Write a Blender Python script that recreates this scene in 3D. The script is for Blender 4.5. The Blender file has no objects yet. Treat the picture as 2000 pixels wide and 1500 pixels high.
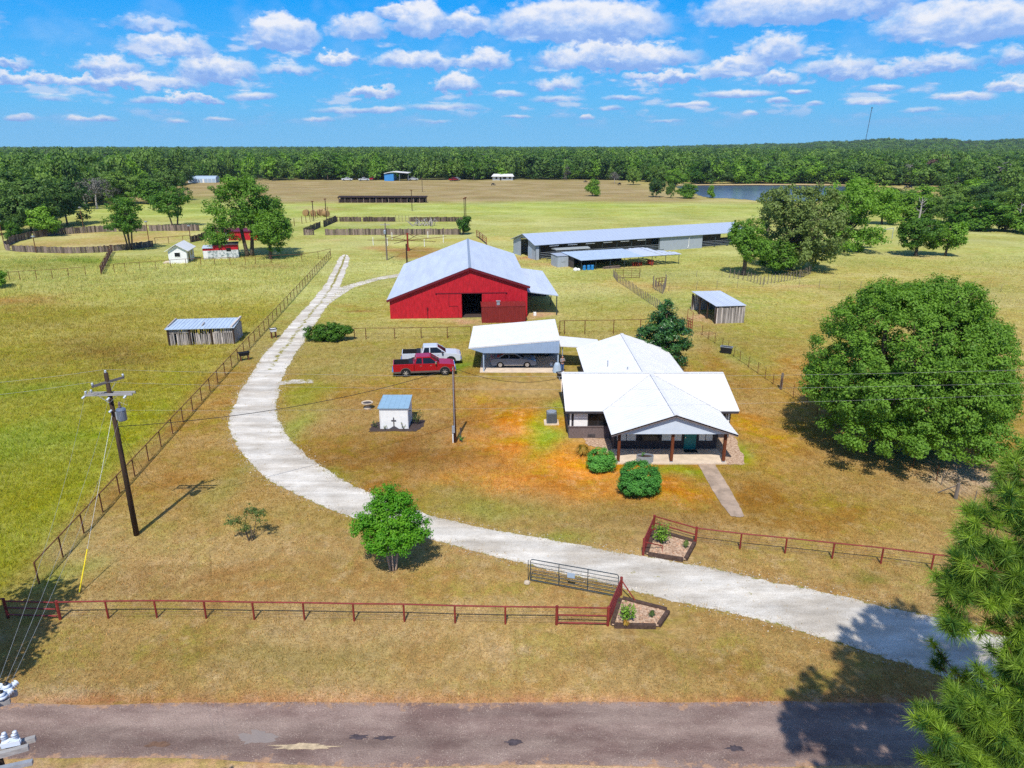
import bpy, math, random
import numpy as np
from mathutils import Vector, Matrix

# ------------------------------------------------------------------ camera, sky, sun, exposure
SC = bpy.context.scene
CH, CF = 22.0, 1386.0                 # drone height (m) and focal length (photo pixels, 2000 wide)
PITCH = math.atan(465.0 / CF)         # the horizon lies 465 px above the photo's centre
CP, SP = math.cos(PITCH), math.sin(PITCH)
cam_data = bpy.data.cameras.new("camera")
cam_data.sensor_width = 36.0
cam_data.lens = 36.0 * CF / 2000.0
cam_data.clip_start = 0.5
cam_data.clip_end = 20000.0
cam = bpy.data.objects.new("camera", cam_data)
SC.collection.objects.link(cam)
cam.location = (0, 0, CH)
cam.rotation_euler = (math.pi / 2 - PITCH, 0, 0)
SC.camera = cam

SUN_EL = math.radians(54.5)
SUN_AZ = math.radians(188.0)          # sun stands behind the camera, a little to its left
sun_data = bpy.data.lights.new("sun", 'SUN')
sun_data.energy = 4.1
sun_data.angle = math.radians(0.53)
sun_data.color = (1.0, 0.955, 0.88)
sun = bpy.data.objects.new("sun", sun_data)
SC.collection.objects.link(sun)
_sd = Vector((math.sin(SUN_AZ) * math.cos(SUN_EL), math.cos(SUN_AZ) * math.cos(SUN_EL), math.sin(SUN_EL)))
sun.rotation_euler = _sd.to_track_quat('Z', 'Y').to_euler()
SC.view_settings.view_transform = 'Standard'
SC.view_settings.look = 'None'
SC.view_settings.exposure = 0.28
SC.view_settings.gamma = 1.0
SC.cycles.max_bounces = 6
SC.cycles.diffuse_bounces = 3
SC.cycles.glossy_bounces = 2
SC.cycles.transmission_bounces = 3
SC.cycles.transparent_max_bounces = 8
SC.cycles.use_denoising = False
SC.cycles.sample_clamp_indirect = 4.0

def lin(r, g, b, k=1.0):
    def f(c):
        c /= 255.0
        return (c / 12.92 if c <= 0.04045 else ((c + 0.055) / 1.055) ** 2.4) * k
    return (f(r), f(g), f(b))

def view_dir(px, py):
    u, v = (px - 1000) / CF, (py - 750) / CF
    d = Vector((u, CP - v * SP, -(SP + v * CP)))
    return d.normalized()

def azel(px, py):
    d = view_dir(px, py)
    return math.degrees(math.atan2(d.x, d.y)), math.degrees(math.asin(d.z))

world = bpy.data.worlds.new("World")
SC.world = world
world.use_nodes = True
world.cycles.sampling_method = 'MANUAL'
world.cycles.sample_map_resolution = 512

def build_world():
    nt = world.node_tree
    nt.nodes.clear()
    N, L = nt.nodes, nt.links
    def M(op, a=None, b=None, c=None, clamp=False):
        n = N.new('ShaderNodeMath'); n.operation = op; n.use_clamp = clamp
        for i, x in enumerate((a, b, c)):
            if x is None: continue
            if isinstance(x, (int, float)): n.inputs[i].default_value = x
            else: L.new(x, n.inputs[i])
        return n.outputs[0]
    def V(op, a=None, b=None, c=None):
        n = N.new('ShaderNodeVectorMath'); n.operation = op
        for i, x in enumerate((a, b, c)):
            if x is None: continue
            if isinstance(x, (tuple, list)): n.inputs[i].default_value = x
            else: L.new(x, n.inputs[i])
        return n.outputs['Value'] if op in ('LENGTH',) else n.outputs[0]
    def mr(x, a, b, c, d, smooth=True):
        n = N.new('ShaderNodeMapRange')
        n.interpolation_type = 'SMOOTHSTEP' if smooth else 'LINEAR'
        L.new(x, n.inputs[0])
        for i, q in enumerate((a, b, c, d)): n.inputs[i + 1].default_value = q
        return n.outputs[0]
    def noise(vec, scale, detail, rough=0.55):
        n = N.new('ShaderNodeTexNoise'); n.inputs['Scale'].default_value = scale
        n.inputs['Detail'].default_value = detail; n.inputs['Roughness'].default_value = rough
        L.new(vec, n.inputs['Vector'])
        return n
    tc = N.new('ShaderNodeTexCoord')
    sep = N.new('ShaderNodeSeparateXYZ'); L.new(tc.outputs['Generated'], sep.inputs[0])
    az = M('MULTIPLY', M('ARCTAN2', sep.outputs[0], sep.outputs[1]), 57.29578)
    el = M('MULTIPLY', M('ARCSINE', sep.outputs[2]), 57.29578)
    com = N.new('ShaderNodeCombineXYZ'); L.new(az, com.inputs[0]); L.new(M('MULTIPLY', el, 1.0), com.inputs[1])
    ae = com.outputs[0]
    # edge warp: the cumulus outlines break up into puffs
    st = V('MULTIPLY', ae, (1.0, 1.5, 1.0))
    n1 = noise(st, 0.85, 7.0, 0.60)
    n2 = noise(st, 0.35, 2.0, 0.5)
    warp = V('MULTIPLY', V('SUBTRACT', n1.outputs['Color'], (0.5, 0.5, 0.5)), (2.6, 1.9, 0.0))
    v = V('ADD', ae, warp)
    v_small = V('MULTIPLY_ADD', warp, (0.42, 0.30, 0.0), ae)
    blobs = [(300, 46, 80, 18, .45), (330, 90, 85, 26, .8), (552, 62, 72, 42, 1.1), (425, 135, 75, 32, .9), (215, 128, 60, 22, .7),
             (60, 152, 110, 13, .75), (265, 160, 115, 18, .85), (10, 120, 45, 12, .6), (700, 52, 62, 32, .7), (822, 38, 58, 42, 1.0),
             (760, 20, 32, 18, .7), (915, 42, 42, 30, .9), (662, 113, 48, 14, .9), (815, 117, 95, 22, .75), (947, 117, 58, 25, .9),
             (722, 177, 58, 17, .9), (890, 163, 47, 24, .95), (1130, 38, 180, 50, 1.1), (1200, 108, 165, 34, 1.1), (1090, 162, 60, 18, .6),
             (1300, 150, 80, 15, .9), (1432, 130, 58, 28, 1.0), (1517, 94, 58, 34, .85), (1517, 152, 38, 17, .8), (1560, 8, 190, 42, 1.0),
             (1880, 42, 140, 46, .9), (1640, 132, 75, 25, .65), (1750, 136, 45, 20, .6), (1722, 171, 37, 9, .7), (1845, 122, 62, 22, .65),
             (1880, 188, 55, 9, .75), (1972, 166, 42, 18, .8), (1985, 110, 42, 20, .5), (375, 191, 55, 12, .8), (492, 186, 48, 11, .65),
             (1440, 182, 75, 10, .75), (1340, 205, 42, 8, .65), (690, 215, 85, 8, .5), (870, 207, 90, 10, .5), (1090, 192, 60, 9, .5),
             (570, 135, 60, 16, .5), (100, 190, 40, 8, .4), (1220, 190, 50, 8, .5), (1560, 178, 25, 7, .6), (290, 195, 40, 8, .5),
             (40, 229, 26, 8, .7), (150, 231, 22, 8, .7), (200, 231, 28, 7, .6), (430, 233, 32, 6, .5), (620, 232, 36, 7, .5), (760, 212, 34, 8, .6), (990, 182, 40, 9, .6), (1010, 226, 34, 6, .5), (1145, 228, 18, 6, .7),
             (1190, 211, 30, 7, .5), (1366, 203, 22, 10, .8), (1465, 220, 14, 6, .7), (1520, 196, 22, 8, .7), (1700, 198, 46, 8, .6), (1590, 202, 20, 8, .5), (345, 235, 22, 6, .5), (850, 236, 40, 5, .4), (1800, 214, 40, 6, .4), (1300, 236, 40, 5, .4)]
    acc = None
    for i, (px, py, hw, hh, b) in enumerate(blobs):
        if i and i % 10 == 0:              # (a no-op that keeps the node stack short)
            v = V('MULTIPLY_ADD', acc, (1e-9, 1e-9, 0), v); v_small = V('MULTIPLY_ADD', acc, (1e-9, 1e-9, 0), v_small)
        a0, e0 = azel(px, py + hh * 0.35)
        k = 1.0 / math.degrees(1 / CF)
        w, h = hw * 1.04 / k, hh * 1.10 / k
        p = V('MULTIPLY_ADD', v if hh > 11 else v_small, (1 / w, 1 / h, 0), (-a0 / w, -e0 / h, 1))
        q = V('MAXIMUM', p, V('MULTIPLY', p, (-1, -2.0, 0)))
        f = M('MULTIPLY_ADD', V('LENGTH', q), -2.4142, 3.4142, clamp=True)
        f = M('MULTIPLY', f, b)
        n = N.new('ShaderNodeVectorMath'); n.operation = 'SCALE'; L.new(p, n.inputs[0]); L.new(f, n.inputs['Scale'])
        acc = V('ADD', acc, n.outputs[0]) if acc is not None else n.outputs[0]
    sq = N.new('ShaderNodeSeparateXYZ'); L.new(acc, sq.inputs[0])
    mx = sq.outputs[2]
    hq = M('DIVIDE', sq.outputs[1], M('ADD', mx, 0.001))           # -0.5 at the cloud base .. 1 at its top
    alpha = mr(mx, 0.03, 0.52, 0.0, 1.0)
    # small broken tufts towards the horizon
    st2 = V('MULTIPLY', ae, (0.55, 1.7, 1.0))
    n3 = noise(st2, 0.62, 5.0, 0.55)
    band = M('MULTIPLY', mr(el, 0.8, 3.0, 0.0, 1.0), mr(el, 6.5, 9.5, 1.0, 0.0))
    n3v = M('ADD', n3.outputs[0], mr(el, 1.5, 5.0, 0.055, 0.0))
    thin = M('MULTIPLY', mr(n3v, 0.53, 0.68, 0.0, 0.7), band)
    veil = M('MULTIPLY', mr(n2.outputs[0], 0.46, 0.66, 0.0, 0.14), M('MULTIPLY', mr(el, 3.0, 5.5, 0.0, 1.0), mr(el, 9.0, 11.5, 1.0, 0.0)))
    thin = M('MAXIMUM', thin, veil)
    lit = M('ADD', M('MULTIPLY', hq, 1.25), M('MULTIPLY', M('SUBTRACT', n1.outputs[0], 0.5), 1.5))
    lit = M('ADD', lit, M('MULTIPLY', M('SUBTRACT', n2.outputs[0], 0.5), 0.8))
    cr = N.new('ShaderNodeValToRGB')
    cr.color_ramp.elements[0].position = 0.0; cr.color_ramp.elements[0].color = (*lin(104, 156, 236), 1)
    cr.color_ramp.elements[1].position = 1.0; cr.color_ramp.elements[1].color = (*lin(246, 248, 255, 1.0), 1)
    e = cr.color_ramp.elements.new(0.42); e.color = (*lin(168, 200, 250), 1)
    lit = M('MAXIMUM', lit, M('MULTIPLY_ADD', thin, 0.9, -0.25))
    L.new(mr(lit, -0.50, 0.72, 0.0, 1.0, False), cr.inputs[0])
    # clear sky
    sky = N.new('ShaderNodeTexSky'); sky.sky_type = 'NISHITA'; sky.sun_disc = False
    sky.sun_elevation = SUN_EL; sky.sun_rotation = SUN_AZ
    sky.altitude = 100; sky.air_density = 1.0; sky.dust_density = 0.6; sky.ozone_density = 3.0
    gr = N.new('ShaderNodeValToRGB')
    gr.color_ramp.elements[0].position = 0.0; gr.color_ramp.elements[0].color = (*lin(124, 204, 255), 1)
    gr.color_ramp.elements[1].position = 1.0; gr.color_ramp.elements[1].color = (*lin(20, 120, 235, .9), 1)
    e = gr.color_ramp.elements.new(0.12); e.color = (*lin(98, 196, 255), 1)
    e = gr.color_ramp.elements.new(0.40); e.color = (*lin(14, 164, 255), 1)
    e = gr.color_ramp.elements.new(0.7); e.color = (*lin(4, 150, 252), 1)
    L.new(mr(el, 0.0, 24.0, 0.0, 1.0, False), gr.inputs[0])
    def mixc(fac, a, b):
        n = N.new('ShaderNodeMix'); n.data_type = 'RGBA'
        L.new(fac, n.inputs[0]) if not isinstance(fac, float) else None
        L.new(a, n.inputs[6]); L.new(b, n.inputs[7])
        return n.outputs[2]
    col = mixc(M('MAXIMUM', M('MULTIPLY', alpha, 0.97), thin), gr.outputs[0], cr.outputs[0])
    b1 = N.new('ShaderNodeBackground'); b1.inputs[1].default_value = 0.82; L.new(col, b1.inputs[0])
    b2 = N.new('ShaderNodeBackground'); b2.inputs[1].default_value = 0.12; L.new(sky.outputs[0], b2.inputs[0])
    mx2 = N.new('ShaderNodeMixShader'); L.new(mr(el, 22.0, 40.0, 0.0, 1.0), mx2.inputs[0])
    L.new(b1.outputs[0], mx2.inputs[1]); L.new(b2.outputs[0], mx2.inputs[2])
    out = N.new('ShaderNodeOutputWorld'); L.new(mx2.outputs[0], out.inputs[0])
build_world()

# ------------------------------------------------------------------ helpers
COL = SC.collection
RNG = random.Random(11)

def at(px, py, z=0.0):
    """Where the ray through a photo pixel meets the height z, in metres."""
    d = view_dir(px, py)
    t = (z - CH) / d.z
    return Vector((d.x * t, d.y * t, z))

def top_z(py, Y):
    d = view_dir(1000, py)
    return CH + Y * d.z / d.y

def depth_of(X, Y, z=0):
    return Y * CP + (CH - z) * SP

def wm(o):
    m = Matrix.LocRotScale(o.location, o.rotation_euler, o.scale)
    return wm(o.parent) @ m if o.parent else m

def tag(o, label=None, cat=None, group=None, kind=None):
    if label: o['label'] = label
    if cat: o['category'] = cat
    if group: o['group'] = group
    if kind: o['kind'] = kind
    return o

def thing(name, label, cat, loc=(0, 0, 0), rz=0.0, group=None, scale=None):
    o = bpy.data.objects.new(name, None)
    o.empty_display_size = 0.3
    COL.objects.link(o)
    o.location = loc; o.rotation_euler = (0, 0, rz)
    if scale: o.scale = (scale, scale, scale) if isinstance(scale, (int, float)) else scale
    return tag(o, label, cat, group)

class MB:
    """Collects boxes, bars, tubes and polygons; build() links them as ONE mesh object."""
    def __init__(s):
        s.v = []; s.f = []; s.m = []; s.mi = 0; s.t = []; s.tone = None
    def add(s, vs, fs, tone=None):
        b = len(s.v); s.v.extend([tuple(p) for p in vs])
        t = tone if tone is not None else (s.tone if s.tone is not None else RNG.random())
        for f in fs:
            s.f.append([b + i for i in f]); s.m.append(s.mi); s.t.append(t)
        return s
    def box(s, x0, x1, y0, y1, z0, z1, tone=None):
        return s.add([(x0, y0, z0), (x1, y0, z0), (x1, y1, z0), (x0, y1, z0), (x0, y0, z1), (x1, y0, z1), (x1, y1, z1), (x0, y1, z1)],
                     [(3, 2, 1, 0), (4, 5, 6, 7), (0, 1, 5, 4), (1, 2, 6, 5), (2, 3, 7, 6), (3, 0, 4, 7)], tone)
    def hexa(s, lo, hi, tone=None):
        return s.add(list(lo) + list(hi), [(3, 2, 1, 0), (4, 5, 6, 7), (0, 1, 5, 4), (1, 2, 6, 5), (2, 3, 7, 6), (3, 0, 4, 7)], tone)
    def bar(s, p, q, w, h=None, up=(0, 0, 1), tone=None):
        p, q = Vector(p), Vector(q); h = w if h is None else h
        d = (q - p).normalized(); u = Vector(up)
        if abs(d.dot(u)) > 0.98: u = Vector((0, 1, 0))
        a = d.cross(u).normalized() * (w / 2); b = a.cross(d).normalized() * (h / 2)
        return s.add([p - a - b, p + a - b, p + a + b, p - a + b, q - a - b, q + a - b, q + a + b, q - a + b],
                     [(3, 2, 1, 0), (4, 5, 6, 7), (0, 1, 5, 4), (1, 2, 6, 5), (2, 3, 7, 6), (3, 0, 4, 7)], tone)
    def tube(s, pts, r, n=6, tone=None):
        pts = [Vector(p) for p in pts]; k = len(pts)
        rs = list(r) if isinstance(r, (list, tuple)) else [r] * k
        vs = []
        for i, p in enumerate(pts):
            d = (pts[min(i + 1, k - 1)] - pts[max(i - 1, 0)]).normalized()
            u = Vector((0, 0, 1)) if abs(d.z) < 0.9 else Vector((1, 0, 0))
            a = d.cross(u).normalized(); b = d.cross(a).normalized()
            for j in range(n):
                t = 2 * math.pi * j / n
                vs.append(p + (a * math.cos(t) + b * math.sin(t)) * rs[i])
        fs = [(i * n + j, i * n + (j + 1) % n, (i + 1) * n + (j + 1) % n, (i + 1) * n + j) for i in range(k - 1) for j in range(n)]
        fs.append(tuple(range(n - 1, -1, -1))); fs.append(tuple((k - 1) * n + j for j in range(n)))
        return s.add(vs, fs, tone)
    def lathe(s, prof, c=(0, 0, 0), n=16, axis='z', tone=None):
        vs = []
        for (r, z) in prof:
            for j in range(n):
                t = 2 * math.pi * j / n; x, y = r * math.cos(t), r * math.sin(t)
                p = (x, y, z) if axis == 'z' else ((x, z, y) if axis == 'y' else (z, x, y))
                vs.append((c[0] + p[0], c[1] + p[1], c[2] + p[2]))
        k = len(prof)
        fs = [(i * n + j, i * n + (j + 1) % n, (i + 1) * n + (j + 1) % n, (i + 1) * n + j) for i in range(k - 1) for j in range(n)]
        fs.append(tuple(range(n - 1, -1, -1))); fs.append(tuple((k - 1) * n + j for j in range(n)))
        return s.add(vs, fs, tone)
    def prism(s, poly, a0, a1, axis='z', tone=None):
        n = len(poly)
        def P(p, a):
            return (p[0], p[1], a) if axis == 'z' else ((p[0], a, p[1]) if axis == 'y' else (a, p[0], p[1]))
        vs = [P(p, a0) for p in poly] + [P(p, a1) for p in poly]
        fs = [tuple(range(n - 1, -1, -1)), tuple(range(n, 2 * n))] + [(i, (i + 1) % n, n + (i + 1) % n, n + i) for i in range(n)]
        return s.add(vs, fs, tone)
    def slab(s, a, b, c, d, th=0.05, tone=None):
        """A thin panel whose top corners are a, b, c, d."""
        a, b, c, d = map(Vector, (a, b, c, d)); n = (b - a).cross(d - a).normalized()
        if n.z < 0: n = -n
        lo = [p - n * th for p in (a, b, c, d)]
        return s.hexa(lo, (a, b, c, d), tone)
    def ribs(s, a, b, c, d, step=0.3, h=0.025, w=0.05):
        """Raised seams running from edge a-b up to edge d-c."""
        a, b, c, d = map(Vector, (a, b, c, d)); n = (b - a).cross(d - a).normalized()
        if n.z < 0: n = -n
        k = max(2, int((b - a).length / step))
        for i in range(k + 1):
            t = i / k
            p, q = a.lerp(b, t), d.lerp(c, t)
            s.bar(p + n * (h / 2 - .003), q + n * (h / 2 - .003), w, h, up=n)
        return s
    def build(s, name, mats, parent=None, local=False, smooth=False, bevel=0.0, label=None):
        me = bpy.data.meshes.new(name)
        vs = s.v
        if parent is not None and not local:
            inv = wm(parent).inverted()
            vs = [tuple(inv @ Vector(p)) for p in vs]
        me.from_pydata(vs, [], s.f)
        for m in (mats if isinstance(mats, (list, tuple)) else [mats]): me.materials.append(m)
        me.polygons.foreach_set('material_index', s.m)
        at_ = me.attributes.new('tone', 'FLOAT', 'FACE'); at_.data.foreach_set('value', s.t)
        if smooth: me.polygons.foreach_set('use_smooth', [True] * len(s.f))
        o = bpy.data.objects.new(name, me); COL.objects.link(o)
        if parent is not None: o.parent = parent
        if bevel:
            md = o.modifiers.new('bevel', 'BEVEL'); md.width = bevel; md.segments = 2; md.limit_method = 'ANGLE'; md.angle_limit = math.radians(35)
        if label: o['label'] = label
        fix_normals(me)
        return o

def fix_normals(me):
    import bmesh
    bm = bmesh.new(); bm.from_mesh(me); bmesh.ops.recalc_face_normals(bm, faces=bm.faces); bm.to_mesh(me); bm.free()

def np_mesh(name, verts, k, mat_, tone=None, parent=None, smooth=False):
    """A mesh of separate k-gons from a numpy array of vertices (leaf clusters, needles, blades)."""
    me = bpy.data.meshes.new(name)
    nv = len(verts); nf = nv // k
    me.vertices.add(nv); me.vertices.foreach_set('co', np.ascontiguousarray(verts, dtype=np.float32).ravel())
    me.loops.add(nv); me.loops.foreach_set('vertex_index', np.arange(nv, dtype=np.int32))
    me.polygons.add(nf); me.polygons.foreach_set('loop_start', np.arange(0, nv, k, dtype=np.int32))
    me.polygons.foreach_set('loop_total', np.full(nf, k, dtype=np.int32)) if bpy.app.version < (4, 1) else None
    me.update(calc_edges=True)
    if tone is not None:
        a = me.attributes.new('tone', 'FLOAT', 'FACE'); a.data.foreach_set('value', np.ascontiguousarray(tone, dtype=np.float32))
    me.materials.append(mat_)
    o = bpy.data.objects.new(name, me); COL.objects.link(o)
    if parent is not None: o.parent = parent
    return o

def copy_tree(src, name, label, cat, loc, rz=0.0, scale=1.0, group=None):
    """A copy of a thing with copies of its parts and sub-parts (they share mesh data)."""
    r = thing(name, label, cat, loc, rz, group, scale)
    def rec(o, p):
        for ch in [c for c in bpy.data.objects if c.parent == o]:
            c = ch.copy(); COL.objects.link(c); c.parent = p
            rec(ch, c)
    rec(src, r)
    return r

# ------------------------------------------------------------------ materials
def mat(name, col, rough=0.75, metal=0.0, var=0.12, scale=2.0, tone=0.0, bump=0.0, bscale=20.0, spec=0.3, stretch=(1, 1, 1), col2=None, fac=(0.35, 0.65)):
    m = bpy.data.materials.new(name); m.use_nodes = True
    nt = m.node_tree; N, L = nt.nodes, nt.links
    b = N['Principled BSDF']
    b.inputs['Roughness'].default_value = rough; b.inputs['Metallic'].default_value = metal
    b.inputs['Specular IOR Level'].default_value = spec
    tc = N.new('ShaderNodeTexCoord')
    mp = N.new('ShaderNodeMapping'); mp.inputs['Scale'].default_value = stretch; L.new(tc.outputs['Object'], mp.inputs[0])
    n = N.new('ShaderNodeTexNoise'); n.inputs['Scale'].default_value = scale; n.inputs['Detail'].default_value = 6; n.inputs['Roughness'].default_value = .6
    L.new(mp.outputs[0], n.inputs['Vector'])
    cr = N.new('ShaderNodeValToRGB'); cr.color_ramp.elements[0].position = fac[0]; cr.color_ramp.elements[1].position = fac[1]
    c1 = [min(1, c * (1 - var)) for c in col]; c2 = [min(.95, c * (1 + var)) for c in col] if col2 is None else col2
    cr.color_ramp.elements[0].color = (*c1, 1); cr.color_ramp.elements[1].color = (*c2, 1)
    L.new(n.outputs[0], cr.inputs[0])
    last = cr.outputs[0]
    if tone:
        a = N.new('ShaderNodeAttribute'); a.attribute_name = 'tone'
        mr = N.new('ShaderNodeMapRange'); L.new(a.outputs['Fac'], mr.inputs[0]); mr.inputs[3].default_value = 1 - tone; mr.inputs[4].default_value = 1 + tone
        mx = N.new('ShaderNodeVectorMath'); mx.operation = 'SCALE'; L.new(last, mx.inputs[0]); L.new(mr.outputs[0], mx.inputs['Scale'])
        last = mx.outputs[0]
    L.new(last, b.inputs['Base Color'])
    if bump:
        n2 = N.new('ShaderNodeTexNoise'); n2.inputs['Scale'].default_value = bscale; n2.inputs['Detail'].default_value = 4
        L.new(mp.outputs[0], n2.inputs['Vector'])
        bp = N.new('ShaderNodeBump'); bp.inputs['Strength'].default_value = bump; bp.inputs['Distance'].default_value = 0.05
        L.new(n2.outputs[0], bp.inputs['Height']); L.new(bp.outputs[0], b.inputs['Normal'])
    return m

def leafmat(name, dark, light, trans=0.22, rough=0.55, spec=0.25):
    m = bpy.data.materials.new(name); m.use_nodes = True
    nt = m.node_tree; N, L = nt.nodes, nt.links
    b = N['Principled BSDF']; b.inputs['Roughness'].default_value = rough; b.inputs['Specular IOR Level'].default_value = spec
    a = N.new('ShaderNodeAttribute'); a.attribute_name = 'tone'
    oi = N.new('ShaderNodeObjectInfo')
    mx = N.new('ShaderNodeMix'); mx.data_type = 'RGBA'
    mx.inputs[6].default_value = (*dark, 1); mx.inputs[7].default_value = (*light, 1)
    ad = N.new('ShaderNodeMath'); ad.operation = 'MULTIPLY_ADD'; L.new(oi.outputs['Random'], ad.inputs[0]); ad.inputs[1].default_value = 0.85
    mm = N.new('ShaderNodeMath'); mm.operation = 'MULTIPLY_ADD'; L.new(a.outputs['Fac'], mm.inputs[0]); mm.inputs[1].default_value = 0.75; mm.inputs[2].default_value = -0.25
    L.new(mm.outputs[0], ad.inputs[2]); ad.use_clamp = True
    L.new(ad.outputs[0], mx.inputs[0]); L.new(mx.outputs[2], b.inputs['Base Color'])
    tr = N.new('ShaderNodeBsdfTranslucent')
    hs = N.new('ShaderNodeHueSaturation'); hs.inputs['Value'].default_value = 1.5; hs.inputs['Saturation'].default_value = 1.1
    L.new(mx.outputs[2], hs.inputs['Color']); L.new(hs.outputs[0], tr.inputs[0])
    ms = N.new('ShaderNodeMixShader'); ms.inputs[0].default_value = trans
    L.new(b.outputs[0], ms.inputs[1]); L.new(tr.outputs[0], ms.inputs[2])
    L.new(ms.outputs[0], N['Material Output'].inputs[0])
    return m

def metal_roof(name, col, axis='x', step=0.3, rough=0.4, metal=0.0, stain=0.12):
    """Ribbed sheet metal: ribs as bump across the sheet, faint streaks along it."""
    m = mat(name, col, rough=rough, metal=metal, var=stain, scale=1.2, stretch=((3, .5, 1) if axis == 'x' else (.5, 3, 1)))
    nt = m.node_tree; N, L = nt.nodes, nt.links
    tc = N.new('ShaderNodeTexCoord')
    w = N.new('ShaderNodeTexWave'); w.bands_direction = 'X' if axis == 'x' else 'Y'
    w.inputs['Scale'].default_value = 0.314 / step
    L.new(tc.outputs['Object'], w.inputs['Vector'])
    bp = N.new('ShaderNodeBump'); bp.inputs['Strength'].default_value = 0.5; bp.inputs['Distance'].default_value = 0.03
    L.new(w.outputs[0], bp.inputs['Height']); L.new(bp.outputs[0], N['Principled BSDF'].inputs['Normal'])
    return m

K = 0.78
MT = {}
MT['white_roof'] = mat('white_metal_roof', (.71, .71, .705), rough=.45, var=.04, scale=.8)
MT['white'] = mat('white_paint', (.78, .78, .76), rough=.6, var=.06, scale=3)
MT['pale_panel'] = mat('pale_blue_panel', lin(176, 196, 216, K), rough=.5, var=.05)
MT['dark_siding'] = mat('charcoal_siding', lin(66, 62, 66, .8), rough=.7, var=.15, scale=4)
MT['brick'] = mat('grey_brown_brick', lin(122, 108, 106, K), rough=.85, var=.25, scale=14)
MT['wood_post'] = mat('stained_timber', lin(118, 62, 36, K), rough=.7, var=.25, scale=6, stretch=(1, 1, .2))
MT['teal'] = mat('teal_paint', lin(16, 122, 118, .9), rough=.4, var=.05)
MT['glass'] = mat('dark_window_glass', (.012, .014, .018), rough=.12, var=.1, spec=.35)
MT['concrete'] = mat('concrete', lin(228, 208, 184, .8), rough=.9, var=.12, scale=1.5, bump=.2)
MT['roof_steel'] = metal_roof('galvanised_roof', lin(200, 212, 230, .80), 'x', .3, .5, 0.0, .05)
MT['barn_roof'] = mat('barn_roof_sheet', lin(206, 216, 232, .80), rough=.55, var=.07, scale=.5, stretch=(2, .25, 1))
MT['barn_red'] = metal_roof('barn_red_sheet', lin(206, 34, 48, .72), 'x', .3, .55, 0.0, .2)
MT['barn_trim'] = mat('maroon_trim', lin(112, 28, 42, .8), rough=.5, var=.1)
MT['stall_red'] = metal_roof('dark_red_ribbed_sheet', lin(138, 44, 42, .78), 'x', .25, .55, 0.0, .15)
MT['grey_wall'] = metal_roof('pale_grey_ribbed_wall', lin(178, 188, 202, .78), 'x', .3, .5, 0, .06)
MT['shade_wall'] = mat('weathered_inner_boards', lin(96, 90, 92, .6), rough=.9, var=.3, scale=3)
MT['red_pipe'] = mat('oxide_red_pipe', lin(138, 54, 48, .85), rough=.5, var=.25, scale=3)
MT['rust_pipe'] = mat('rusted_pipe', lin(118, 74, 48, .75), rough=.8, var=.35, scale=4)
MT['wire'] = mat('fence_wire', lin(120, 96, 80, .7), rough=.6, var=.2)
MT['steel'] = mat('galvanised_steel', lin(176, 184, 194, .8), rough=.4, metal=.3, var=.12, scale=6)
MT['dark_steel'] = mat('dark_gate_tube', lin(72, 84, 90, .8), rough=.45, metal=.3, var=.15)
MT['pole'] = mat('creosoted_pole', lin(74, 58, 46, .75), rough=.9, var=.35, scale=5, stretch=(1, 1, .15))
MT['pale_pole'] = mat('weathered_pole', lin(140, 128, 116, .7), rough=.9, var=.25, scale=5, stretch=(1, 1, .15))
MT['arm'] = mat('weathered_crossarm', lin(172, 170, 168, .76), rough=.85, var=.25, scale=5, stretch=(.2, 2, 2))
MT['porcelain'] = mat('porcelain', lin(214, 224, 236, .9), rough=.2, var=.06, spec=.5)
MT['cable'] = mat('black_cable', (.02, .02, .022), rough=.5, var=.1)
MT['alu'] = mat('bare_aluminium_wire', (.34, .35, .34), rough=.6, metal=.0, var=.05)
MT['board'] = mat('weathered_grey_boards', lin(132, 116, 106, .74), rough=.95, var=.35, scale=4, tone=.65, stretch=(3, 3, .4))
MT['board_dark'] = mat('dark_weathered_boards', lin(104, 88, 80, .7), rough=.95, var=.3, scale=4, tone=.6, stretch=(3, 3, .4))
MT['log'] = mat('silvered_logs', lin(186, 176, 168, .8), rough=.95, var=.35, scale=3, tone=.45, stretch=(4, 4, .3))
MT['sleeper'] = mat('railway_sleeper', lin(92, 72, 62, .75), rough=.95, var=.35, scale=6)
MT['black'] = mat('black_plastic', (.015, .015, .017), rough=.6, var=.1)
MT['tyre'] = mat('tyre_rubber', (.018, .018, .018), rough=.85, var=.2)
MT['rim'] = mat('alloy_rim', (.62, .63, .65), rough=.3, metal=.7, var=.08)
MT['chrome'] = mat('chrome', (.7, .71, .73), rough=.15, metal=.9, var=.03)
MT['car_red'] = mat('metallic_red_paint', lin(176, 10, 32, .8), rough=.22, var=.04, spec=.6)
MT['car_white'] = mat('white_car_paint', (.56, .59, .64), rough=.22, var=.03, spec=.6)
MT['car_grey'] = mat('grey_car_paint', lin(128, 140, 160, .8), rough=.25, metal=.1, var=.04, spec=.6)
MT['car_black'] = mat('black_car_paint', (.01, .01, .012), rough=.25, var=.04, spec=.5)
MT['taupe'] = mat('taupe_two_tone_paint', lin(108, 96, 90, .8), rough=.3, var=.05)
MT['amber'] = mat('tail_lamp_plastic', lin(170, 20, 20, .8), rough=.25, var=.05)
MT['lamp'] = mat('headlamp_lens', (.7, .72, .75), rough=.1, var=.03, spec=.6)
MT['bark'] = mat('grey_bark', lin(112, 98, 84, .7), rough=.95, var=.35, scale=4, stretch=(2, 2, .4))
MT['bark_pale'] = mat('pale_bark', lin(196, 172, 150, .7), rough=.8, var=.25, scale=4, stretch=(2, 2, .4))
MT['bark_pine'] = mat('pine_bark', lin(120, 84, 62, .7), rough=.95, var=.4, scale=5)
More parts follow.
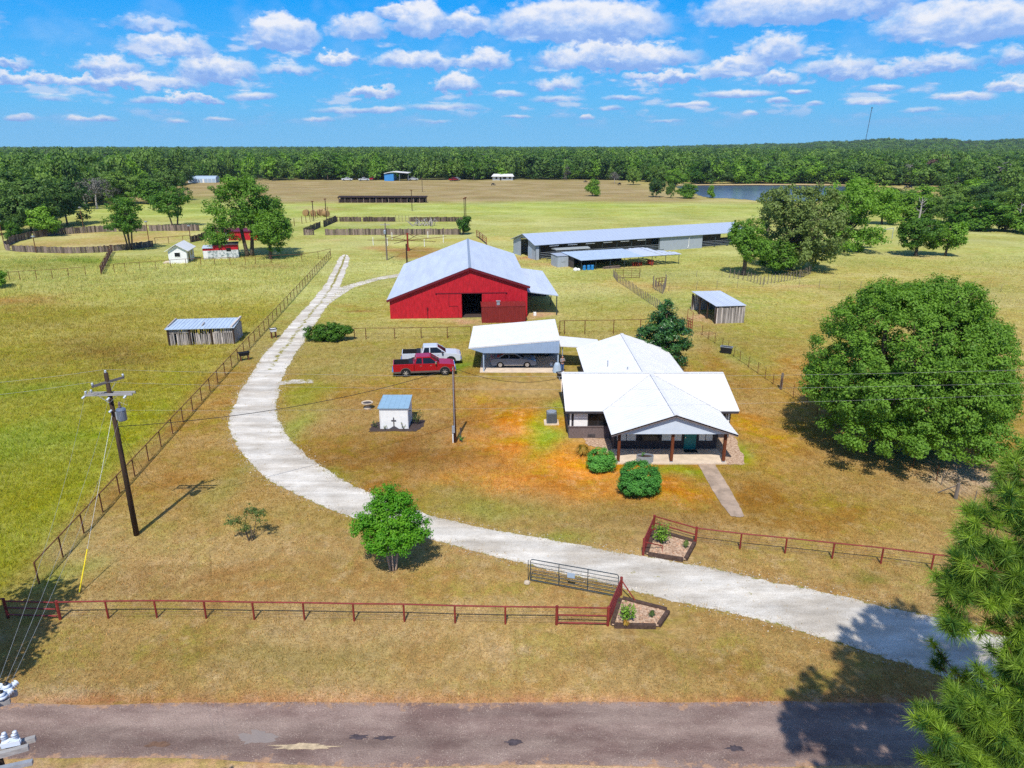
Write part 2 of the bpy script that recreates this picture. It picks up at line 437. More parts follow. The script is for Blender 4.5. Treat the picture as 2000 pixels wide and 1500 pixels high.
MT['dead'] = mat('bleached_dead_wood', lin(190, 182, 176, .7), rough=.9, var=.2, scale=4)
MT['mulch'] = mat('dark_mulch', lin(84, 70, 66, .7), rough=1, var=.4, scale=8, bump=.5)
MT['stones'] = mat('tan_river_stones', lin(196, 152, 122, .75), rough=.9, var=.35, scale=7, col2=lin(236, 206, 176, .75), bump=.9, bscale=14)
MT['yellow'] = mat('yellow_guy_guard', lin(240, 214, 20, .9), rough=.4, var=.04)
MT['blue'] = mat('blue_plastic', lin(50, 140, 210, .8), rough=.4, var=.05)
MT['blue_wall'] = mat('blue_sheet_wall', lin(70, 150, 220, .8), rough=.5, var=.06)
MT['rust'] = mat('rusty_red_machinery', lin(170, 66, 50, .75), rough=.7, var=.3, scale=5)
MT['grey_metal'] = mat('grey_condenser_casing', lin(104, 112, 120, .8), rough=.5, var=.1)
MT['green_grey'] = mat('grey_green_trailer_paint', lin(104, 110, 108, .75), rough=.6, var=.15)
MT['skin'] = mat('skin', lin(206, 152, 122, .8), rough=.6, var=.05)
MT['hair'] = mat('black_hair', (.012, .010, .010), rough=.5, var=.2)
MT['shirt'] = mat('grey_shirt_cloth', lin(150, 146, 150, .8), rough=.9, var=.12, scale=20)
MT['jeans'] = mat('blue_denim', lin(70, 106, 164, .8), rough=.9, var=.12, scale=20)
LF = {}
LF['oak'] = leafmat('oak_leaves', (.034, .105, .014), (.175, .335, .034), .32)
LF['myrtle'] = leafmat('myrtle_leaves', (.075, .26, .012), (.30, .56, .035), .36)
LF['shrub'] = leafmat('shrub_leaves', (.045, .19, .030), (.20, .52, .08), .3)
LF['wood'] = leafmat('woodland_leaves', (.030, .085, .022), (.180, .300, .045), .25)
LF['olive'] = leafmat('olive_green_leaves', (.045, .085, .020), (.17, .235, .055), .22)
LF['bright'] = leafmat('bright_green_leaves', (.050, .140, .012), (.21, .38, .035), .28)
LF['pine'] = leafmat('pine_needles', (.030, .105, .020), (.42, .60, .055), .3, .5, .3)
LF['grey'] = leafmat('grey_dying_leaves', (.075, .078, .062), (.18, .17, .15), .1)
LF['brown'] = leafmat('brown_dead_leaves', (.10, .060, .040), (.21, .13, .10), .1)
LF['magnolia'] = leafmat('glossy_dark_leaves', (.022, .085, .020), (.10, .24, .045), .18, .3, .5)
LF['bush_dark'] = leafmat('dark_bush_leaves', (.020, .080, .006), (.09, .21, .015), .2)
LF['lily'] = leafmat('orange_lily_leaves', (.12, .16, .02), (.55, .26, .03), .2)
# ------------------------------------------------------------------ ground, road, drive, water
def hill_h(x, y):
    """Low wooded rise along the right of the horizon; everything nearer is level."""
    d = np.hypot(x, y); a = np.degrees(np.arctan2(x, y))
    s = np.clip((d - 1600) / 1400, 0, 1); s = s * s * (3 - 2 * s)
    r = np.clip((a - 6) / 26, 0, 1); r = r * r * (3 - 2 * r)
    return s * r * (30 + 4 * np.sin(a * .55) + 3 * np.sin(a * 1.7 + 1))

FENCE_A, FENCE_B = at(75, 1115), at(645, 503)
def left_of_fence(x, y):
    t = (y - FENCE_A.y) / (FENCE_B.y - FENCE_A.y)
    return (FENCE_A.x + (FENCE_B.x - FENCE_A.x) * np.clip(t, -.2, 1.0)) - x

def blend(c, col, w):
    w = w[..., None]
    return c * (1 - w) + np.array(col) * w

def sstep(a, b, x):
    t = np.clip((x - a) / (b - a), 0, 1)
    return t * t * (3 - 2 * t)

def make_ground():
    def axis(lo, hi, st, far, g=1.07):
        a = list(np.arange(lo, hi + st / 2, st)); s = st
        while a[-1] < far: s *= g; a.append(a[-1] + s)
        return a
    ys = axis(8, 130, .55, 5000)
    ys = [-200.0, -60.0, -15.0, 0.0, 5.0] + ys
    right = axis(0, 62, .6, 5000); left = [-q for q in axis(0, 62, .6, 5000)][::-1][:-1]
    xs = np.array(left + right); ys = np.array(ys)
    X, Y = np.meshgrid(xs, ys); nx, ny = len(xs), len(ys)
    Z = hill_h(X, Y)
    c = np.empty(X.shape + (3,)); c[:] = lin(178, 158, 80, .74)
    S = lambda r, g, b, k=.76: lin(r, g, b, k)
    # broad zones of the place
    c = blend(c, S(190, 188, 104), sstep(75, 110, Y))                                     # open pasture
    c = blend(c, S(176, 164, 66), sstep(0, 2, left_of_fence(X, Y)) * (1 - sstep(85, 130, Y)))  # lush left paddock
    c = blend(c, S(168, 168, 44), sstep(0, 2, left_of_fence(X, Y)) * (1 - sstep(45, 75, Y)))
    c = blend(c, S(192, 160, 98), (1 - sstep(36, 42, Y)) * (1 - sstep(-1, 1, left_of_fence(X, Y))))  # verge
    yard = sstep(36, 44, Y) * (1 - sstep(62, 78, Y)) * (1 - sstep(-1, 2, left_of_fence(X, Y)))
    c = blend(c, S(180, 140, 72), yard * .8)
    c = blend(c, S(184, 190, 96), sstep(225, 250, Y) * (1 - sstep(285, 305, Y)) * (X < 160) * .95)   # mown strip
    c = blend(c, S(172, 150, 100), sstep(290, 306, Y) * (1 - sstep(480, 540, Y)) * (1 - sstep(60, 110, X)))
    c = blend(c, S(186, 166, 104), sstep(290, 306, Y) * (1 - sstep(480, 540, Y)) * sstep(60, 110, X) * .8)
    c = blend(c, lin(60, 72, 40, .5), sstep(500, 530, Y))
    c = blend(c, S(196, 176, 100), sstep(25, 60, X) * sstep(36, 50, Y) * (1 - sstep(120, 150, Y)) * .7)
    def spot(px, py, rx, ry, col, w=1.0, p=1.0):
        nonlocal c
        g = at(px, py)
        wx, wy = .32 * rx, .32 * ry; k1, k2 = 2.1 / max(rx, ry), 5.3 / max(rx, ry)
        xw = X + wx * (np.sin(Y * k1 + px) + .7 * np.sin(Y * k2 + X * k1 + py)); yw = Y + wy * (np.sin(X * k1 + py) + .7 * np.sin(X * k2 - Y * k1 + px))
        d = np.exp(-(((xw - g.x) / rx) ** 2 + ((yw - g.y) / ry) ** 2) ** p)
        c = blend(c, col, d * w)
    O = S(240, 158, 40); G = S(148, 172, 40); Br = S(148, 104, 46); T = S(208, 176, 128)
    c = blend(c, S(214, 172, 126), (1 - sstep(20.9, 21.3, Y)))
    spot(1010, 830, 3.4, 4.6, O, 1.0); spot(1090, 920, 4.8, 2.6, O, 1.0); spot(985, 880, 4.2, 4.2, O, .55); spot(960, 930, 3.5, 2.0, O, .45); spot(1180, 960, 3.0, 1.5, O, .55)
    spot(1350, 970, 2.6, 2.2, O, .6); spot(1470, 830, 1.6, 3.5, S(220, 160, 40), .7); spot(1345, 735, 1.0, 4.5, O, .6); spot(1490, 900, 2.2, 2, S(200, 150, 50), .5)
    spot(1060, 850, 1.5, 3.4, S(158, 188, 26), .9); spot(1090, 790, 1.2, 2.4, S(158, 188, 26), .6); spot(1340, 918, 2.2, .8, S(164, 180, 40), .9); spot(1440, 880, .9, 2.5, G, .8)
    spot(800, 900, 7, 3, Br, .45); spot(700, 880, 5, 4, Br, .5); spot(930, 830, 3, 3, Br, .5); spot(1230, 1010, 7, 2, Br, .45); spot(1500, 1010, 6, 2.5, Br, .35)
    spot(600, 770, 2.5, 6, G, .55); spot(700, 720, 5, 3, S(170, 160, 70), .6); spot(560, 850, 1.2, 4, G, .6); spot(900, 710, 1.5, 2.6, S(110, 150, 40), .9)
    spot(640, 930, 2, 1.2, G, .5); spot(980, 1000, 3, 1.3, S(158, 160, 60), .7); spot(1100, 1050, 3, .7, G, .5); spot(900, 970, 3, 1.4, S(160, 160, 70), .5)
    spot(300, 1130, 4, 1.6, Br, .35); spot(400, 1000, 3, 2, S(166, 124, 62), .4); spot(120, 1120, 2.0, 2.5, G, .5); spot(450, 950, 1.2, 4, S(150, 150, 62), .5)
    spot(600, 1280, 5, .8, S(158, 142, 62), .5); spot(1300, 1290, 4, 1.0, S(150, 118, 62), .4); spot(980, 1265, 1.5, .6, T, .5); spot(1690, 1128, .7, .45, S(120, 130, 40), .9)
    spot(600, 1072, .5, .25, T, .9); spot(560, 1080, .5, .25, T, .5); spot(1900, 925, 1.8, 2.2, S(206, 180, 150), .95); spot(1860, 940, 1.8, 1.6, S(206, 180, 150), .7)
    spot(650, 1360, 5, .30, S(222, 172, 122), .7); spot(140, 1362, 2.0, .35, S(228, 206, 170), .8); spot(900, 1362, 8, .25, S(206, 150, 100), .6); spot(1500, 1362, 8, .28, S(206, 150, 100), .7)
    spot(700, 608, 1.8, .7, S(160, 104, 74), .9); spot(920, 628, 2.2, 1.6, S(214, 170, 130), .95); spot(1050, 616, 2.2, 2.2, S(212, 164, 126), .95)
    spot(1370, 625, 2.2, 4, S(206, 162, 126), .95); spot(1390, 650, 2, 1.8, S(196, 156, 116), .7); spot(700, 600, 5, 3, S(176, 148, 66), .5)
    spot(800, 490, 9.5, 8.5, S(176, 128, 74), .8, 3); spot(800, 490, 5, 4, S(150, 140, 60), .3)
    spot(1120, 515, 9, 3, S(206, 156, 110), .6); spot(1210, 520, 12, 2, S(206, 172, 120), .5); spot(1020, 505, 3, 3, S(206, 140, 96), .8)
    spot(200, 465, 20, 16, S(196, 164, 104), .8, 2); spot(60, 590, 6, 5, S(176, 138, 70), .7); spot(15, 585, 2, 2, S(190, 140, 80), .6)
    spot(180, 690, 8, 5, S(150, 122, 66), .7); spot(240, 640, 10, 4, S(172, 152, 70), .6); spot(90, 850, 6, 4, S(142, 164, 34), .7); spot(60, 760, 6, 3, S(136, 162, 40), .5)
    spot(170, 510, 12, 3, S(130, 156, 44), .9); spot(100, 520, 10, 5, S(158, 160, 60), .6); spot(430, 505, 12, 3, S(180, 168, 78), .5); spot(520, 520, 5, 3, S(176, 140, 96), .5)
    spot(1300, 560, 12, 5, S(204, 164, 92), .6); spot(1250, 620, 6, 6, S(176, 140, 64), .4); spot(1150, 600, 6, 8, S(166, 158, 70), .6); spot(1500, 565, 14, 3, S(206, 170, 96), .5)
    spot(1700, 560, 18, 8, S(170, 172, 84), .6); spot(1560, 560, 6, 1.5, S(206, 164, 110), .5); spot(1780, 500, 8, 4, S(206, 178, 112), .6); spot(1650, 600, 8, 6, S(192, 164, 84), .6)
    spot(1450, 700, 2.5, 6, S(150, 160, 60), .6); spot(1390, 690, 1.3, 5, S(176, 126, 56), .6); spot(1600, 720, 5, 5, S(190, 144, 66), .7); spot(1480, 640, 5, 5, S(176, 168, 76), .6)
    spot(1550, 780, 2, 4, S(196, 158, 70), .5); spot(1650, 990, 8, 4, S(176, 140, 64), .5); spot(1950, 830, 4, 6, S(206, 176, 90), .6)
    spot(1000, 400, 60, 14, S(176, 192, 84), .7); spot(430, 415, 26, 18, S(156, 178, 70), .7); spot(430, 390, 20, 22, S(150, 170, 70), .7); spot(620, 408, 8, 8, S(200, 160, 110), .8)
    spot(1350, 410, 40, 12, S(186, 184, 92), .6); spot(950, 470, 14, 5, S(206, 180, 96), .6); spot(720, 445, 24, 12, S(164, 178, 86), .8); spot(430, 375, 14, 30, S(176, 166, 100), .5)
    spot(640, 470, 5, 3, T, .5)
    fr = X * 0
    # the red-earth strip beside the road and the bare soil under the far fences
    edge = sstep(23.4, 23.7, Y) * (1 - sstep(24.0, 24.6, Y)); c = blend(c, S(204, 150, 100), edge * .8)
    c = blend(c, S(208, 160, 116), (1 - sstep(19.6, 20.6, Y)) * .9)
    global GRID
    GRID = (xs, ys, c)
    me = bpy.data.meshes.new('ground')
    co = np.stack([X, Y, Z], -1).reshape(-1, 3).astype(np.float32)
    idx = np.arange(nx * ny).reshape(ny, nx)
    q = np.stack([idx[:-1, :-1], idx[:-1, 1:], idx[1:, 1:], idx[1:, :-1]], -1).reshape(-1, 4)
    me.vertices.add(len(co)); me.vertices.foreach_set('co', co.ravel())
    me.loops.add(q.size); me.loops.foreach_set('vertex_index', q.astype(np.int32).ravel())
    me.polygons.add(len(q)); me.polygons.foreach_set('loop_start', np.arange(0, q.size, 4, dtype=np.int32))
    me.update(calc_edges=True)
    a = me.attributes.new('grass_colour', 'FLOAT_COLOR', 'POINT')
    rgba = np.concatenate([c.reshape(-1, 3), np.ones((nx * ny, 1))], 1).astype(np.float32)
    a.data.foreach_set('color', rgba.ravel())
    me.polygons.foreach_set('use_smooth', [True] * len(q))
    me.materials.append(ground_mat())
    o = bpy.data.objects.new('ground', me); COL.objects.link(o)
    tag(o, 'dry grass ground of the ranch with green and orange patches', 'ground', kind='structure')

def ground_mat():
    m = bpy.data.materials.new('dry_grass'); m.use_nodes = True
    nt = m.node_tree; N, L = nt.nodes, nt.links
    b = N['Principled BSDF']; b.inputs['Roughness'].default_value = .95; b.inputs['Specular IOR Level'].default_value = .05
    at_ = N.new('ShaderNodeAttribute'); at_.attribute_name = 'grass_colour'
    tc = N.new('ShaderNodeTexCoord')
    def noise(scale, detail, rough=.6, stretch=None, dist=0.0):
        n = N.new('ShaderNodeTexNoise'); n.inputs['Scale'].default_value = scale; n.inputs['Detail'].default_value = detail
        n.inputs['Roughness'].default_value = rough; n.inputs['Distortion'].default_value = dist
        if stretch:
            mp = N.new('ShaderNodeMapping'); mp.inputs['Scale'].default_value = stretch; L.new(tc.outputs['Object'], mp.inputs[0]); L.new(mp.outputs[0], n.inputs['Vector'])
        else: L.new(tc.outputs['Object'], n.inputs['Vector'])
        return n.outputs[0]
    def mr(x, a, b_, c, d):
        n = N.new('ShaderNodeMapRange'); L.new(x, n.inputs[0])
        for i, q in enumerate((a, b_, c, d)): n.inputs[i + 1].default_value = q
        return n.outputs[0]
    def mulc(col, k):
        n = N.new('ShaderNodeMix'); n.data_type = 'RGBA'; n.blend_type = 'MULTIPLY'; n.inputs[0].default_value = 1.0
        L.new(col, n.inputs[6]); L.new(k, n.inputs[7]); return n.outputs[2]
    def mixc(f, a, bcol):
        n = N.new('ShaderNodeMix'); n.data_type = 'RGBA'; L.new(f, n.inputs[0]); L.new(a, n.inputs[6])
        if isinstance(bcol, tuple): n.inputs[7].default_value = (*bcol, 1)
        else: L.new(bcol, n.inputs[7])
        return n.outputs[2]
    hs = N.new('ShaderNodeHueSaturation'); L.new(at_.outputs['Color'], hs.inputs['Color']); hs.inputs['Saturation'].default_value = 1.08; hs.inputs['Hue'].default_value = .53; hs.inputs['Value'].default_value = .84
    hs2 = N.new('ShaderNodeHueSaturation'); L.new(at_.outputs['Color'], hs2.inputs['Color']); hs2.inputs['Hue'].default_value = .482; hs2.inputs['Saturation'].default_value = 1.08; hs2.inputs['Value'].default_value = .90
    hs3 = N.new('ShaderNodeHueSaturation'); L.new(at_.outputs['Color'], hs3.inputs['Color']); hs3.inputs['Saturation'].default_value = .86; hs3.inputs['Value'].default_value = 1.20
    c = mixc(mr(noise(.30, 6, .68, None, .8), .47, .60, 0, .9), at_.outputs['Color'], hs.outputs[0])
    c = mixc(mr(noise(.19, 6, .68, (1, 1, 1), .6), .50, .62, 0, .9), c, hs2.outputs[0])
    c = mixc(mr(noise(.8, 6, .72), .51, .66, 0, .9), c, hs3.outputs[0])
    c = mixc(mr(noise(.045, 5, .6, (1, 1.6, 1), .5), .46, .62, 0, .75), c, hs3.outputs[0])
    c = mulc(c, mr(noise(7.5, 7, .78), .28, .72, .62, 1.38))
    c = mulc(c, mr(noise(.06, 3, .5), .3, .7, .86, 1.12))
    c = mulc(c, mr(noise(1.9, 5, .65, (1, .6, 1)), .3, .7, .74, 1.26))
    c = mixc(mr(noise(.55, 7, .72), .64, .72, 0, .65), c, lin(216, 190, 150, .74))
    L.new(c, b.inputs['Base Color'])
    bp = N.new('ShaderNodeBump'); bp.inputs['Strength'].default_value = .9; bp.inputs['Distance'].default_value = .12
    L.new(noise(5.0, 6, .75), bp.inputs['Height']); L.new(bp.outputs[0], b.inputs['Normal'])
    return m
make_ground()

def strip(name, A, B, z, material, cols=8, jitter=.25, grass=None, seed=3, label='', cat='road', step=.5):
    """A ground sheet between two boundary polylines (world points), with ragged edges."""
    rg = np.random.default_rng(seed)
    def resample(P, n):
        P = np.array([(p.x, p.y) for p in P]); d = np.r_[0, np.cumsum(np.hypot(*np.diff(P, axis=0).T))]
        # smooth interpolation through the points
        t = np.linspace(0, d[-1], n)
        q = np.stack([np.interp(t, d, P[:, 0]), np.interp(t, d, P[:, 1])], 1)
        k = max(1, n // 60)
        ker = np.ones(2 * k + 1) / (2 * k + 1)
        for _ in range(2):
            e = np.pad(q, ((k, k), (0, 0)), mode='edge'); q2 = np.stack([np.convolve(e[:, i], ker, 'valid') for i in (0, 1)], 1)
            q2[0], q2[-1] = q[0], q[-1]; q = q2
        return q
    ln = sum((A[i + 1] - A[i]).length for i in range(len(A) - 1))
    n = int(ln / step)
    a, b = resample(A, n), resample(B, n)
    def rough(n):
        r = np.zeros(n)
        for s, w in ((3, .25), (9, .4), (23, .5)):
            ker = np.ones(s) / s; x = np.convolve(rg.normal(0, 1, n + s - 1), ker, 'valid') * math.sqrt(s); r += w * x
        return r
    w = np.linalg.norm(b - a, axis=1, keepdims=True); u = (b - a) / w
    a = a - u * (rough(n) * jitter)[:, None]; b = b + u * (rough(n) * jitter)[:, None]
    t = np.linspace(0, 1, cols + 1)
    P = a[:, None, :] * (1 - t)[None, :, None] + b[:, None, :] * t[None, :, None]
    co = np.concatenate([P, np.full(P.shape[:2] + (1,), z)], 2).reshape(-1, 3)
    idx = np.arange(n * (cols + 1)).reshape(n, cols + 1)
    q = np.stack([idx[:-1, :-1], idx[:-1, 1:], idx[1:, 1:], idx[1:, :-1]], -1).reshape(-1, 4)
    me = bpy.data.meshes.new(name); me.from_pydata(co.tolist(), [], q.tolist())
    g = np.zeros((n, cols + 1)); g[:, 0] = g[:, -1] = .55; g[:, 1] = g[:, -2] = .25
    if grass is not None:
        g = np.maximum(g, grass(P[..., 0], P[..., 1], t[None, :]))
    at_ = me.attributes.new('grassy', 'FLOAT', 'POINT'); at_.data.foreach_set('value', g.ravel().astype(np.float32))
    me.materials.append(material); fix_normals(me)
    if me.polygons[0].normal.z < 0: me.flip_normals()
    o = bpy.data.objects.new(name, me); COL.objects.link(o)
    return tag(o, label, cat, kind='structure')

def gravel_mat(name, c1, c2, cg, fine=22, speck=None, bump=.5):
    m = bpy.data.materials.new(name); m.use_nodes = True
    nt = m.node_tree; N, L = nt.nodes, nt.links
    b = N['Principled BSDF']; b.inputs['Roughness'].default_value = .95; b.inputs['Specular IOR Level'].default_value = .1
    tc = N.new('ShaderNodeTexCoord')
    def noise(s, d, r=.65, st=(1, 1, 1)):
        mp = N.new('ShaderNodeMapping'); mp.inputs['Scale'].default_value = st; L.new(tc.outputs['Object'], mp.inputs[0])
        n = N.new('ShaderNodeTexNoise'); n.inputs['Scale'].default_value = s; n.inputs['Detail'].default_value = d; n.inputs['Roughness'].default_value = r
        L.new(mp.outputs[0], n.inputs['Vector']); return n.outputs[0]
    def mr(x, a, b_, c=0., d=1.):
        n = N.new('ShaderNodeMapRange'); L.new(x, n.inputs[0])
        for i, q in enumerate((a, b_, c, d)): n.inputs[i + 1].default_value = q
        return n.outputs[0]
    def mix(f, a, bb, mode='MIX'):
        n = N.new('ShaderNodeMix'); n.data_type = 'RGBA'; n.blend_type = mode
        if isinstance(f, float): n.inputs[0].default_value = f
        else: L.new(f, n.inputs[0])
        for i, x in ((6, a), (7, bb)):
            if isinstance(x, tuple): n.inputs[i].default_value = (*x, 1)
            else: L.new(x, n.inputs[i])
        return n.outputs[2]
    c = mix(mr(noise(.5, 5, .65, (.45, 1, 1)), .38, .62), c1, c2)
    c = mix(1.0, c, mr(noise(fine, 5, .75), .28, .72, .60, 1.38), 'MULTIPLY')
    c = mix(1.0, c, mr(noise(1.3, 5, .65, (.35, 1, 1)), .3, .7, .84, 1.14), 'MULTIPLY')
    if speck:
        vo = N.new('ShaderNodeTexVoronoi'); vo.inputs['Scale'].default_value = 15.0; L.new(tc.outputs['Object'], vo.inputs['Vector'])
        f = N.new('ShaderNodeMath'); f.operation = 'MULTIPLY'
        L.new(mr(vo.outputs['Distance'], .14, .26, 1, 0), f.inputs[0]); L.new(mr(noise(2.2, 3), .46, .58), f.inputs[1])
        c = mix(f.outputs[0], c, speck)
    c = mix(1.0, c, mr(noise(.9, 3, .5, (.04, 1, 1)), .3, .7, .80, 1.18), 'MULTIPLY')
    if cg:
        a = N.new('ShaderNodeAttribute'); a.attribute_name = 'grassy'
        s = N.new('ShaderNodeMath'); s.operation = 'ADD'; L.new(a.outputs['Fac'], s.inputs[0]); L.new(mr(noise(1.6, 6, .7), .3, .7, -.5, .5), s.inputs[1])
        c = mix(mr(s.outputs[0], .45, .62), c, mix(mr(noise(4, 3), .4, .6), cg, tuple(x * 1.25 for x in cg)))
    L.new(c, b.inputs['Base Color'])
    bp = N.new('ShaderNodeBump'); bp.inputs['Strength'].default_value = bump; bp.inputs['Distance'].default_value = .04
    L.new(noise(fine * .7, 5, .7), bp.inputs['Height']); L.new(bp.outputs[0], b.inputs['Normal'])
    return m

GM_DRIVE = gravel_mat('white_caliche_gravel', lin(204, 194, 178, .78), lin(238, 232, 220, .78), lin(150, 142, 66, .72))
GM_ROAD = gravel_mat('worn_chip_seal', lin(136, 112, 104, .76), lin(172, 150, 138, .76), lin(182, 146, 118, .74), 19, lin(214, 196, 178, .8), .9)
P_ = lambda L_: [at(x, y) for x, y in L_]
# county road, with a ragged seal edge
rx = np.linspace(-60, 60, 60)
strip('road', [Vector((x, 23.85 + .06 * math.sin(x * .7) - .35 * math.exp(-((x + 17.5) / 1.5) ** 2), 0)) for x in rx],
      [Vector((x, 20.6 + .12 * math.sin(x * .5 + 1) + .5 * math.exp(-((x + 17) / 6) ** 2), 0)) for x in rx], .008, GM_ROAD, 10, .03, None, 5,
      'worn grey-brown chip-seal county road with pale potholes', 'road', .35)
UP = P_([(2250, 1330), (2060, 1262), (1940, 1232), (1820, 1206), (1650, 1166), (1480, 1127), (1300, 1094), (1150, 1069), (1000, 1041), (860, 1014), (720, 964), (640, 924), (590, 884), (550, 838), (538, 800),
         (545, 760), (560, 720), (590, 672), (622, 622), (650, 585), (664, 562), (676, 530), (684, 503), (678, 498)])
LO = P_([(2250, 1500), (2060, 1400), (1900, 1338), (1640, 1255), (1500, 1216), (1300, 1166), (1150, 1132), (1035, 1104), (940, 1080), (850, 1056), (700, 1015), (620, 985), (540, 950), (490, 915), (455, 865),
         (445, 820), (460, 775), (488, 735), (516, 690), (548, 655), (588, 610), (628, 565), (650, 530), (662, 502), (672, 497)])
def two_track(x, y, t):
    w = np.exp(-((t - .5) / .13) ** 2)
    return w * (.12 + sstep(66, 74, y) * .45 + sstep(112, 120, y) * .22) + 0 * x
strip('driveway', UP, LO, .012, GM_DRIVE, 22, .11, two_track, 7, 'white gravel driveway curving from the road up to the red barn', 'driveway', .16)
strip('driveway_branch', P_([(648, 590), (690, 562), (740, 547), (800, 538), (850, 534)]), P_([(660, 562), (700, 551), (740, 541), (790, 533), (850, 528)]), .016, GM_DRIVE, 8, .14, None, 8,
      'white gravel spur leading behind the red barn', 'driveway', .4)
strip('driveway_spur', P_([(545, 745), (575, 741), (612, 741)]), P_([(543, 752), (575, 749), (612, 748)]), .016, GM_DRIVE, 8, .2, lambda x, y, t: .34 + .25 * sstep(-21.5, -19, x) + 0 * t, 9,
      'faint gravel spur crossing the lawn beside the driveway', 'driveway', .3)

def flat_poly(name, pts, z, material, label, cat, kind='structure', ragged=0.0, seed=1, sub=6):
    rg = random.Random(seed); out = []
    n = len(pts)
    for i in range(n):
        a, b = pts[i], pts[(i + 1) % n]
        for k in range(sub if ragged else 1):
            p = a.lerp(b, k / sub) if ragged else a
            out.append((p.x + rg.uniform(-ragged, ragged), p.y + rg.uniform(-ragged, ragged), z))
    mb = MB(); mb.add(out, [tuple(range(len(out)))])
    o = mb.build(name, material)
    if o.data.polygons[0].normal.z < 0: o.data.flip_normals()
    return tag(o, label, cat, kind=kind)

# road repairs: real patches of other material lying on the worn seal
M_patch = mat('pale_road_patch', lin(172, 158, 150, .8), rough=.95, var=.2, scale=3, bump=.4, col2=lin(150, 138, 132, .8))
M_sand = mat('sand_filled_pothole', lin(206, 184, 150, .76), rough=1, var=.25, scale=4, bump=.4)
M_tar = mat('dark_tar_patch', lin(86, 76, 80, .75), rough=.85, var=.3, scale=6, bump=.3)
def patch(px, py, rx_, ry_, m, label, z, seed):
    g = at(px, py); rg = random.Random(seed)
    pts = []
    for k in range(26):
        t = 2 * math.pi * k / 26; r = 1 + .3 * math.sin(k * 1.1 + seed) * rg.random() + rg.uniform(-.28, .28)
        pts.append(Vector((g.x + math.cos(t) * rx_ * r, g.y + math.sin(t) * ry_ * r, 0)))
    flat_poly('road_patch', pts, z, m, label, 'road patch')
patch(500, 1440, .75, .32, M_patch, 'pale grey worn patch at the near edge of the road', .014, 1)
patch(590, 1458, 1.1, .14, M_sand, 'long sandy pothole beside the pale grey road patch', .016, 2)
patch(310, 1454, .45, .14, mat('brown_earth_patch', lin(128, 98, 78, .75), var=.25, scale=5), 'brown earth patch in the road', .014, 3)
patch(700, 1440, .4, .12, M_tar, 'dark tar patch in the middle of the road', .014, 4)
patch(750, 1441, .38, .10, M_tar, 'smaller dark tar patch beside another in the road', .014, 5)
patch(1003, 1450, .32, .14, M_tar, 'round dark pothole near the centre of the road', .014, 6)
patch(1435, 1462, .35, .14, M_tar, 'dark pothole on the right stretch of the road', .014, 7)

# pond
M_water = mat('pond_water', (.09, .12, .19), rough=.18, var=.25, scale=.03, bump=.06, bscale=.35, spec=.5)
flat_poly('pond', P_([(1322, 363.5), (1450, 362.5), (1560, 362.5), (1660, 364), (1700, 367), (1680, 385), (1600, 394), (1500, 394), (1440, 388), (1390, 386), (1345, 377)]), .05, M_water,
          'dark blue pond among the trees', 'pond', 'structure', 2.0, 4)
flat_poly('pond_bank', P_([(1318, 361.5), (1450, 360.2), (1560, 360), (1680, 361), (1690, 363.0), (1560, 362.6), (1450, 362.6), (1330, 363.4)]), .3,
          mat('dry_pond_bank', lin(206, 180, 130, .76), var=.2, scale=.1), 'dry tan bank on the far side of the pond', 'bank', 'structure', 1.5, 5)
# beds of stones beside the house walls
flat_poly('stone_bed', [Vector((7.0, 49.0, 0)), Vector((7.75, 49.0, 0)), Vector((7.75, 52.0, 0)), Vector((5.6, 52.0, 0)), Vector((5.9, 50.6, 0)), Vector((6.9, 50.2, 0))], .02, MT['stones'],
          'reddish stone bed against the front left wall of the house', 'stone bed', 'stuff', .12, 6)
flat_poly('stone_bed', [Vector((15.6, 47.2, 0)), Vector((17.0, 47.1, 0)), Vector((17.4, 49.5, 0)), Vector((17.9, 53, 0)), Vector((17.8, 58, 0)), Vector((17.1, 58, 0)), Vector((17.1, 52.2, 0)), Vector((15.6, 52.0, 0))], .02, MT['stones'],
          'tan stone strip beside the porch on the right wall of the house', 'stone bed', 'stuff', .12, 7)

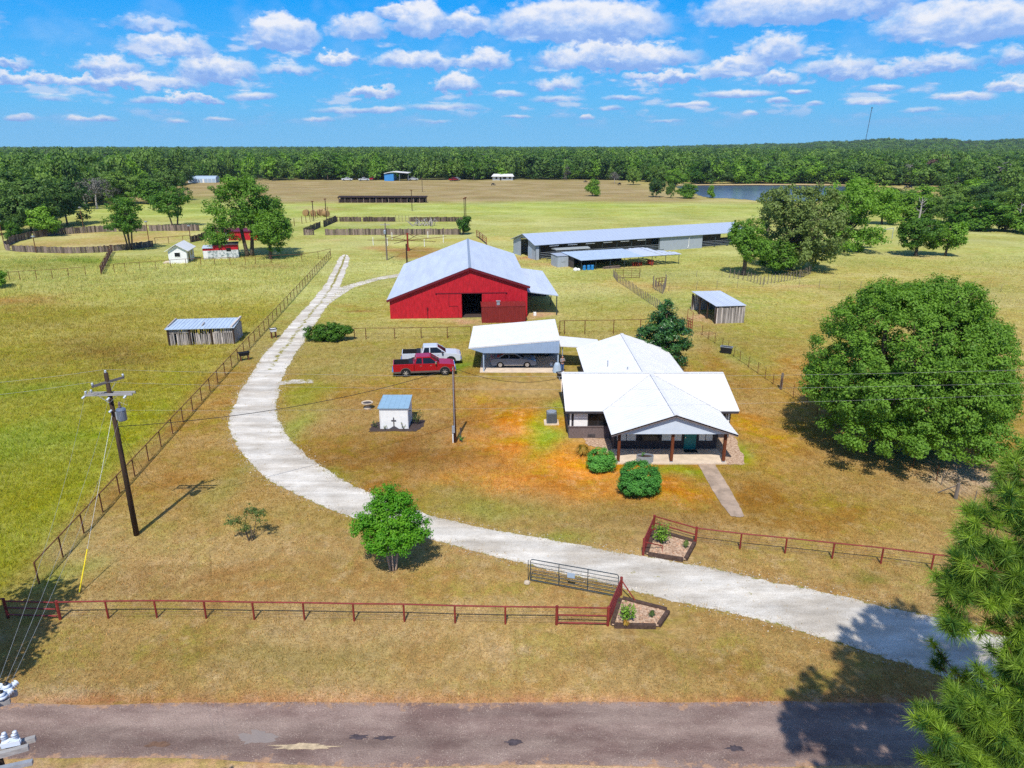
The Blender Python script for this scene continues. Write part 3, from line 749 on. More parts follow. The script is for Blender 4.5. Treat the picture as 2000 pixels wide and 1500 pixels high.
# ------------------------------------------------------------------ grass blades over the near lawns and paddock
def inside(poly, x, y):
    px, py = np.array([p.x for p in poly]), np.array([p.y for p in poly]); r = np.zeros(len(x), bool); j = len(poly) - 1
    for i in range(len(poly)):
        c = ((py[i] > y) != (py[j] > y)) & (x < (px[j] - px[i]) * (y - py[i]) / (py[j] - py[i] + 1e-12) + px[i]); r ^= c; j = i
    return r
def make_grass():
    rg = np.random.default_rng(77); xs, ys, c = GRID
    X, Y, S_ = [], [], []
    for y0, y1, dens, sc in ((20.0, 34, 95, 1.0), (34, 50, 62, 1.15), (50, 70, 34, 1.4), (70, 100, 15, 1.9), (100, 150, 5, 2.8)):
        wmax = (y1 * CP + CH * SP) / CF * 1040
        n = int((y1 - y0) * 2 * wmax * dens); x, y = rg.uniform(-wmax, wmax, n), rg.uniform(y0, y1, n)
        ok = np.abs(x) < (y * CP + CH * SP) / CF * 1030; X.append(x[ok]); Y.append(y[ok]); S_.append(np.full(ok.sum(), sc))
    x, y, sc = map(np.concatenate, (X, Y, S_))
    mid = UP + LO[::-1]
    nx_, ny_ = rg.normal(0, .24, len(x)), rg.normal(0, .24, len(x))
    bad = inside(mid, x + nx_, y + ny_) & ~((np.abs(rg.normal(0, 1, len(x))) > 2.6))
    bad |= y < 23.8 + ny_ * .5
    for (a, b, p, q) in ((4.4, 17.2, 49.6, 70), (7.4, 15.7, 47.0, 52), (13.4, 14.85, 39.2, 48), (-3.4, 8.7, 61.5, 79), (-17, 7, 92, 126), (-11.8, -7.3, 53.4, 57), (4.0, 8.5, 27.8, 31.6), (7.2, 11, 34.4, 38), (5.4, 7.8, 48.8, 52.2), (15.4, 18, 46.9, 58), (2.3, 3.7, 54.2, 56)):
        bad |= (x > a) & (x < b) & (y > p) & (y < q)
    bad |= rg.random(len(x)) < .25 * (np.sin(x * 1.3 + np.sin(y * .9) * 2) * np.sin(y * 1.1 + x * .5) > .25)
    x, y, sc = x[~bad], y[~bad], sc[~bad]
    col = c[np.clip(np.searchsorted(ys, y), 0, len(ys) - 1), np.clip(np.searchsorted(xs, x), 0, len(xs) - 1)]
    lush = sstep(0, 2, left_of_fence(x, y))
    per = 3; n = len(x) * per
    x, y, sc, lush, col = [np.repeat(q, per, 0) for q in (x, y, sc, lush, col)]
    h = (rg.uniform(.05, .13, n) * (1 + 1.3 * lush)) * sc ** .5; w = .010 * sc * rg.uniform(.7, 1.5, n)
    x = x + rg.normal(0, .07, n) * sc; y = y + rg.normal(0, .07, n) * sc
    a = rg.uniform(0, 6.28, n); le = h * rg.uniform(.2, 1.1, n); la = rg.uniform(0, 6.28, n)
    b0 = np.stack([x - np.cos(a) * w, y - np.sin(a) * w, np.zeros(n)], 1); b1 = np.stack([x + np.cos(a) * w, y + np.sin(a) * w, np.zeros(n)], 1)
    tp = np.stack([x + np.cos(la) * le, y + np.sin(la) * le, h], 1)
    o = np_mesh('grass', np.stack([b0, b1, tp], 1).reshape(-1, 3), 3, blade_mat())
    k = np.exp(rg.normal(.20, .24, (n, 1))); hue = rg.normal(0, .10, (n, 1))
    col = np.clip(col * k * np.concatenate([1 + hue, 1 - hue * .2, 1 - np.abs(hue) * .3], 1), 0, .9)
    at_ = o.data.attributes.new('blade', 'FLOAT_COLOR', 'FACE'); at_.data.foreach_set('color', np.concatenate([col, np.ones((n, 1))], 1).astype(np.float32).ravel())
    tag(o, 'short dry grass blades over the lawns, verge and left paddock', 'grass', kind='stuff')
def blade_mat():
    m = bpy.data.materials.new('grass_blades'); m.use_nodes = True; nt = m.node_tree; N, L = nt.nodes, nt.links
    b = N['Principled BSDF']; b.inputs['Roughness'].default_value = .8; b.inputs['Specular IOR Level'].default_value = .1
    a = N.new('ShaderNodeAttribute'); a.attribute_name = 'blade'; L.new(a.outputs['Color'], b.inputs['Base Color'])
    t = N.new('ShaderNodeBsdfTranslucent'); L.new(a.outputs['Color'], t.inputs[0]); ms = N.new('ShaderNodeMixShader'); ms.inputs[0].default_value = .3
    L.new(b.outputs[0], ms.inputs[1]); L.new(t.outputs[0], ms.inputs[2]); L.new(ms.outputs[0], N['Material Output'].inputs[0])
    return m
make_grass()

def make_loose_gravel():
    rg = np.random.default_rng(5); P = []
    for E in (UP, LO):
        for i in range(len(E) - 1):
            a, b = E[i], E[i + 1]; L_ = (b - a).length
            if max(a.y, b.y) > 85: continue
            n = int(L_ * 45); t = rg.random(n); d = (b - a) / L_; o = rg.normal(0, .28, n)
            P.append(np.stack([a.x + (b.x - a.x) * t - d.y * o, a.y + (b.y - a.y) * t + d.x * o, np.full(n, .03)], 1))
    P = np.concatenate(P); nr = np.array([0, 0, 1.]) + rg.normal(0, .35, P.shape); nr /= np.linalg.norm(nr, axis=1, keepdims=True)
    s = np.exp(rg.normal(-3.75, .4, len(P)))
    v = leaf_quads_(P, nr, s, rg)
    o = np_mesh('loose_gravel', v, 4, mat('loose_white_stones', lin(214, 204, 188, .78), rough=.95, var=.25, scale=3), rg.random(len(P)))
    tag(o, 'loose white stones scattered along the driveway edges', 'gravel', kind='stuff')
def leaf_quads_(pos, nrm, size, rg):
    t = rg.normal(0, 1, pos.shape); t -= nrm * np.sum(t * nrm, 1, keepdims=True); t /= np.linalg.norm(t, axis=1, keepdims=True) + 1e-9
    b = np.cross(nrm, t); s = size[:, None]
    return np.stack([pos - t * s, pos + b * s * .8, pos + t * s, pos - b * s * .8], 1).reshape(-1, 3)
make_loose_gravel()
# ------------------------------------------------------------------ trees and plants
def unit(rg, n):
    v = rg.normal(0, 1, (n, 3)); return v / np.linalg.norm(v, axis=1, keepdims=True)

def leaf_quads(pos, nrm, size, rg, aspect=.6):
    """Small rhombic leaf clusters at pos facing nrm."""
    n = len(pos)
    t = rg.normal(0, 1, (n, 3)); t -= nrm * np.sum(t * nrm, 1, keepdims=True); t /= np.linalg.norm(t, axis=1, keepdims=True) + 1e-9
    b = np.cross(nrm, t); s = (size * rg.uniform(.65, 1.25, n))[:, None]
    bend = nrm * s * rg.uniform(-.25, .1, (n, 1))
    return np.stack([pos - t * s * .55 + bend, pos + b * s * .5 * aspect, pos + t * s * .55 + bend, pos - b * s * .5 * aspect], 1).reshape(-1, 3)

def crown_verts(lobes, clumps, cr, per, leaf, seed, shell=.55, flat=.75, up=.35, low_cut=-1.0):
    """Leaf clusters gathered in clumps through a set of ellipsoid lobes ((x,y,z),(rx,ry,rz))."""
    rg = np.random.default_rng(seed)
    vol = np.array([r[0] * r[1] * r[2] for _, r in lobes]) ** .7; vol /= vol.sum()
    P, Nn, T = [], [], []
    for k in range(clumps):
        i = rg.choice(len(lobes), p=vol); c, r = np.array(lobes[i][0]), np.array(lobes[i][1])
        d = unit(rg, 1)[0]
        while d[2] < low_cut: d = unit(rg, 1)[0]
        cen = c + d * r * (shell + (1 - shell) * rg.random() ** .6)
        m = int(per * rg.uniform(.6, 1.35)); rr = cr * rg.uniform(.65, 1.3)
        u = unit(rg, m); q = u * (rg.random((m, 1)) ** (1 / 2.2)) * rr * np.array([1, 1, flat])
        nr = u * .55 + d * .5 + np.array([0, 0, up + .1]) + rg.normal(0, .36, (m, 3)); nr /= np.linalg.norm(nr, axis=1, keepdims=True)
        P.append(cen + q); Nn.append(nr); T.append(np.clip(rg.normal(.5, .14) + rg.normal(0, .16, m), 0, 1))
    P, Nn, T = np.concatenate(P), np.concatenate(Nn), np.concatenate(T)
    ok = P[:, 2] > .08
    P, Nn, T = P[ok], Nn[ok], T[ok]
    return leaf_quads(P, Nn, leaf, rg), T

def trunk_mb(h_fork, r, lobes, seed, stems=1, spread=.3, limb_r=.42, nmax=9):
    rg = random.Random(seed); mb = MB()
    ls = sorted(lobes, key=lambda l: -l[1][0] * l[1][2])[:nmax]
    for s in range(stems):
        a = 2 * math.pi * s / max(1, stems) + .4
        b = Vector((math.cos(a) * spread * .35, math.sin(a) * spread * .35, -.15)) if stems > 1 else Vector((0, 0, -.15))
        top = Vector((math.cos(a) * spread, math.sin(a) * spread, h_fork)) if stems > 1 else Vector((rg.uniform(-.1, .1) * h_fork, rg.uniform(-.1, .1) * h_fork, h_fork))
        mid = b.lerp(top, .5) + Vector((rg.uniform(-.1, .1), rg.uniform(-.1, .1), 0)) * r * 3
        mb.tube([b, b.lerp(mid, .35), mid, top], [r * 1.45, r * 1.02, r * .9, r * .78], 9)
        mine = ls if stems == 1 else [l for i, l in enumerate(ls) if i % stems == s]
        for (c, rr) in mine:
            e = Vector(c) + Vector((0, 0, rr[2] * .25)); m1 = top.lerp(e, .5) + Vector((rg.uniform(-.12, .12), rg.uniform(-.12, .12), -.06)) * (e - top).length
            mb.tube([top - Vector((0, 0, r * .5)), m1, e], [r * limb_r * 1.4, r * limb_r, r * limb_r * .35], 6)
            for _ in range(4):
                d = Vector((rg.uniform(-1, 1) * rr[0], rg.uniform(-1, 1) * rr[1], rg.uniform(-.3, .9) * rr[2]))
                st = m1.lerp(e, rg.uniform(.2, .9)); mb.tube([st, Vector(c) + d * .75], [r * limb_r * .45, r * limb_r * .12], 4)
    return mb

def random_lobes(rg, w, h, base, n, top_bias=.5):
    """Lobes filling a crown w wide between the heights base and h."""
    L_ = []; ch = h - base
    for i in range(n):
        a = rg.uniform(0, 6.283); q = rg.uniform(.15, 1) ** .5
        z = base + ch * rg.uniform(.14, .84)
        prof = math.sqrt(max(.12, 1 - ((z - base) / ch - .45) ** 2 / .42))
        rr = w * .5 * rg.uniform(.32, .5)
        x, y = math.cos(a) * q * (w * .5 * prof - rr * .8), math.sin(a) * q * (w * .5 * prof - rr * .8)
        L_.append(((x, y, z), (rr, rr, min(rr * rg.uniform(.65, .95), ch * .4))))
    L_.append(((0, 0, base + ch * .6), (w * .26, w * .26, ch * .38)))
    return L_

def make_tree(name, label, cat, loc, w, h, base, leafm, seed, clumps=90, cr=.9, per=60, leaf=.4, lobes=None, nl=8, r=.25, stems=1, spread=.5, bark='bark', group=None, shell=.5, rz=0, up=.35, flat=.75):
    rg = random.Random(seed)
    lobes = lobes or random_lobes(rg, w, h, base, nl)
    t = thing(name, label, cat, loc, rz, group)
    v, tone = crown_verts(lobes, clumps, cr, per, leaf, seed, shell=shell, up=up, flat=flat)
    np_mesh('crown', v, 4, leafm, tone, t)
    trunk_mb(base + (h - base) * .25, r, lobes, seed, stems, spread).build('trunk', MT[bark], t, local=True, smooth=True)
    return t

G_RIGHT = 'trees lining the field below the pond'
G_LEFT = 'trees in the grove behind the round arena'
def base_of(px, py): 
    g = at(px, py); return g
def px_m(px_w, g): return px_w * depth_of(g.x, g.y) / CF
def tree_h(top_py, g): return top_z(top_py, g.y)

# --- big spreading shade tree right of the house
g = at(1775, 880)
g = Vector((29.3, 50.3, 0))
rg0 = random.Random(5)
big_l = [((0, 0, 6.3), (6.9, 6.9, 6.3)), ((0, 0, 6.6), (5.4, 5.4, 5.9)), ((0, 0, 4.2), (7.0, 7.0, 3.3))]
for i in range(44):
    z = rg0.uniform(1.4, 11.8); a = rg0.uniform(0, 6.28)
    R = 7.7 * math.sqrt(max(.04, 1 - (max(0, z - 4.2) / 9.0) ** 2)) * (1 if z > 3 else .82 + .06 * z); rr = rg0.uniform(1.0, 1.7); q = rg0.uniform(.84, .95)
    big_l.append(((math.cos(a) * (R - rr * .8) * q, math.sin(a) * (R - rr * .8) * q, z), (rr, rr, rr * .85)))
big_l += [((-2.2, 0, 11.2), (1.8, 1.8, 1.7)), ((2.2, .4, 11.5), (1.9, 1.9, 1.7)), ((.2, -.8, 11.9), (1.7, 1.7, 1.4)), ((-1.0, -6.4, 2.2), (1.8, 1.4, .9)), ((1.6, -6.6, 2.0), (1.7, 1.4, .9)), ((3.6, -6.0, 2.0), (1.8, 1.5, 1.0)), ((-4.6, -5.2, 2.2), (1.8, 1.6, 1.0))]
big_l = [((x, y, 1.0 + z * .925), (a, b_, c_ * .93)) for (x, y, z), (a, b_, c_) in big_l]
make_tree('shade_tree', 'huge round green shade tree spreading over the lawn beside the house', 'tree', g, 15, 13.5, 1.8, LF['oak'], 21, 2700, .56, 80, .18, big_l, r=.42, stems=3, spread=.9, shell=.80, up=.3)

# --- crepe myrtle by the drive
g = at(768, 1112)
cm = [((0, 0, 2.6), (1.25, 1.25, 1.0)), ((-1.2, .1, 2.1), (.85, .85, .6)), ((1.15, -.1, 2.0), (.85, .85, .6)), ((.2, -.7, 1.55), (1.1, .9, .5)), ((-.5, -.6, 1.5), (.9, .8, .5)),
      ((-.2, .3, 3.5), (.7, .7, .7)), ((.5, 0, 3.2), (.7, .7, .7)), ((.8, .5, 1.7), (.9, .8, .55)), ((-.9, .6, 1.7), (.8, .8, .5))]
cm = [((x * (1.12 if z > 1.75 else .95), y * 1.05, z * 1.14 + .32), (a * 1.08, b_ * 1.05, c_ * 1.08)) for (x, y, z), (a, b_, c_) in cm] + [((-.85, 0, 3.25), (.85, .8, .7)), ((.9, 0, 3.2), (.85, .8, .7)), ((0, -.5, 2.6), (1.3, 1.0, .7)), ((-.3, 0, 4.0), (.7, .7, .6))]
make_tree('crepe_myrtle', 'bright green multi-stemmed myrtle tree beside the white driveway', 'tree', g, 4, 4.1, 1.0, LF['myrtle'], 31, 460, .32, 60, .12, cm, r=.05, stems=7, spread=.45, bark='bark_pale', shell=.35, up=.6)
# --- sparse young tree
g = at(490, 1055)
sp_l = [((-.55, 0, 1.0), (.45, .4, .2)), ((.35, .1, 1.25), (.35, .35, .3)), ((.5, -.1, .95), (.3, .3, .2)), ((0, .2, 1.35), (.3, .3, .3)), ((-.2, -.2, .75), (.3, .3, .2))]
sp_l = [((x * 1.6, y * 1.5, z * 1.35), (a * 1.35, b_ * 1.3, c_ * 1.3)) for (x, y, z), (a, b_, c_) in sp_l]
make_tree('young_tree', 'small sparse young tree with bare stems on the lawn', 'tree', g, 1.6, 1.7, .5, LF['olive'], 32, 70, .2, 26, .09, sp_l, r=.032, stems=5, spread=.3, shell=.3)
# --- glossy tree behind the house
g = at(1292, 722)
hl = [((0, 0, 6.2), (.9, .9, 1.2)), ((0, 0, 4.6), (1.9, 1.9, 1.6)), ((-1.3, .2, 3.4), (1.4, 1.4, 1.2)), ((1.4, 0, 3.5), (1.4, 1.4, 1.3)), ((.3, -1.2, 3.0), (1.6, 1.5, 1.2)), ((.6, -.6, 2.0), (2.0, 1.8, .9)), ((-1, -.6, 2.2), (1.7, 1.6, 1.0)), ((1.0, 1.0, 4.6), (1.2, 1.2, 1.2))]
make_tree('magnolia_tree', 'dark glossy conical tree rising behind the white house roof', 'tree', g, 5.4, 7.6, .9, LF['magnolia'], 33, 250, .52, 70, .24, hl, r=.16, shell=.6)
# --- low dark bush beside the drive
g = at(640, 665)
bl = [((-1.7, 0, 1.1), (1.1, 1.1, .75)), ((0, 0, 1.4), (1.3, 1.3, .9)), ((1.5, 0, 1.2), (1.2, 1.1, .8)), ((2.3, .2, 1.3), (.7, .7, .4)), ((.6, -.5, .8), (1.3, 1.0, .6)), ((-.9, -.4, .8), (1.1, 1.0, .6))]
make_tree('low_tree', 'low wide dark green tree beside the driveway near the red barn', 'tree', g, 5.4, 2.4, .3, LF['bush_dark'], 34, 170, .42, 60, .2, bl, r=.12, shell=.55)

def shrub(name, label, g, w, h, lm, seed, clumps, cr, per, leaf, group=None, cat='shrub'):
    t = thing(name, label, cat, g, 0, group)
    lobes = [((0, 0, h * .52), (w * .42, w * .42, h * .42)), ((-w * .14, -w * .12, h * .36), (w * .34, w * .34, h * .3)), ((w * .14, -w * .08, h * .4), (w * .33, w * .33, h * .34))]
    v, tone = crown_verts(lobes, clumps, cr, per, leaf, seed, shell=.75, up=.5)
    np_mesh('foliage', v, 4, lm, tone, t)
    mb = MB()
    for k in range(7):
        a = k * .9; mb.tube([(0, 0, -.05), (math.cos(a) * w * .12, math.sin(a) * w * .12, h * .4), (math.cos(a) * w * .26, math.sin(a) * w * .26, h * .75)], [.035, .022, .008], 5)
    mb.build('stem', MT['bark'], t, local=True)
    return t
shrub('round_shrub', 'large round green shrub in front of the porch', at(1247, 962), 3.05, 2.35, LF['shrub'], 41, 300, .25, 80, .105)
shrub('round_shrub', 'smaller green shrub behind the large round one by the house corner', at(1174, 917), 2.2, 1.75, LF['shrub'], 42, 190, .23, 76, .10)

def plant(name, label, g, w, h, lm, seed, n=60, cat='plant', group=None, leaf=.12):
    """A clump of stems carrying leaves."""
    rg = np.random.default_rng(seed); t = thing(name, label, cat, g, 0, group)
    mb = MB(); P = []; Nn = []
    for k in range(max(4, n // 9)):
        a = rg.uniform(0, 6.28); q = rg.uniform(.2, 1) * w * .5
        e = np.array([math.cos(a) * q, math.sin(a) * q, h * rg.uniform(.55, 1)])
        mb.tube([(0, 0, -.03), tuple(e * np.array([.4, .4, .6])), tuple(e)], [.018, .012, .005], 4)
        for j in range(9):
            s = rg.uniform(.35, 1.05); P.append(e * np.array([s, s, s]) + rg.normal(0, .06 * w, 3)); 
            v = np.array([math.cos(a) * .4, math.sin(a) * .4, .8]) + rg.normal(0, .45, 3); Nn.append(v / np.linalg.norm(v))
    P = np.array(P); P[:, 2] = np.maximum(P[:, 2], .05)
    np_mesh('foliage', leaf_quads(P, np.array(Nn), leaf, rg, .55), 4, lm, rg.random(len(P)), t)
    mb.build('stem', MT['bark'], t, local=True)
    return t
def strappy(name, label, g, w, h, lm, seed, n=70, cat='plant', group=None):
    """A tuft of arching blade leaves."""
    rg = np.random.default_rng(seed); o = []; 
    for k in range(n):
        a = rg.uniform(0, 6.28); q = w * .5 * rg.uniform(.3, 1); hh = h * rg.uniform(.55, 1); s = np.array([-math.sin(a), math.cos(a), 0]) * .02
        d = np.array([math.cos(a), math.sin(a), 0]); b0 = d * w * .06; m = d * q * .5 + np.array([0, 0, hh]); e = d * q + np.array([0, 0, hh * .55])
        o += [b0 - s, b0 + s, m + s * 1.1, m - s * 1.1, m - s * 1.1, m + s * 1.1, e + s * .2, e - s * .2]
    t = np_mesh(name, np.array(o), 4, lm, rg.random(n * 2)); t.location = g
    return tag(t, label, cat, group)
strappy('lily_clump', 'orange and green strappy clump beside the house corner', at(1138, 888), 1.7, .75, LF['lily'], 44, 260)

# --- long-needled pine at the right edge
def make_pine(name, label, loc, seed, h, whorls, rmax, z0, boughs=()):
    rg = np.random.default_rng(seed); t = thing(name, label, 'tree', loc)
    br = MB(); tufts = []
    lean = np.array([.02, .03])
    for i in range(whorls):
        z = z0 + (h - z0) * (i / whorls) ** .95
        R = rmax * (1 - ((z - z0) / (h - z0)) ** 3.2) * rg.uniform(.75, 1.1) + .6
        for j in range(rg.integers(3, 6)):
            a = rg.uniform(0, 6.28); rr = R * rg.uniform(.65, 1.08)
            b = np.array([lean[0] * z, lean[1] * z, z]); d = np.array([math.cos(a), math.sin(a), 0])
            m = b + d * rr * .55 + np.array([0, 0, rr * rg.uniform(-.05, .12)]); e = b + d * rr + np.array([0, 0, rr * rg.uniform(.05, .35)])
            br.tube([b, m, e], [.065, .04, .018], 5)
            tufts.append((e, d + np.array([0, 0, .8])))
            for s in range(int(4 + rr * 2.6)):
                q = rg.uniform(.3, 1.0); st = b + (m - b) * q / .55 if q < .55 else m + (e - m) * (q - .55) / .45
                sd = np.array([-d[1], d[0], 0]) * rg.choice([-1, 1]) * rg.uniform(.4, 1) + d * rg.uniform(.2, .8) + np.array([0, 0, rg.uniform(.0, .7)])
                sd /= np.linalg.norm(sd); ln = rr * rg.uniform(.16, .34) * (1.25 - q * .5)
                en = st + sd * ln; br.tube([st, st + sd * ln * .5 + np.array([0, 0, -.03]), en], [.022, .016, .01], 4)
                tufts.append((en, sd + np.array([0, 0, .5])))
                if ln > .5: 
                    for _ in range(2): 
                        o = rg.normal(0, .22, 3) + np.array([0, 0, .08]); tufts.append((en + o, sd * .6 + o * 2 + np.array([0, 0, .6]))); br.tube([st + sd * ln * .5, en + o], [.012, .008], 4)
    for (px, py, Y) in boughs:
        q = view_dir(px, py); k = Y / q.y; e = np.array([q.x * k, Y, CH + q.z * k]) - np.array(loc)
        b = np.array([lean[0] * e[2], lean[1] * e[2], e[2] - .25 * math.hypot(e[0], e[1])]); d = e - b; rr = np.linalg.norm(d); d = d / rr
        m = b + (e - b) * .55 + np.array([0, 0, -.12]); br.tube([b, m, e], [.07, .042, .018], 5); tufts.append((e, d + np.array([0, 0, .6])))
        for s in range(int(5 + rr * 3.2)):
            q_ = 1 - rg.random() ** 1.6 * .75; st = b + (e - b) * q_
            sd = np.array([-d[1], d[0], 0]) * rg.choice([-1, 1]) * rg.uniform(.3, 1) + d * rg.uniform(.1, .8) + np.array([0, 0, rg.uniform(-.15, .7)]); sd /= np.linalg.norm(sd)
            ln = rg.uniform(.2, .5); en = st + sd * ln; br.tube([st, st + sd * ln * .5 + np.array([0, 0, -.03]), en], [.02, .015, .01], 4); tufts.append((en, sd + np.array([0, 0, .5])))
    tufts.append((np.array([lean[0] * h, lean[1] * h, h + .1]), np.array([0, 0, 1.])))
    C = np.array([q[0] for q in tufts]); D = np.array([q[1] for q in tufts]); D /= np.linalg.norm(D, axis=1, keepdims=True)
    per = 120; n = len(C) * per
    c = np.repeat(C, per, 0); d = np.repeat(D, per, 0)
    s = d * rg.uniform(-.5, 1.0, (n, 1)) + unit(rg, n) * rg.uniform(.55, 1.0, (n, 1)); s /= np.linalg.norm(s, axis=1, keepdims=True)
    ln = rg.uniform(.26, .40, (n, 1)); b0 = c + d * rg.uniform(-.16, .06, (n, 1))
    tip = b0 + s * ln + np.array([0, 0, -1]) * ln ** 2 * .35
    sd = np.cross(s, unit(rg, n)); sd /= np.linalg.norm(sd, axis=1, keepdims=True) + 1e-9; wd = .0095
    v = np.stack([b0 - sd * wd, b0 + sd * wd, tip], 1).reshape(-1, 3)
    tone = np.clip(np.repeat(rg.normal(.6, .3, len(C)), per) + rg.normal(0, .12, n), 0, 1)
    np_mesh('crown', v, 3, LF['pine'], tone, t)
    tr = MB(); tr.tube([(0, 0, -.2), (lean[0] * h * .5, lean[1] * h * .5, h * .5), (lean[0] * h, lean[1] * h, h)], [.27, .18, .04], 10)
    tr.build('trunk', MT['bark_pine'], t, local=True, smooth=True)
    br.build('branches', MT['bark_pine'], t, local=True)
    return t
make_pine('pine_tree', 'tall long-needled pine leaning into the right edge over the road', (16.5, 13.2, 0), 51, 22.5, 28, 4.3, 7.0, [(1881, 1100, 13.4), (1936, 1075, 13.8), (1976, 1130, 13.4), (2011, 1180, 13.0), (1961, 1000, 14.2), (1996, 990, 14.0), (2021, 1040, 13.8), (2026, 890, 14.6), (1829, 1425, 12.2), (1859, 1370, 12.4), (1869, 1460, 12.0), (1904, 1400, 12.2), (1929, 1440, 12.0), (1986, 1300, 12.7), (1969, 1390, 12.1), (1979, 1470, 11.8), (2031, 1340, 12.3), (1909, 1500, 11.8), (1859, 1510, 11.8), (1873, 1130, 13.6), (1958, 1090, 13.6), (1893, 1050, 13.9), (1928, 1160, 13.2), (1958, 960, 14.3), (1826, 1400, 12.6), (1851, 1440, 12.3), (1876, 1370, 12.5), (1901, 1480, 12.0), (1921, 1430, 12.2), (1836, 1500, 12.0), (1871, 1480, 12.1), (1868, 1150, 13.4), (1960, 1300, 12.9), (1930, 1335, 12.6), (1850, 1215, 13.2), (1992, 1240, 13.1), (2010, 1285, 12.9), (1840, 1160, 13.5), (1905, 1020, 14.1), (1990, 925, 14.4)])
# the tree left of the frame that throws the shade on the front left corner
make_tree('roadside_tree', 'dark leafy tree just outside the left edge shading the corner post', 'tree', (-26.3, 22.9, 0), 9.2, 10, 2.0, LF['oak'], 52, 150, .8, 60, .34, r=.25)

# --- middle distance trees (prototypes first, then copies of the same kinds)
def lobed(name, label, px, py, w_px, top_py, lm, seed, clumps, cr=1.0, per=44, leaf=.5, base=.2, nl=9, stems=1, r=.35, group=None, cat='tree', bark='bark', shell=.5, spread=.8, shape=None):
    g = at(px, py); w = px_m(w_px, g); h = tree_h(top_py, g)
    lobes = None
    if shape: lobes = [((x * w, y * w, z * h), (a * w, a * w, b * h)) for x, y, z, a, b in shape]
    return make_tree(name, label, cat, g, w, h, h * base, lm, seed, clumps, cr, per, leaf, lobes, nl, r, stems, spread, bark, group, shell)
oakshape = [(-.02, 0, .86, .17, .10), (-.15, 0, .78, .17, .12), (.12, 0, .80, .15, .10), (-.30, 0, .60, .13, .09), (.05, 0, .62, .22, .13), (.28, 0, .50, .15, .10), (.36, 0, .40, .12, .08), (-.12, -.1, .48, .2, .1),
            (.12, -.1, .42, .2, .1), (-.30, 0, .33, .14, .09), (-.36, 0, .22, .12, .08), (-.22, -.1, .22, .15, .09), (.02, .15, .5, .2, .15), (.18, .15, .6, .15, .1)]
lobed('oak_tree', 'tall irregular oak standing behind the red and white shed', 488, 500, 182, 333, LF['oak'], 61, 340, 1.15, 60, .46, shape=oakshape, stems=2, r=.4, spread=1.2, shell=.35)
lobed('round_tree', 'bright green round tree in front of the tall oak', 528, 506, 92, 417, LF['bright'], 62, 150, .95, 60, .42, base=.12, shell=.6)
lobed('spreading_tree', 'pale green many-trunked tree growing from the near wall of the round arena', 255, 488, 100, 384, LF['bright'], 63, 170, .95, 45, .42, base=.32, stems=4, r=.18, spread=1.0, shell=.4)
lobed('spreading_tree', 'loose twin-trunked tree behind the far wall of the round arena', 342, 443, 96, 366, LF['bright'], 64, 140, 1.2, 45, .55, base=.34, stems=2, r=.22, spread=1.6, shell=.4)
lobed('pasture_oak', 'broad oak with pale trunk standing first in the group beside the long barn', 1452, 537, 92, 420, LF['oak'], 65, 170, .85, 60, .38, base=.14, r=.4, shell=.55)
lobed('pasture_oak', 'largest grey-green oak in the middle of the group beside the long barn', 1545, 528, 200, 358, LF['olive'], 66, 380, 1.15, 60, .46, base=.02, nl=19, r=.45, shell=.5)
lobed('pasture_oak', 'tall shadowy oak at the back of the group near the pond', 1650, 492, 150, 342, LF['oak'], 67, 300, 1.2, 58, .52, base=.0, nl=16, r=.45, shell=.5)
lobed('pasture_oak', 'lone rounded oak with a wide shadow in the right pasture', 1788, 499, 100, 420, LF['oak'], 68, 170, .95, 55, .45, base=.18, r=.35, shell=.6)
lobed('pasture_oak', 'lower oak joined to the right side of the lone pasture oak', 1846, 500, 62, 428, LF['oak'], 69, 90, .9, 55, .45, base=.1, r=.25, shell=.55)
lobed('pasture_oak', 'low leafy oak touching the log pen under the big grey-green oak', 1515, 534, 95, 470, LF['oak'], 70, 110, .8, 55, .38, base=.05, r=.25, shell=.6)
lobed('sparse_tree', 'thin grey-limbed tree rising behind the first oak of the group', 1497, 500, 52, 358, LF['olive'], 71, 70, .95, 36, .45, base=.4, r=.26, shell=.3)
lobed('pen_tree', 'small leaning tree at the corner of the boarded pen', 905, 458, 36, 424, LF['bush_dark'], 72, 60, .75, 40, .45, base=.1, r=.3, shell=.4)
lobed('edge_bush', 'green bush cut by the left edge of the view beside the field pen', -6, 562, 62, 520, LF['bright'], 73, 70, .6, 50, .3, base=.02, r=.12)

# copies share crown meshes: one prototype of each kind, scaled and turned
PROTO = {}
def grow(kind, label, px, py, w_px, top_py, group, rz, name=None):
    g = at(px, py); w, h = px_m(w_px, g), tree_h(top_py, g)
    s, pw, ph, nm = PROTO[kind]
    return copy_tree(s, name or nm, label, 'tree', g, rz, (w / pw, w / pw, h / ph), group)
def proto(kind, name, label, px, py, w_px, top_py, lm, seed, clumps, cr, per, leaf, base, group, **k):
    g = at(px, py); w, h = px_m(w_px, g), tree_h(top_py, g)
    t = make_tree(name, label, 'tree', g, w, h, h * base, lm, seed, clumps, cr, per, leaf, group=group, **k)
    PROTO[kind] = (t, w, h, name); return t
proto('a', 'grove_tree', 'big bright-topped tree at the front of the left grove', 62, 452, 150, 342, LF['wood'], 81, 190, 1.5, 60, .7, .05, G_LEFT, nl=12, r=.3)
proto('b', 'field_tree', 'bright green bushy tree at the bend of the field edge', 1722, 438, 66, 366, LF['bright'], 82, 110, 1.5, 50, .7, .05, G_RIGHT, nl=9, r=.3)
proto('c', 'grey_tree', 'grey half-dead tree leaning beside the left grove', 190, 408, 84, 343, LF['grey'], 83, 60, 1.6, 26, .6, .25, G_LEFT, nl=9, r=.35, bark='dead', shell=.3)
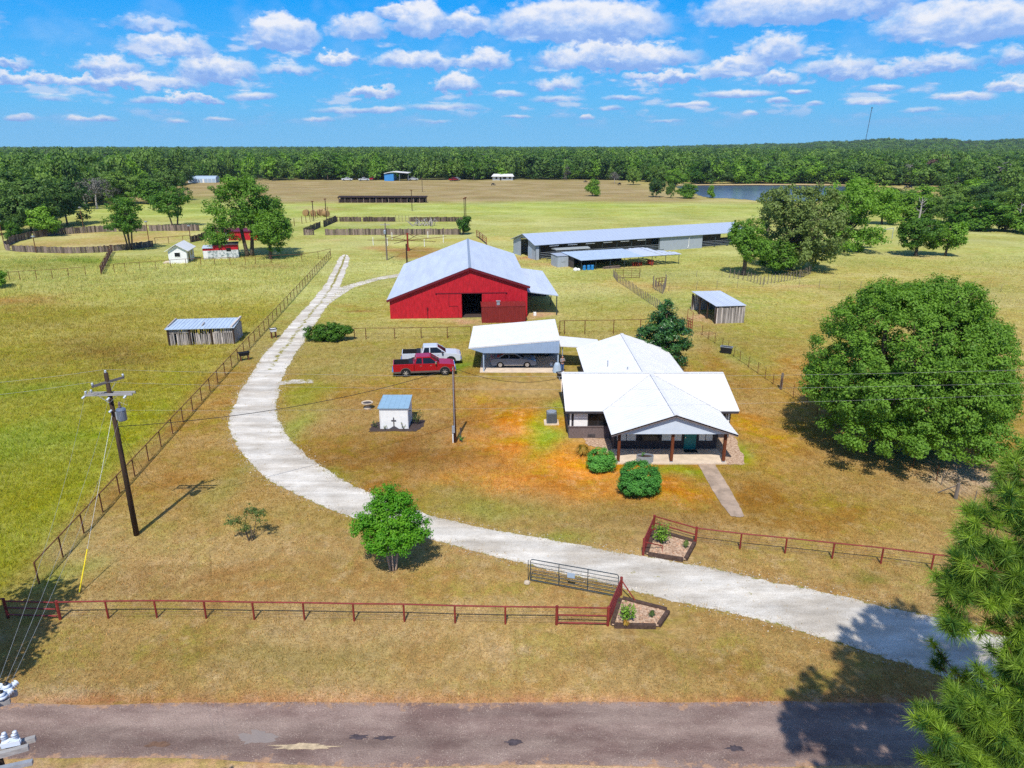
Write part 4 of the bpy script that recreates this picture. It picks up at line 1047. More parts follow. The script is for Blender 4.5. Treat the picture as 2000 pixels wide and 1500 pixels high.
proto('d', 'brown_tree', 'brown dead tree standing out of the woods beyond the pond', 1822, 356, 46, 306, LF['brown'], 84, 110, 3.2, 34, 1.4, .1, G_RIGHT, nl=9, r=.4, bark='dead', shell=.4)
left = [('a', 132, 440, 118, 346, 'dark rounded tree second in the left grove'), ('a', 18, 458, 84, 398, 'low dark tree at the left edge of the grove'), ('b', 92, 462, 60, 402, 'light green bush-like tree at the foot of the left grove'),
        ('a', 236, 398, 104, 330, 'dark spreading tree just behind the grey half-dead tree'), ('a', 330, 392, 92, 326, 'dark tree at the right end of the grove beside the pale greenhouse'), ('b', 292, 398, 60, 352, 'small bright tree beside the clearing behind the round arena'),
        ('a', 20, 420, 90, 345, 'tree behind the left edge of the grove'), ('c', 168, 405, 60, 350, 'smaller grey-limbed tree in the middle of the grove'), ('b', 30, 470, 34, 432, 'small green bush beside the far end of the round arena')]
for i, (k, x, y, w, tp, lb) in enumerate(left): grow(k, lb, x, y, w, tp, G_LEFT, i * 1.3)
rightt = [('b', 1764, 430, 62, 376, 'green tree second from the bend of the field edge'), ('a', 1745, 412, 66, 362, 'darker tree behind the bend of the field edge'), ('b', 1812, 432, 70, 384, 'rounded tree beside the bleached dead trunk'),
          ('a', 1842, 436, 66, 378, 'dark tree just right of the bleached dead trunk'), ('a', 1866, 410, 84, 356, 'broad tree at the back of the right thicket'), ('b', 1886, 446, 66, 394, 'bright low tree along the front of the right thicket'),
          ('b', 1922, 450, 76, 390, 'bright leafy tree halfway along the right thicket'), ('a', 1922, 412, 86, 352, 'tall dark tree behind the middle of the right thicket'), ('b', 1962, 452, 62, 400, 'round green tree near the right end of the thicket'),
          ('a', 1985, 430, 90, 352, 'darkest tall tree at the right edge of the thicket'), ('b', 2012, 456, 70, 396, 'green tree cut by the right edge of the picture'), ('b', 1795, 404, 64, 362, 'pale green tree above the gap in the thicket'),
          ('b', 1680, 398, 50, 362, 'tree at the near corner of the pond'), ('b', 1905, 398, 80, 350, 'light green tree topping the right thicket')]
for i, (k, x, y, w, tp, lb) in enumerate(rightt): grow(k, lb, x, y, w * 1.25, tp, G_RIGHT, i * 1.7 + .4)
grow('c', 'grey bare tree beside the brown dead tree beyond the pond', 1780, 362, 58, 318, G_RIGHT, 1.0)
grow('c', 'grey bare tree on the far bank of the pond', 1655, 360, 44, 342, G_RIGHT, 2.0)
G_MID = 'scattered trees in the far pasture'
mid = [('b', 1157, 383, 32, 349, 'lone small tree in the far tan pasture'), ('a', 1237, 361, 36, 324, 'dark oak standing in front of the far woods'), ('c', 1200, 358, 24, 334, 'leafless grey tree beside the dark far oak'),
       ('a', 1281, 385, 42, 345, 'dark round tree left of the pond'), ('a', 1309, 387, 22, 354, 'narrow dark tree between two bushier trees left of the pond'), ('b', 1340, 387, 42, 358, 'light green bushy tree touching the left end of the pond'),
       ('b', 1387, 387, 18, 361, 'slim green tree standing before the water of the pond'), ('a', 1286, 362, 50, 318, 'tall tree behind the dark round tree left of the pond'), ('b', 1318, 366, 40, 328, 'pale green tree at the far left corner of the pond')]
for i, (k, x, y, w, tp, lb) in enumerate(mid): grow(k, lb, x, y, w, tp, G_MID, i * 1.1)
# bleached dead trunks
def dead_tree(label, px, py, top, seed):
    g = at(px, py); h = tree_h(top, g); rg = random.Random(seed); mb = MB()
    mb.tube([(0, 0, -.1), (.2, 0, h * .5), (.1, .1, h)], [.35, .22, .05], 7)
    for k in range(9):
        z = h * rg.uniform(.35, .9); a = rg.uniform(0, 6.3); l = h * rg.uniform(.12, .28)
        mb.tube([(.15, 0, z), (math.cos(a) * l * .6, math.sin(a) * l * .6, z + l * .35), (math.cos(a) * l, math.sin(a) * l, z + l * .9)], [.1, .06, .02], 4)
    o = mb.build('dead_tree', MT['dead']); o.location = g
    tag(o, label, 'dead tree', 'bleached dead trees')
dead_tree('bleached bare trunk standing above the lone pasture oak', 1792, 440, 384, 1)
dead_tree('bleached bare trunk in the thicket by the right edge', 1984, 450, 396, 2)
# ------------------------------------------------------------------ buildings
def quad_frame(mb, x0, x1, z0, z1, y, w=.07, d=.05):
    """A rectangular frame standing proud of a wall that faces -y."""
    mb.box(x0 - w, x0, y - d, y, z0 - w, z1 + w); mb.box(x1, x1 + w, y - d, y, z0 - w, z1 + w)
    mb.box(x0, x1, y - d, y, z0 - w, z0); mb.box(x0, x1, y - d, y, z1, z1 + w)

def house():
    t = thing('farmhouse', 'white metal roofed farmhouse with charcoal walls, front porch and teal door', 'house', (11, 56, 0))
    E, R = 2.5, 4.02
    # walls: main bar, front wing, rear wing
    mb = MB()
    mb.box(4.55, 17.2, 52.1, 60.9, 0, E - .06); mb.box(7.75, 15.55, 49.7, 52.1, 0, E - .06); mb.box(6.95, 15.25, 60.9, 69.2, 0, E - .06)
    mb.prism([(52.1, E - .06), (60.9, E - .06), (56.5, R - .16)], 4.6, 17.15, 'x')
    mb.prism([(6.95, E - .06), (15.25, E - .06), (11.1, R - .14)], 60.9, 69.15, 'y')
    mb.build('wall', MT['dark_siding'], t)
    mb = MB()
    mb.box(4.5, 7.75, 52.04, 52.1, 0, .95); mb.box(4.42, 7.75, 51.98, 52.1, .95, 1.03)
    mb.box(4.49, 4.55, 52.1, 56, 0, .95); mb.build('brick_skirting', MT['brick'], t)
    mb = MB(); mb.box(6.0, 6.6, 52.0, 52.04, .12, .36); mb.build('vent', MT['shade_wall'], t)
    # front left window bay: white panel beside a dark window
    mb = MB(); mb.box(4.86, 5.95, 52.03, 52.1, 1.04, 2.3); mb.build('panel', MT['white'], t)
    mb = MB(); mb.box(4.55, 4.68, 52.03, 52.1, 1.04, 2.42); mb.build('corner_board', MT['white'], t)
    mb = MB(); mb.box(16.95, 17.1, 52.04, 52.1, .1, 2.42); mb.build('corner_board', MT['white'], t)
    def window(x0, x1, z0, z1, y, glass=MT['glass'], fr=MT['white']):
        mb = MB(); quad_frame(mb, x0, x1, z0, z1, y, .06, .05); mb.box((x0 + x1) / 2 - .02, (x0 + x1) / 2 + .02, y - .04, y, z0, z1); w = mb.build('window', fr, t)
        mb = MB(); mb.box(x0, x1, y - .02, y + .02, z0, z1); mb.build('pane', glass, w)
    window(6.05, 7.5, 1.1, 2.25, 52.1, fr=MT['dark_siding'])
    window(15.8, 16.8, 1.1, 2.2, 52.1, fr=MT['white'])
    pale = MT['pale_window']
    window(7.95, 9.4, .8, 1.95, 49.7, pale, MT['dark_siding']); window(11.35, 12.85, .8, 1.95, 49.7, pale, MT['dark_siding']); window(14.15, 15.2, .8, 1.95, 49.7, pale, MT['dark_siding'])
    window(9.6, 11.2, .8, 1.95, 49.7, MT['glass'], MT['dark_siding'])
    mb = MB(); mb.box(13.05, 13.95, 49.62, 49.7, .12, 2.15); d = mb.build('door', MT['teal'], t)
    mb = MB(); mb.box(13.3, 13.72, 49.6, 49.62, 1.55, 1.95); mb.build('door_light', pale, d)
    mb = MB(); mb.tube([(13.13, 49.58, 1.05), (13.13, 49.58, 1.15)], .03, 6); mb.build('handle', MT['chrome'], d)
    # roofs
    mb = MB(); wr = MT['white_roof']
    def pl(a, b, c, d, step=.42, th=.09):
        mb.slab(a, b, c, d, th); mb.ribs(a, b, c, d, step, .022, .035)
    pl((4.15, 51.55, E), (17.65, 51.55, E), (17.65, 56.5, R), (4.15, 56.5, R))
    pl((17.65, 61.45, E), (4.15, 61.45, E), (4.15, 56.5, R), (17.65, 56.5, R))
    pl((7.07, 46.75, E - .01), (7.07, 56.4, E - .01), (11.6, 56.4, R - .02), (11.6, 46.75, R - .02))
    pl((16.13, 56.4, E - .01), (16.13, 46.75, E - .01), (11.6, 46.75, R - .02), (11.6, 56.4, R - .02))
    pl((6.55, 56.6, E - .01), (6.55, 69.6, E - .01), (11.1, 69.6, R - .02), (11.1, 56.6, R - .02))
    pl((15.65, 69.6, E - .01), (15.65, 56.6, E - .01), (11.1, 56.6, R - .02), (11.1, 69.6, R - .02))
    rf = mb.build('roof', wr, t)
    mb = MB()
    mb.bar((4.15, 56.5, R + .02), (17.65, 56.5, R + .02), .3, .05); mb.bar((11.6, 46.72, R + .01), (11.6, 56.4, R + .01), .3, .05); mb.bar((11.1, 56.6, R + .01), (11.1, 69.6, R + .01), .3, .05)
    mb.build('ridge_cap', MT['ridge_white'], rf)
    mb = MB()   # valley flashings
    for x0, x1 in ((7.07, 11.6), (16.13, 11.6)): mb.bar((x0, 51.57, E + .05), (x1, 56.4, R + .03), .16, .03)
    mb.build('valley_flashing', MT['ridge_white'], rf)
    mb = MB(); mb.tube([(8.6, 61.0, 3.1), (8.6, 61.0, 3.75)], .05, 8); mb.build('vent_pipe', MT['steel'], rf)
    mb = MB(); mb.tube([(10.0, 58.7, 3.5), (10.0, 58.7, 3.85)], .06, 8); mb.build('vent_pipe', MT['steel'], rf)
    for x0, x1, xs in ((4.2, 7.1, 4.18), (16.1, 17.6, 17.62)):   # dark eaves boards
        mb = MB(); mb.box(x0, x1, 51.52, 51.56, E - .22, E - .07); mb.build('eaves_board', MT['dark_siding'], t)
        mb = MB(); mb.bar((xs, 51.6, E - .14), (xs, 56.5, R - .14), .04, .16); mb.build('barge_board', MT['dark_siding'], t)
    # porch
    mb = MB(); mb.box(7.55, 15.65, 47.15, 49.7, 0, .12); mb.build('porch_slab', MT['concrete'], t)
    mb = MB(); mb.bar((7.25, 47.3, 2.42), (15.95, 47.3, 2.42), .14, .10); mb.build('beam', MT['pale_panel'], t)
    mb = MB(); mb.prism([(7.6, E - .06), (15.6, E - .06), (15.6, E - .02), (11.6, R - .17), (7.6, E - .02)], 47.02, 47.06, 'y'); mb.build('gable_panel', MT['gable'], t)
    mb = MB(); mb.bar((7.09, 46.77, E - .09), (11.6, 46.77, R - .11), .04, .17); mb.bar((16.11, 46.77, E - .09), (11.6, 46.77, R - .11), .04, .17); mb.build('barge_board', MT['brick'], t)
    for x in (7.75, 11.62, 15.42):
        mb = MB(); mb.box(x - .1, x + .1, 47.25, 47.45, .12, 2.36); p = mb.build('porch_post', MT['wood_post'], t)
        mb = MB(); mb.box(x - .11, x + .11, 47.24, 47.46, .12, .2); mb.build('post_base', MT['steel'], p)
    mb = MB(); mb.box(13.0, 14.0, 49.0, 49.55, .12, .14); m_ = mb.build('doormat', MT['black'], None); tag(m_, 'dark doormat in front of the teal door', 'doormat')
    # covered way to the carport
    b = thing('breezeway_roof', 'flat white roof joining the carport to the rear of the house', 'roof', (7, 72, 0))
    mb = MB(); mb.slab((4.95, 70.1, 2.62), (9.1, 69.9, 2.45), (9.1, 73.2, 2.45), (4.95, 74.1, 2.62), .1); mb.build('roof_sheet', wr, b)
    for x, y in ((5.2, 70.4), (5.2, 73.8), (8.9, 72.9)):
        mb = MB(); mb.box(x - .05, x + .05, y - .05, y + .05, 0, 2.4); mb.build('post', MT['steel'], b)
MT['gable'] = mat('pale_gable_boards', lin(214, 224, 236, .85), rough=.6, var=.04)
MT['pale_window'] = mat('pale_blind_window', lin(226, 228, 222, .85), rough=.3, var=.06)
MT['ridge_white'] = mat('ridge_flashing', (.66, .66, .66), rough=.5, var=.05)
house()

flat_poly('walkway', [Vector(p) for p in ((13.55, 47.15, 0), (14.75, 47.15, 0), (14.75, 44, 0), (14.65, 41, 0), (14.55, 39.45, 0), (14.2, 39.35, 0), (13.7, 39.5, 0), (13.55, 41, 0), (13.5, 44, 0))], .03,
          mat('weathered_walk_concrete', lin(186, 164, 144, .76), rough=.95, var=.25, scale=1.2, bump=.3), 'concrete walkway running from the porch across the lawn', 'walkway', 'structure', .03, 3)

def tub():
    g = at(1259, 904); t = thing('stock_tank_planter', 'oval galvanised stock tank planter on the porch edge', 'planter', g)
    vs = MB(); P = [(math.cos(a) * .62, math.sin(a) * .36) for a in [i * math.pi / 12 for i in range(24)]]
    n = 24; out = [(x, y, .02) for x, y in P] + [(x * 1.02, y * 1.02, .6) for x, y in P] + [(x * .96, y * .94, .6) for x, y in P] + [(x * .95, y * .93, .48) for x, y in P]
    f = [(k * n + i, k * n + (i + 1) % n, (k + 1) * n + (i + 1) % n, (k + 1) * n + i) for k in range(3) for i in range(n)]
    vs.add(out, f + [tuple(range(n - 1, -1, -1))]); vs.build('tank', MT['steel'], t, local=True)
    mb = MB(); mb.add([(x * .95, y * .93, .5) for x, y in P], [tuple(range(n))]); mb.build('soil', MT['mulch'], t, local=True)
    plant('planter_plant', 'small green plant growing in the stock tank planter', Vector((g.x - .2, g.y, .5)), .45, .4, LF['shrub'], 47, 30, leaf=.1)
tub()

def air_conditioner():
    g = at(1077, 826); t = thing('air_conditioner', 'grey square air conditioning unit on a pale pad beside the house', 'air conditioner', g)
    mb = MB(); mb.box(-.62, .6, -.55, .55, 0, .1); mb.build('pad', MT['concrete'], t, local=True)
    mb = MB(); mb.box(-.42, .42, -.42, .42, .1, 1.0); mb.build('casing', MT['grey_metal'], t, local=True, bevel=.05)
    mb = MB()
    for k in range(9):
        for s in (-1, 1): mb.box(-.36, .36, s * .425 - .01, s * .425 + .01, .2 + k * .085, .22 + k * .085)
        mb.box(.415, .435, -.36, .36, .2 + k * .085, .22 + k * .085)
    mb.build('louvre', MT['shade_wall'], t, local=True)
    mb = MB(); mb.lathe([(.40, 1.0), (.40, 1.06), (.33, 1.06), (.33, 1.02)], n=20); mb.lathe([(.1, 1.0), (.1, 1.05), (.02, 1.06)], n=10); mb.build('fan_guard', MT['steel'], t, local=True)
air_conditioner()

def carport():
    t = thing('carport', 'open carport with sloping white roof and pale blue fascia', 'carport', (1, 74, 0))
    zl, zr = 2.62, 3.46; y0, y1 = 69.25, 78.3; x0, x1 = -4.4, 4.85
    mb = MB(); mb.slab((x0, y0, zl), (x1, y0, zr), (x1, y1, zr), (x0, y1, zl), .1); mb.ribs((x0, y0, zl), (x0, y1, zl), (x1, y1, zr), (x1, y0, zr), .4, .02, .035)
    mb.build('roof', MT['white_roof'], t)
    mb = MB(); f = lambda x: zl + (zr - zl) * (x - x0) / (x1 - x0)
    mb.prism([(-4.3, f(-4.3) - .11), (-2.9, 2.06), (4.8, 2.06), (4.8, f(4.8) - .11)], y0 + .02, y0 + .06, 'y'); 
    for k in range(28):
        x = -3.9 + k * .31; zb = max(2.06, 2.5 - (x + 4.3) * .32); mb.box(x, x + .04, y0, y0 + .02, zb + .02, f(x) - .13)
    mb.build('fascia', MT['fascia'], t)
    for x, y in ((-2.9, 69.5), (4.7, 69.5), (-2.9, 77.9), (4.7, 77.9), (-2.9, 73.7), (4.7, 73.7)):
        mb = MB(); mb.box(x - .06, x + .06, y - .06, y + .06, .06, f(x) - .12); p = mb.build('post', MT['pale_panel'], t)
        if x < 0: mb = MB(); mb.bar((x, y, 2.0), (x - .8, y, f(x - .8) - .12), .06); mb.build('brace', MT['pale_panel'], p)
    mb = MB(); mb.box(-3.3, 5.0, 69.2, 78.2, 0, .06); mb.build('slab', MT['concrete'], t)
    mb = MB(); mb.box(-2.85, 4.65, 78.0, 78.06, .06, 2.4); mb.build('back_wall', MT['shade_wall'], t)  # dark wall added so the open carport's inside reads as deep shade
MT['fascia'] = mat('pale_blue_ribbed_fascia', lin(166, 190, 220, .70), rough=.5, var=.05)
carport()

def barn():
    t = thing('red_barn', 'big red barn with pale metal roof and open dark doorway', 'barn', (-16.3, 93, 0), math.radians(3.9))
    Lx = 18.4; D = 29.6; zl, zr, zp = 2.75, 4.35, 6.85; px = 10.75
    rl = lambda x: zl + (zp - zl) * x / px if x < px else zp + (zr - zp) * (x - px) / (Lx - px)
    mb = MB(); y = 0
    d0, d1, dh = 9.6, 12.3, 3.35
    th = .12
    mb.prism([(0, 0), (d0, 0), (d0, dh), (d0, rl(d0) - .1), (0, zl - .1)], 0, th, 'y'); mb.prism([(d1, 0), (Lx, 0), (Lx, zr - .1), (d1, rl(d1) - .1)], 0, th, 'y')
    mb.prism([(d0, dh), (d1, dh), (d1, rl(d1) - .1), (px, zp - .1), (d0, rl(d0) - .1)], 0, th, 'y')
    mb.prism([(0, 0), (Lx, 0), (Lx, zr - .1), (px, zp - .1), (0, zl - .1)], D - th, D, 'y')
    mb.box(0, th, th, D - th, 0, zl - .1); mb.box(Lx - th, Lx, th, D - th, 0, zr - .1)
    mb.build('wall', MT['barn_red'], t, local=True)
    mb = MB(); o = .35
    mb.slab((-o, -o, rl(0) - .13), (-o, D + o, rl(0) - .13), (px, D + o, zp), (px, -o, zp), .1); mb.slab((Lx + o, D + o, zr - .1), (Lx + o, -o, zr - .1), (px, -o, zp), (px, D + o, zp), .1)
    mb.ribs((-o, -o, rl(0) - .13), (-o, D + o, rl(0) - .13), (px, D + o, zp), (px, -o, zp), .9, .015, .04); mb.ribs((Lx + o, D + o, zr - .1), (Lx + o, -o, zr - .1), (px, -o, zp), (px, D + o, zp), .9, .015, .04)
    rf = mb.build('roof', MT['barn_roof'], t, local=True)
    mb = MB(); mb.bar((px, -o, zp + .03), (px, D + o, zp + .03), .35, .05); mb.build('ridge_cap', MT['steel'], rf, local=True)
    mb = MB(); mb.bar((-o, -o - .02, zl - .3), (px, -o - .02, zp - .17), .05, .28); mb.bar((Lx + o, -o - .02, zr - .28), (px, -o - .02, zp - .17), .05, .28); mb.build('barge_trim', MT['barn_trim'], t, local=True)
    # sliding doors hung on a rail
    mb = MB(); mb.box(6.3, 9.55, -.1, -.04, .05, 3.3); d = mb.build('sliding_door', MT['barn_red'], t, local=True)
    mb = MB(); mb.box(7.85, 7.9, -.12, -.1, 1.6, 3.2); mb.box(7.9, 9.1, -.12, -.1, 1.6, 1.66); mb.box(9.05, 9.1, -.12, -.1, .1, 1.6); mb.build('wicket_frame', MT['barn_trim'], d, local=True)
    mb = MB(); mb.box(12.32, 15.5, -.1, -.04, .05, 3.3); mb.build('sliding_door', MT['barn_red'], t, local=True)
    mb = MB(); mb.box(6.1, 15.7, -.14, -.04, 3.32, 3.42); mb.build('door_rail', MT['barn_trim'], t, local=True)
    mb = MB(); mb.tube([(5.0, -.06, 0), (5.0, -.06, 1.3)], .05, 6); mb.box(4.9, 5.1, -.14, -.04, 1.2, 1.5); mb.build('pipe_box', MT['barn_trim'], t, local=True)
    mb = MB(); mb.box(th, Lx - th, th, D - th, 0, .03); mb.build('earth_floor', MT['mulch'], t, local=True)
    # lean-to along the right side
    mb = MB(); a = [(Lx + .1, .5, 3.35), (Lx + 4.3, .5, 2.75), (Lx + 4.3, 20.5, 2.75), (Lx + .1, 20.5, 3.35)]
    mb.slab(*a, .08); mb.ribs(a[0], a[3], a[2], a[1], .6, .03, .04); lr = mb.build('lean_to_roof', MT['barn_roof'], t, local=True)
    for y in (.8, 7.2, 13.8, 20.2):
        mb = MB(); mb.tube([(Lx + 4.1, y, 0), (Lx + 4.1, y, 2.68)], .07, 7); mb.build('lean_to_post', MT['dark_steel'], t, local=True)
    mb = MB(); mb.box(Lx + .1, Lx + 4.1, 14.0, 14.08, 0, 2.6); mb.build('lean_to_wall', MT['shade_wall'], t, local=True)
    mb = MB(); mb.box(Lx + .9, Lx + 1.3, .6, 1.0, 0, .5); o_ = mb.build('white_bucket', MT['white'], None, bevel=.05)
    o_.matrix_world = wm(t); o_.location = wm(t) @ Vector((0, -.2, 0)); tag(o_, 'small white box on the ground under the barn lean-to', 'box')
    return t
BARN = barn()
def stall():
    t = thing('metal_stall', 'dark red ribbed metal stall standing against the front of the barn', 'stall', (-3.95, 90.6, 0), math.radians(3.9))
    mb = MB(); mb.box(0, 5.75, 0, .06, 0, 2.15); mb.box(0, .06, .06, 2.3, 0, 2.15); mb.box(5.69, 5.75, .06, 2.3, 0, 2.15); mb.build('wall', MT['stall_red'], t, local=True)
    mb = MB()
    for k in range(24): mb.box(k * .242, k * .242 + .06, -.03, 0, 0, 2.15)
    mb.build('rib', MT['stall_red'], t, local=True)
    mb = MB(); mb.slab((-.05, -.05, 2.2), (5.8, -.05, 2.2), (5.8, 2.35, 2.35), (-.05, 2.35, 2.35), .04); mb.ribs((-.05, -.05, 2.2), (5.8, -.05, 2.2), (5.8, 2.35, 2.35), (-.05, 2.35, 2.35), .24, .05, .05); mb.build('roof', MT['stall_red'], t, local=True)
    mb = MB(); mb.box(2.0, 2.4, .5, .9, 2.28, 2.75); mb.box(1.92, 2.48, .42, .98, 2.75, 2.8); v = mb.build('roof_vent', MT['steel'], t, local=True)
stall()

def long_barn():
    A, B = at(1046, 508), at(1400, 482); u = (B - A); a = math.atan2(u.y, u.x); ln = 56.0
    t = thing('stable_block', 'long open-fronted grey stable with blue-grey metal roof', 'barn', A, a)
    W = 10.5; E, R = 3.05, 4.75
    mb = MB(); o = .5
    mb.slab((-o, -o, E), (ln, -o, E), (ln, W / 2, R), (-o, W / 2, R), .08); mb.slab((ln, W + o, E), (-o, W + o, E), (-o, W / 2, R), (ln, W / 2, R), .08)
    mb.ribs((-o, -o, E), (ln, -o, E), (ln, W / 2, R), (-o, W / 2, R), .9, .03, .05); rf = mb.build('roof', MT['roof_blue'], t, local=True)
    # gable end with a wide opening in the middle
    mb = MB(); e = lambda y: E - .1 + (R - E) * (y / (W / 2) if y < W / 2 else (W - y) / (W / 2))
    mb.prism([(0, 0), (3.4, 0), (3.4, e(3.4)), (0, e(0))], 0, .1, 'x'); mb.prism([(7.0, 0), (W, 0), (W, e(W)), (7.0, e(7.0))], 0, .1, 'x'); mb.prism([(3.4, e(3.4) - .2), (7.0, e(3.4) - .2), (7.0, e(7.0)), (W / 2, e(W / 2)), (3.4, e(3.4))], 0, .1, 'x')
    mb.box(0, .8, 0, .1, 0, E - .1); mb.box(30.5, 42.5, 0, .1, 0, E - .15); mb.box(0, ln, W - .1, W, 0, E - .1); mb.build('wall', MT['grey_wall'], t, local=True)
    mb = MB(); mb.prism([(1.9, 0), (3.35, 0), (3.35, 2.2), (1.9, 2.2)], -.06, -.0, 'x'); mb.build('stall_door', MT['pale_panel'], t, local=True)
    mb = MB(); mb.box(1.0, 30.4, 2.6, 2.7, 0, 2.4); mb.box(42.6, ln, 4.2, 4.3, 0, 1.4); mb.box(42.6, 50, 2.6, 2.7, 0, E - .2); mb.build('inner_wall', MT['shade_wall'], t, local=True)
    for k in range(6): mb = MB(); mb.box(3 + k * 4.3, 5.2 + k * 4.3, -.3, -.24, E - .42, E - .3); mb.build('light_strip', MT['white'], t, local=True)
    for k in range(9):
        x = 1.0 + k * 3.7 if k < 9 else 0
        mb = MB(); mb.box(x - .06, x + .06, -.06, .06, 0, E - .1); mb.build('post', MT['dark_steel'], t, local=True)
    for x in (46.2, 49.9, 53.6): mb = MB(); mb.box(x - .08, x + .08, -.08, .08, 0, E - .1); mb.build('post', MT['dark_steel'], t, local=True)
    for x0, x1 in ((1, 30.4), (42.6, 55.5)):
        mb = MB()
        for z in (.35, .7, 1.05, 1.4): mb.tube([(x0, -.02, z), (x1, -.02, z)], .035, 5)
        mb.build('rail', MT['steel'], t, local=True)
    mb = MB(); mb.tube([(38.6, -.12, E - .3), (38.6, -.12, .9), (38.1, -.5, .3)], .06, 7); mb.build('downpipe', MT['white'], t, local=True)
MT['roof_blue'] = metal_roof('blue_grey_roof_sheet', lin(186, 200, 222, .76), 'x', .4, .55, 0.0, .05)
long_barn()

def open_shed():
    A, B = at(1135, 529), at(1325, 516); u = B - A; a = math.atan2(u.y, u.x); ln = u.length
    t = thing('equipment_shed', 'low open-sided equipment shed with blue-grey roof ending in bare skylight sheets', 'shed', A, a)
    W = 8.2; E, R = 2.0, 2.42; k = .62 * ln
    mb = MB(); mb.slab((-.3, -.3, E), (k, -.3, E), (k, W, R), (-.3, W, R), .07); mb.ribs((-.3, -.3, E), (k, -.3, E), (k, W, R), (-.3, W, R), .6, .03, .05); mb.build('roof', MT['roof_shed'], t, local=True)
    rg = random.Random(4); mb = MB(); x = k + .02
    while x < ln - .2:
        w = rg.uniform(.5, .8); y1 = W * rg.uniform(.86, 1.0) if x < ln * .85 else W * rg.uniform(.25, .6)
        z = lambda y: E + (R - E) * y / W
        mb.slab((x, -.3, E + .01), (x + w, -.3, E + .01), (x + w, y1, z(y1) + .01), (x, y1, z(y1) + .01), .03); x += w + rg.choice([.02, .05, .22])
    mb.build('worn_roof_sheet', MT['barn_roof'], t, local=True)
    mb = MB()
    for y in (0, W * .33, W * .66, W - .1): mb.bar((k - 1, y, E + (R - E) * y / W - .1), (ln, y, E + (R - E) * y / W - .1), .07, .1)
    mb.build('purlin', MT['dark_steel'], t, local=True)
    for i in range(8):
        x = i * ln / 7
        for y in (0, W - .1):
            mb = MB(); mb.tube([(x, y, 0), (x, y, E + (R - E) * y / W - .08)], .05, 6); mb.build('post', MT['dark_steel'], t, local=True)
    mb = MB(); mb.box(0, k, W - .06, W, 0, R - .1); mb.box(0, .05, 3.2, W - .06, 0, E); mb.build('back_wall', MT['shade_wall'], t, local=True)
    mb = MB(); mb.box(-2.4, -.15, 5.2, 8.2, 0, 2.05); mb.slab((-2.5, 5.1, 2.15), (-.1, 5.1, 2.15), (-.1, 8.3, 2.3), (-2.5, 8.3, 2.3), .06); mb.box(-1.6, -.8, 5.14, 5.2, 1.0, 1.9); mb.build('side_closet', MT['grey_wall'], t, local=True)
    M = wm(t)
    def item(name, label, cat, x, y, fn, m):
        o = thing(name, label, cat, M @ Vector((x, y, 0)), a); mb = MB(); fn(mb); mb.build('body', m, o, local=True, bevel=.03); return o
    def barrel(mb): mb.lathe([(.28, 0), (.31, .05), (.31, .3), (.29, .45), (.31, .6), (.31, .85), (.28, .9)], n=14)
    for i, (x, y, l) in enumerate(((.9, .5, 'blue plastic barrel nearest the corner of the open shed'), (1.7, .35, 'blue plastic barrel in front of the others at the shed'), (2.3, .9, 'blue plastic barrel furthest inside the open shed'), (2.45, .25, 'blue plastic barrel furthest right at the shed front'))):
        o = item('barrel', l, 'barrel', x, y, barrel, MT['blue']); o['group'] = 'blue barrels under the shed'
        mb = MB(); mb.lathe([(.27, .9), (.27, .93), (.05, .935)], n=14); mb.build('lid', MT['blue'], o, local=True)
    def lumber(mb):
        rg = random.Random(2)
        for i in range(14): z = .05 + .12 * (i // 4); y = (i % 4) * .22 - .4; mb.bar((rg.uniform(-1.8, -1.4), y, z), (rg.uniform(1.3, 1.9), y + rg.uniform(-.1, .1), z), .18, .1)
    item('lumber_pile', 'pile of pale boards lying under the front of the open shed', 'lumber', 6.6, .6, lumber, MT['board'])
    def disc(mb):
        for i in range(5): mb.lathe([(.02, -.02), (.38, 0), (.02, .03)], (-.9 + i * .45, 0, .4), 14, 'x')
        mb.bar((-1.2, 0, .75), (1.2, 0, .75), .1); mb.bar((-1.1, 0, .75), (-.9, 0, .4), .07); mb.bar((1.1, 0, .75), (.9, 0, .4), .07); mb.bar((0, 0, .75), (0, -1.2, .5), .09)
    item('disc_harrow', 'rusty red disc harrow parked under the open shed', 'farm implement', 12.4, .8, disc, MT['rust'])
    def cart(mb):
        mb.prism([(-.5, .35), (.5, .35), (.62, 1.0), (-.4, 1.15)], -.4, .4, 'y'); 
        for s in (-.46, .46): mb.lathe([(.3, -.05), (.32, 0), (.3, .05)], (.1, s, .32), 14, 'y')
        mb.bar((-.5, 0, .5), (-1.2, 0, .3), .06)
    item('feed_cart', 'red wheeled feed cart at the open end of the shed', 'cart', 15.4, .9, cart, MT['rust'])
    def sack(mb): mb.lathe([(.4, 0), (.48, .2), (.36, .5), (.1, .62)], n=10); mb.lathe([(.34, 0), (.38, .2), (.2, .42)], (.7, .2, 0), 10)
    item('feed_sack', 'white sacks slumped at the left corner of the open shed', 'sack', -1.0, .3, sack, MT['white'])
MT['roof_shed'] = metal_roof('shed_roof_sheet', lin(190, 208, 228, .80), 'x', .6, .5, 0.0, .10)
open_shed()

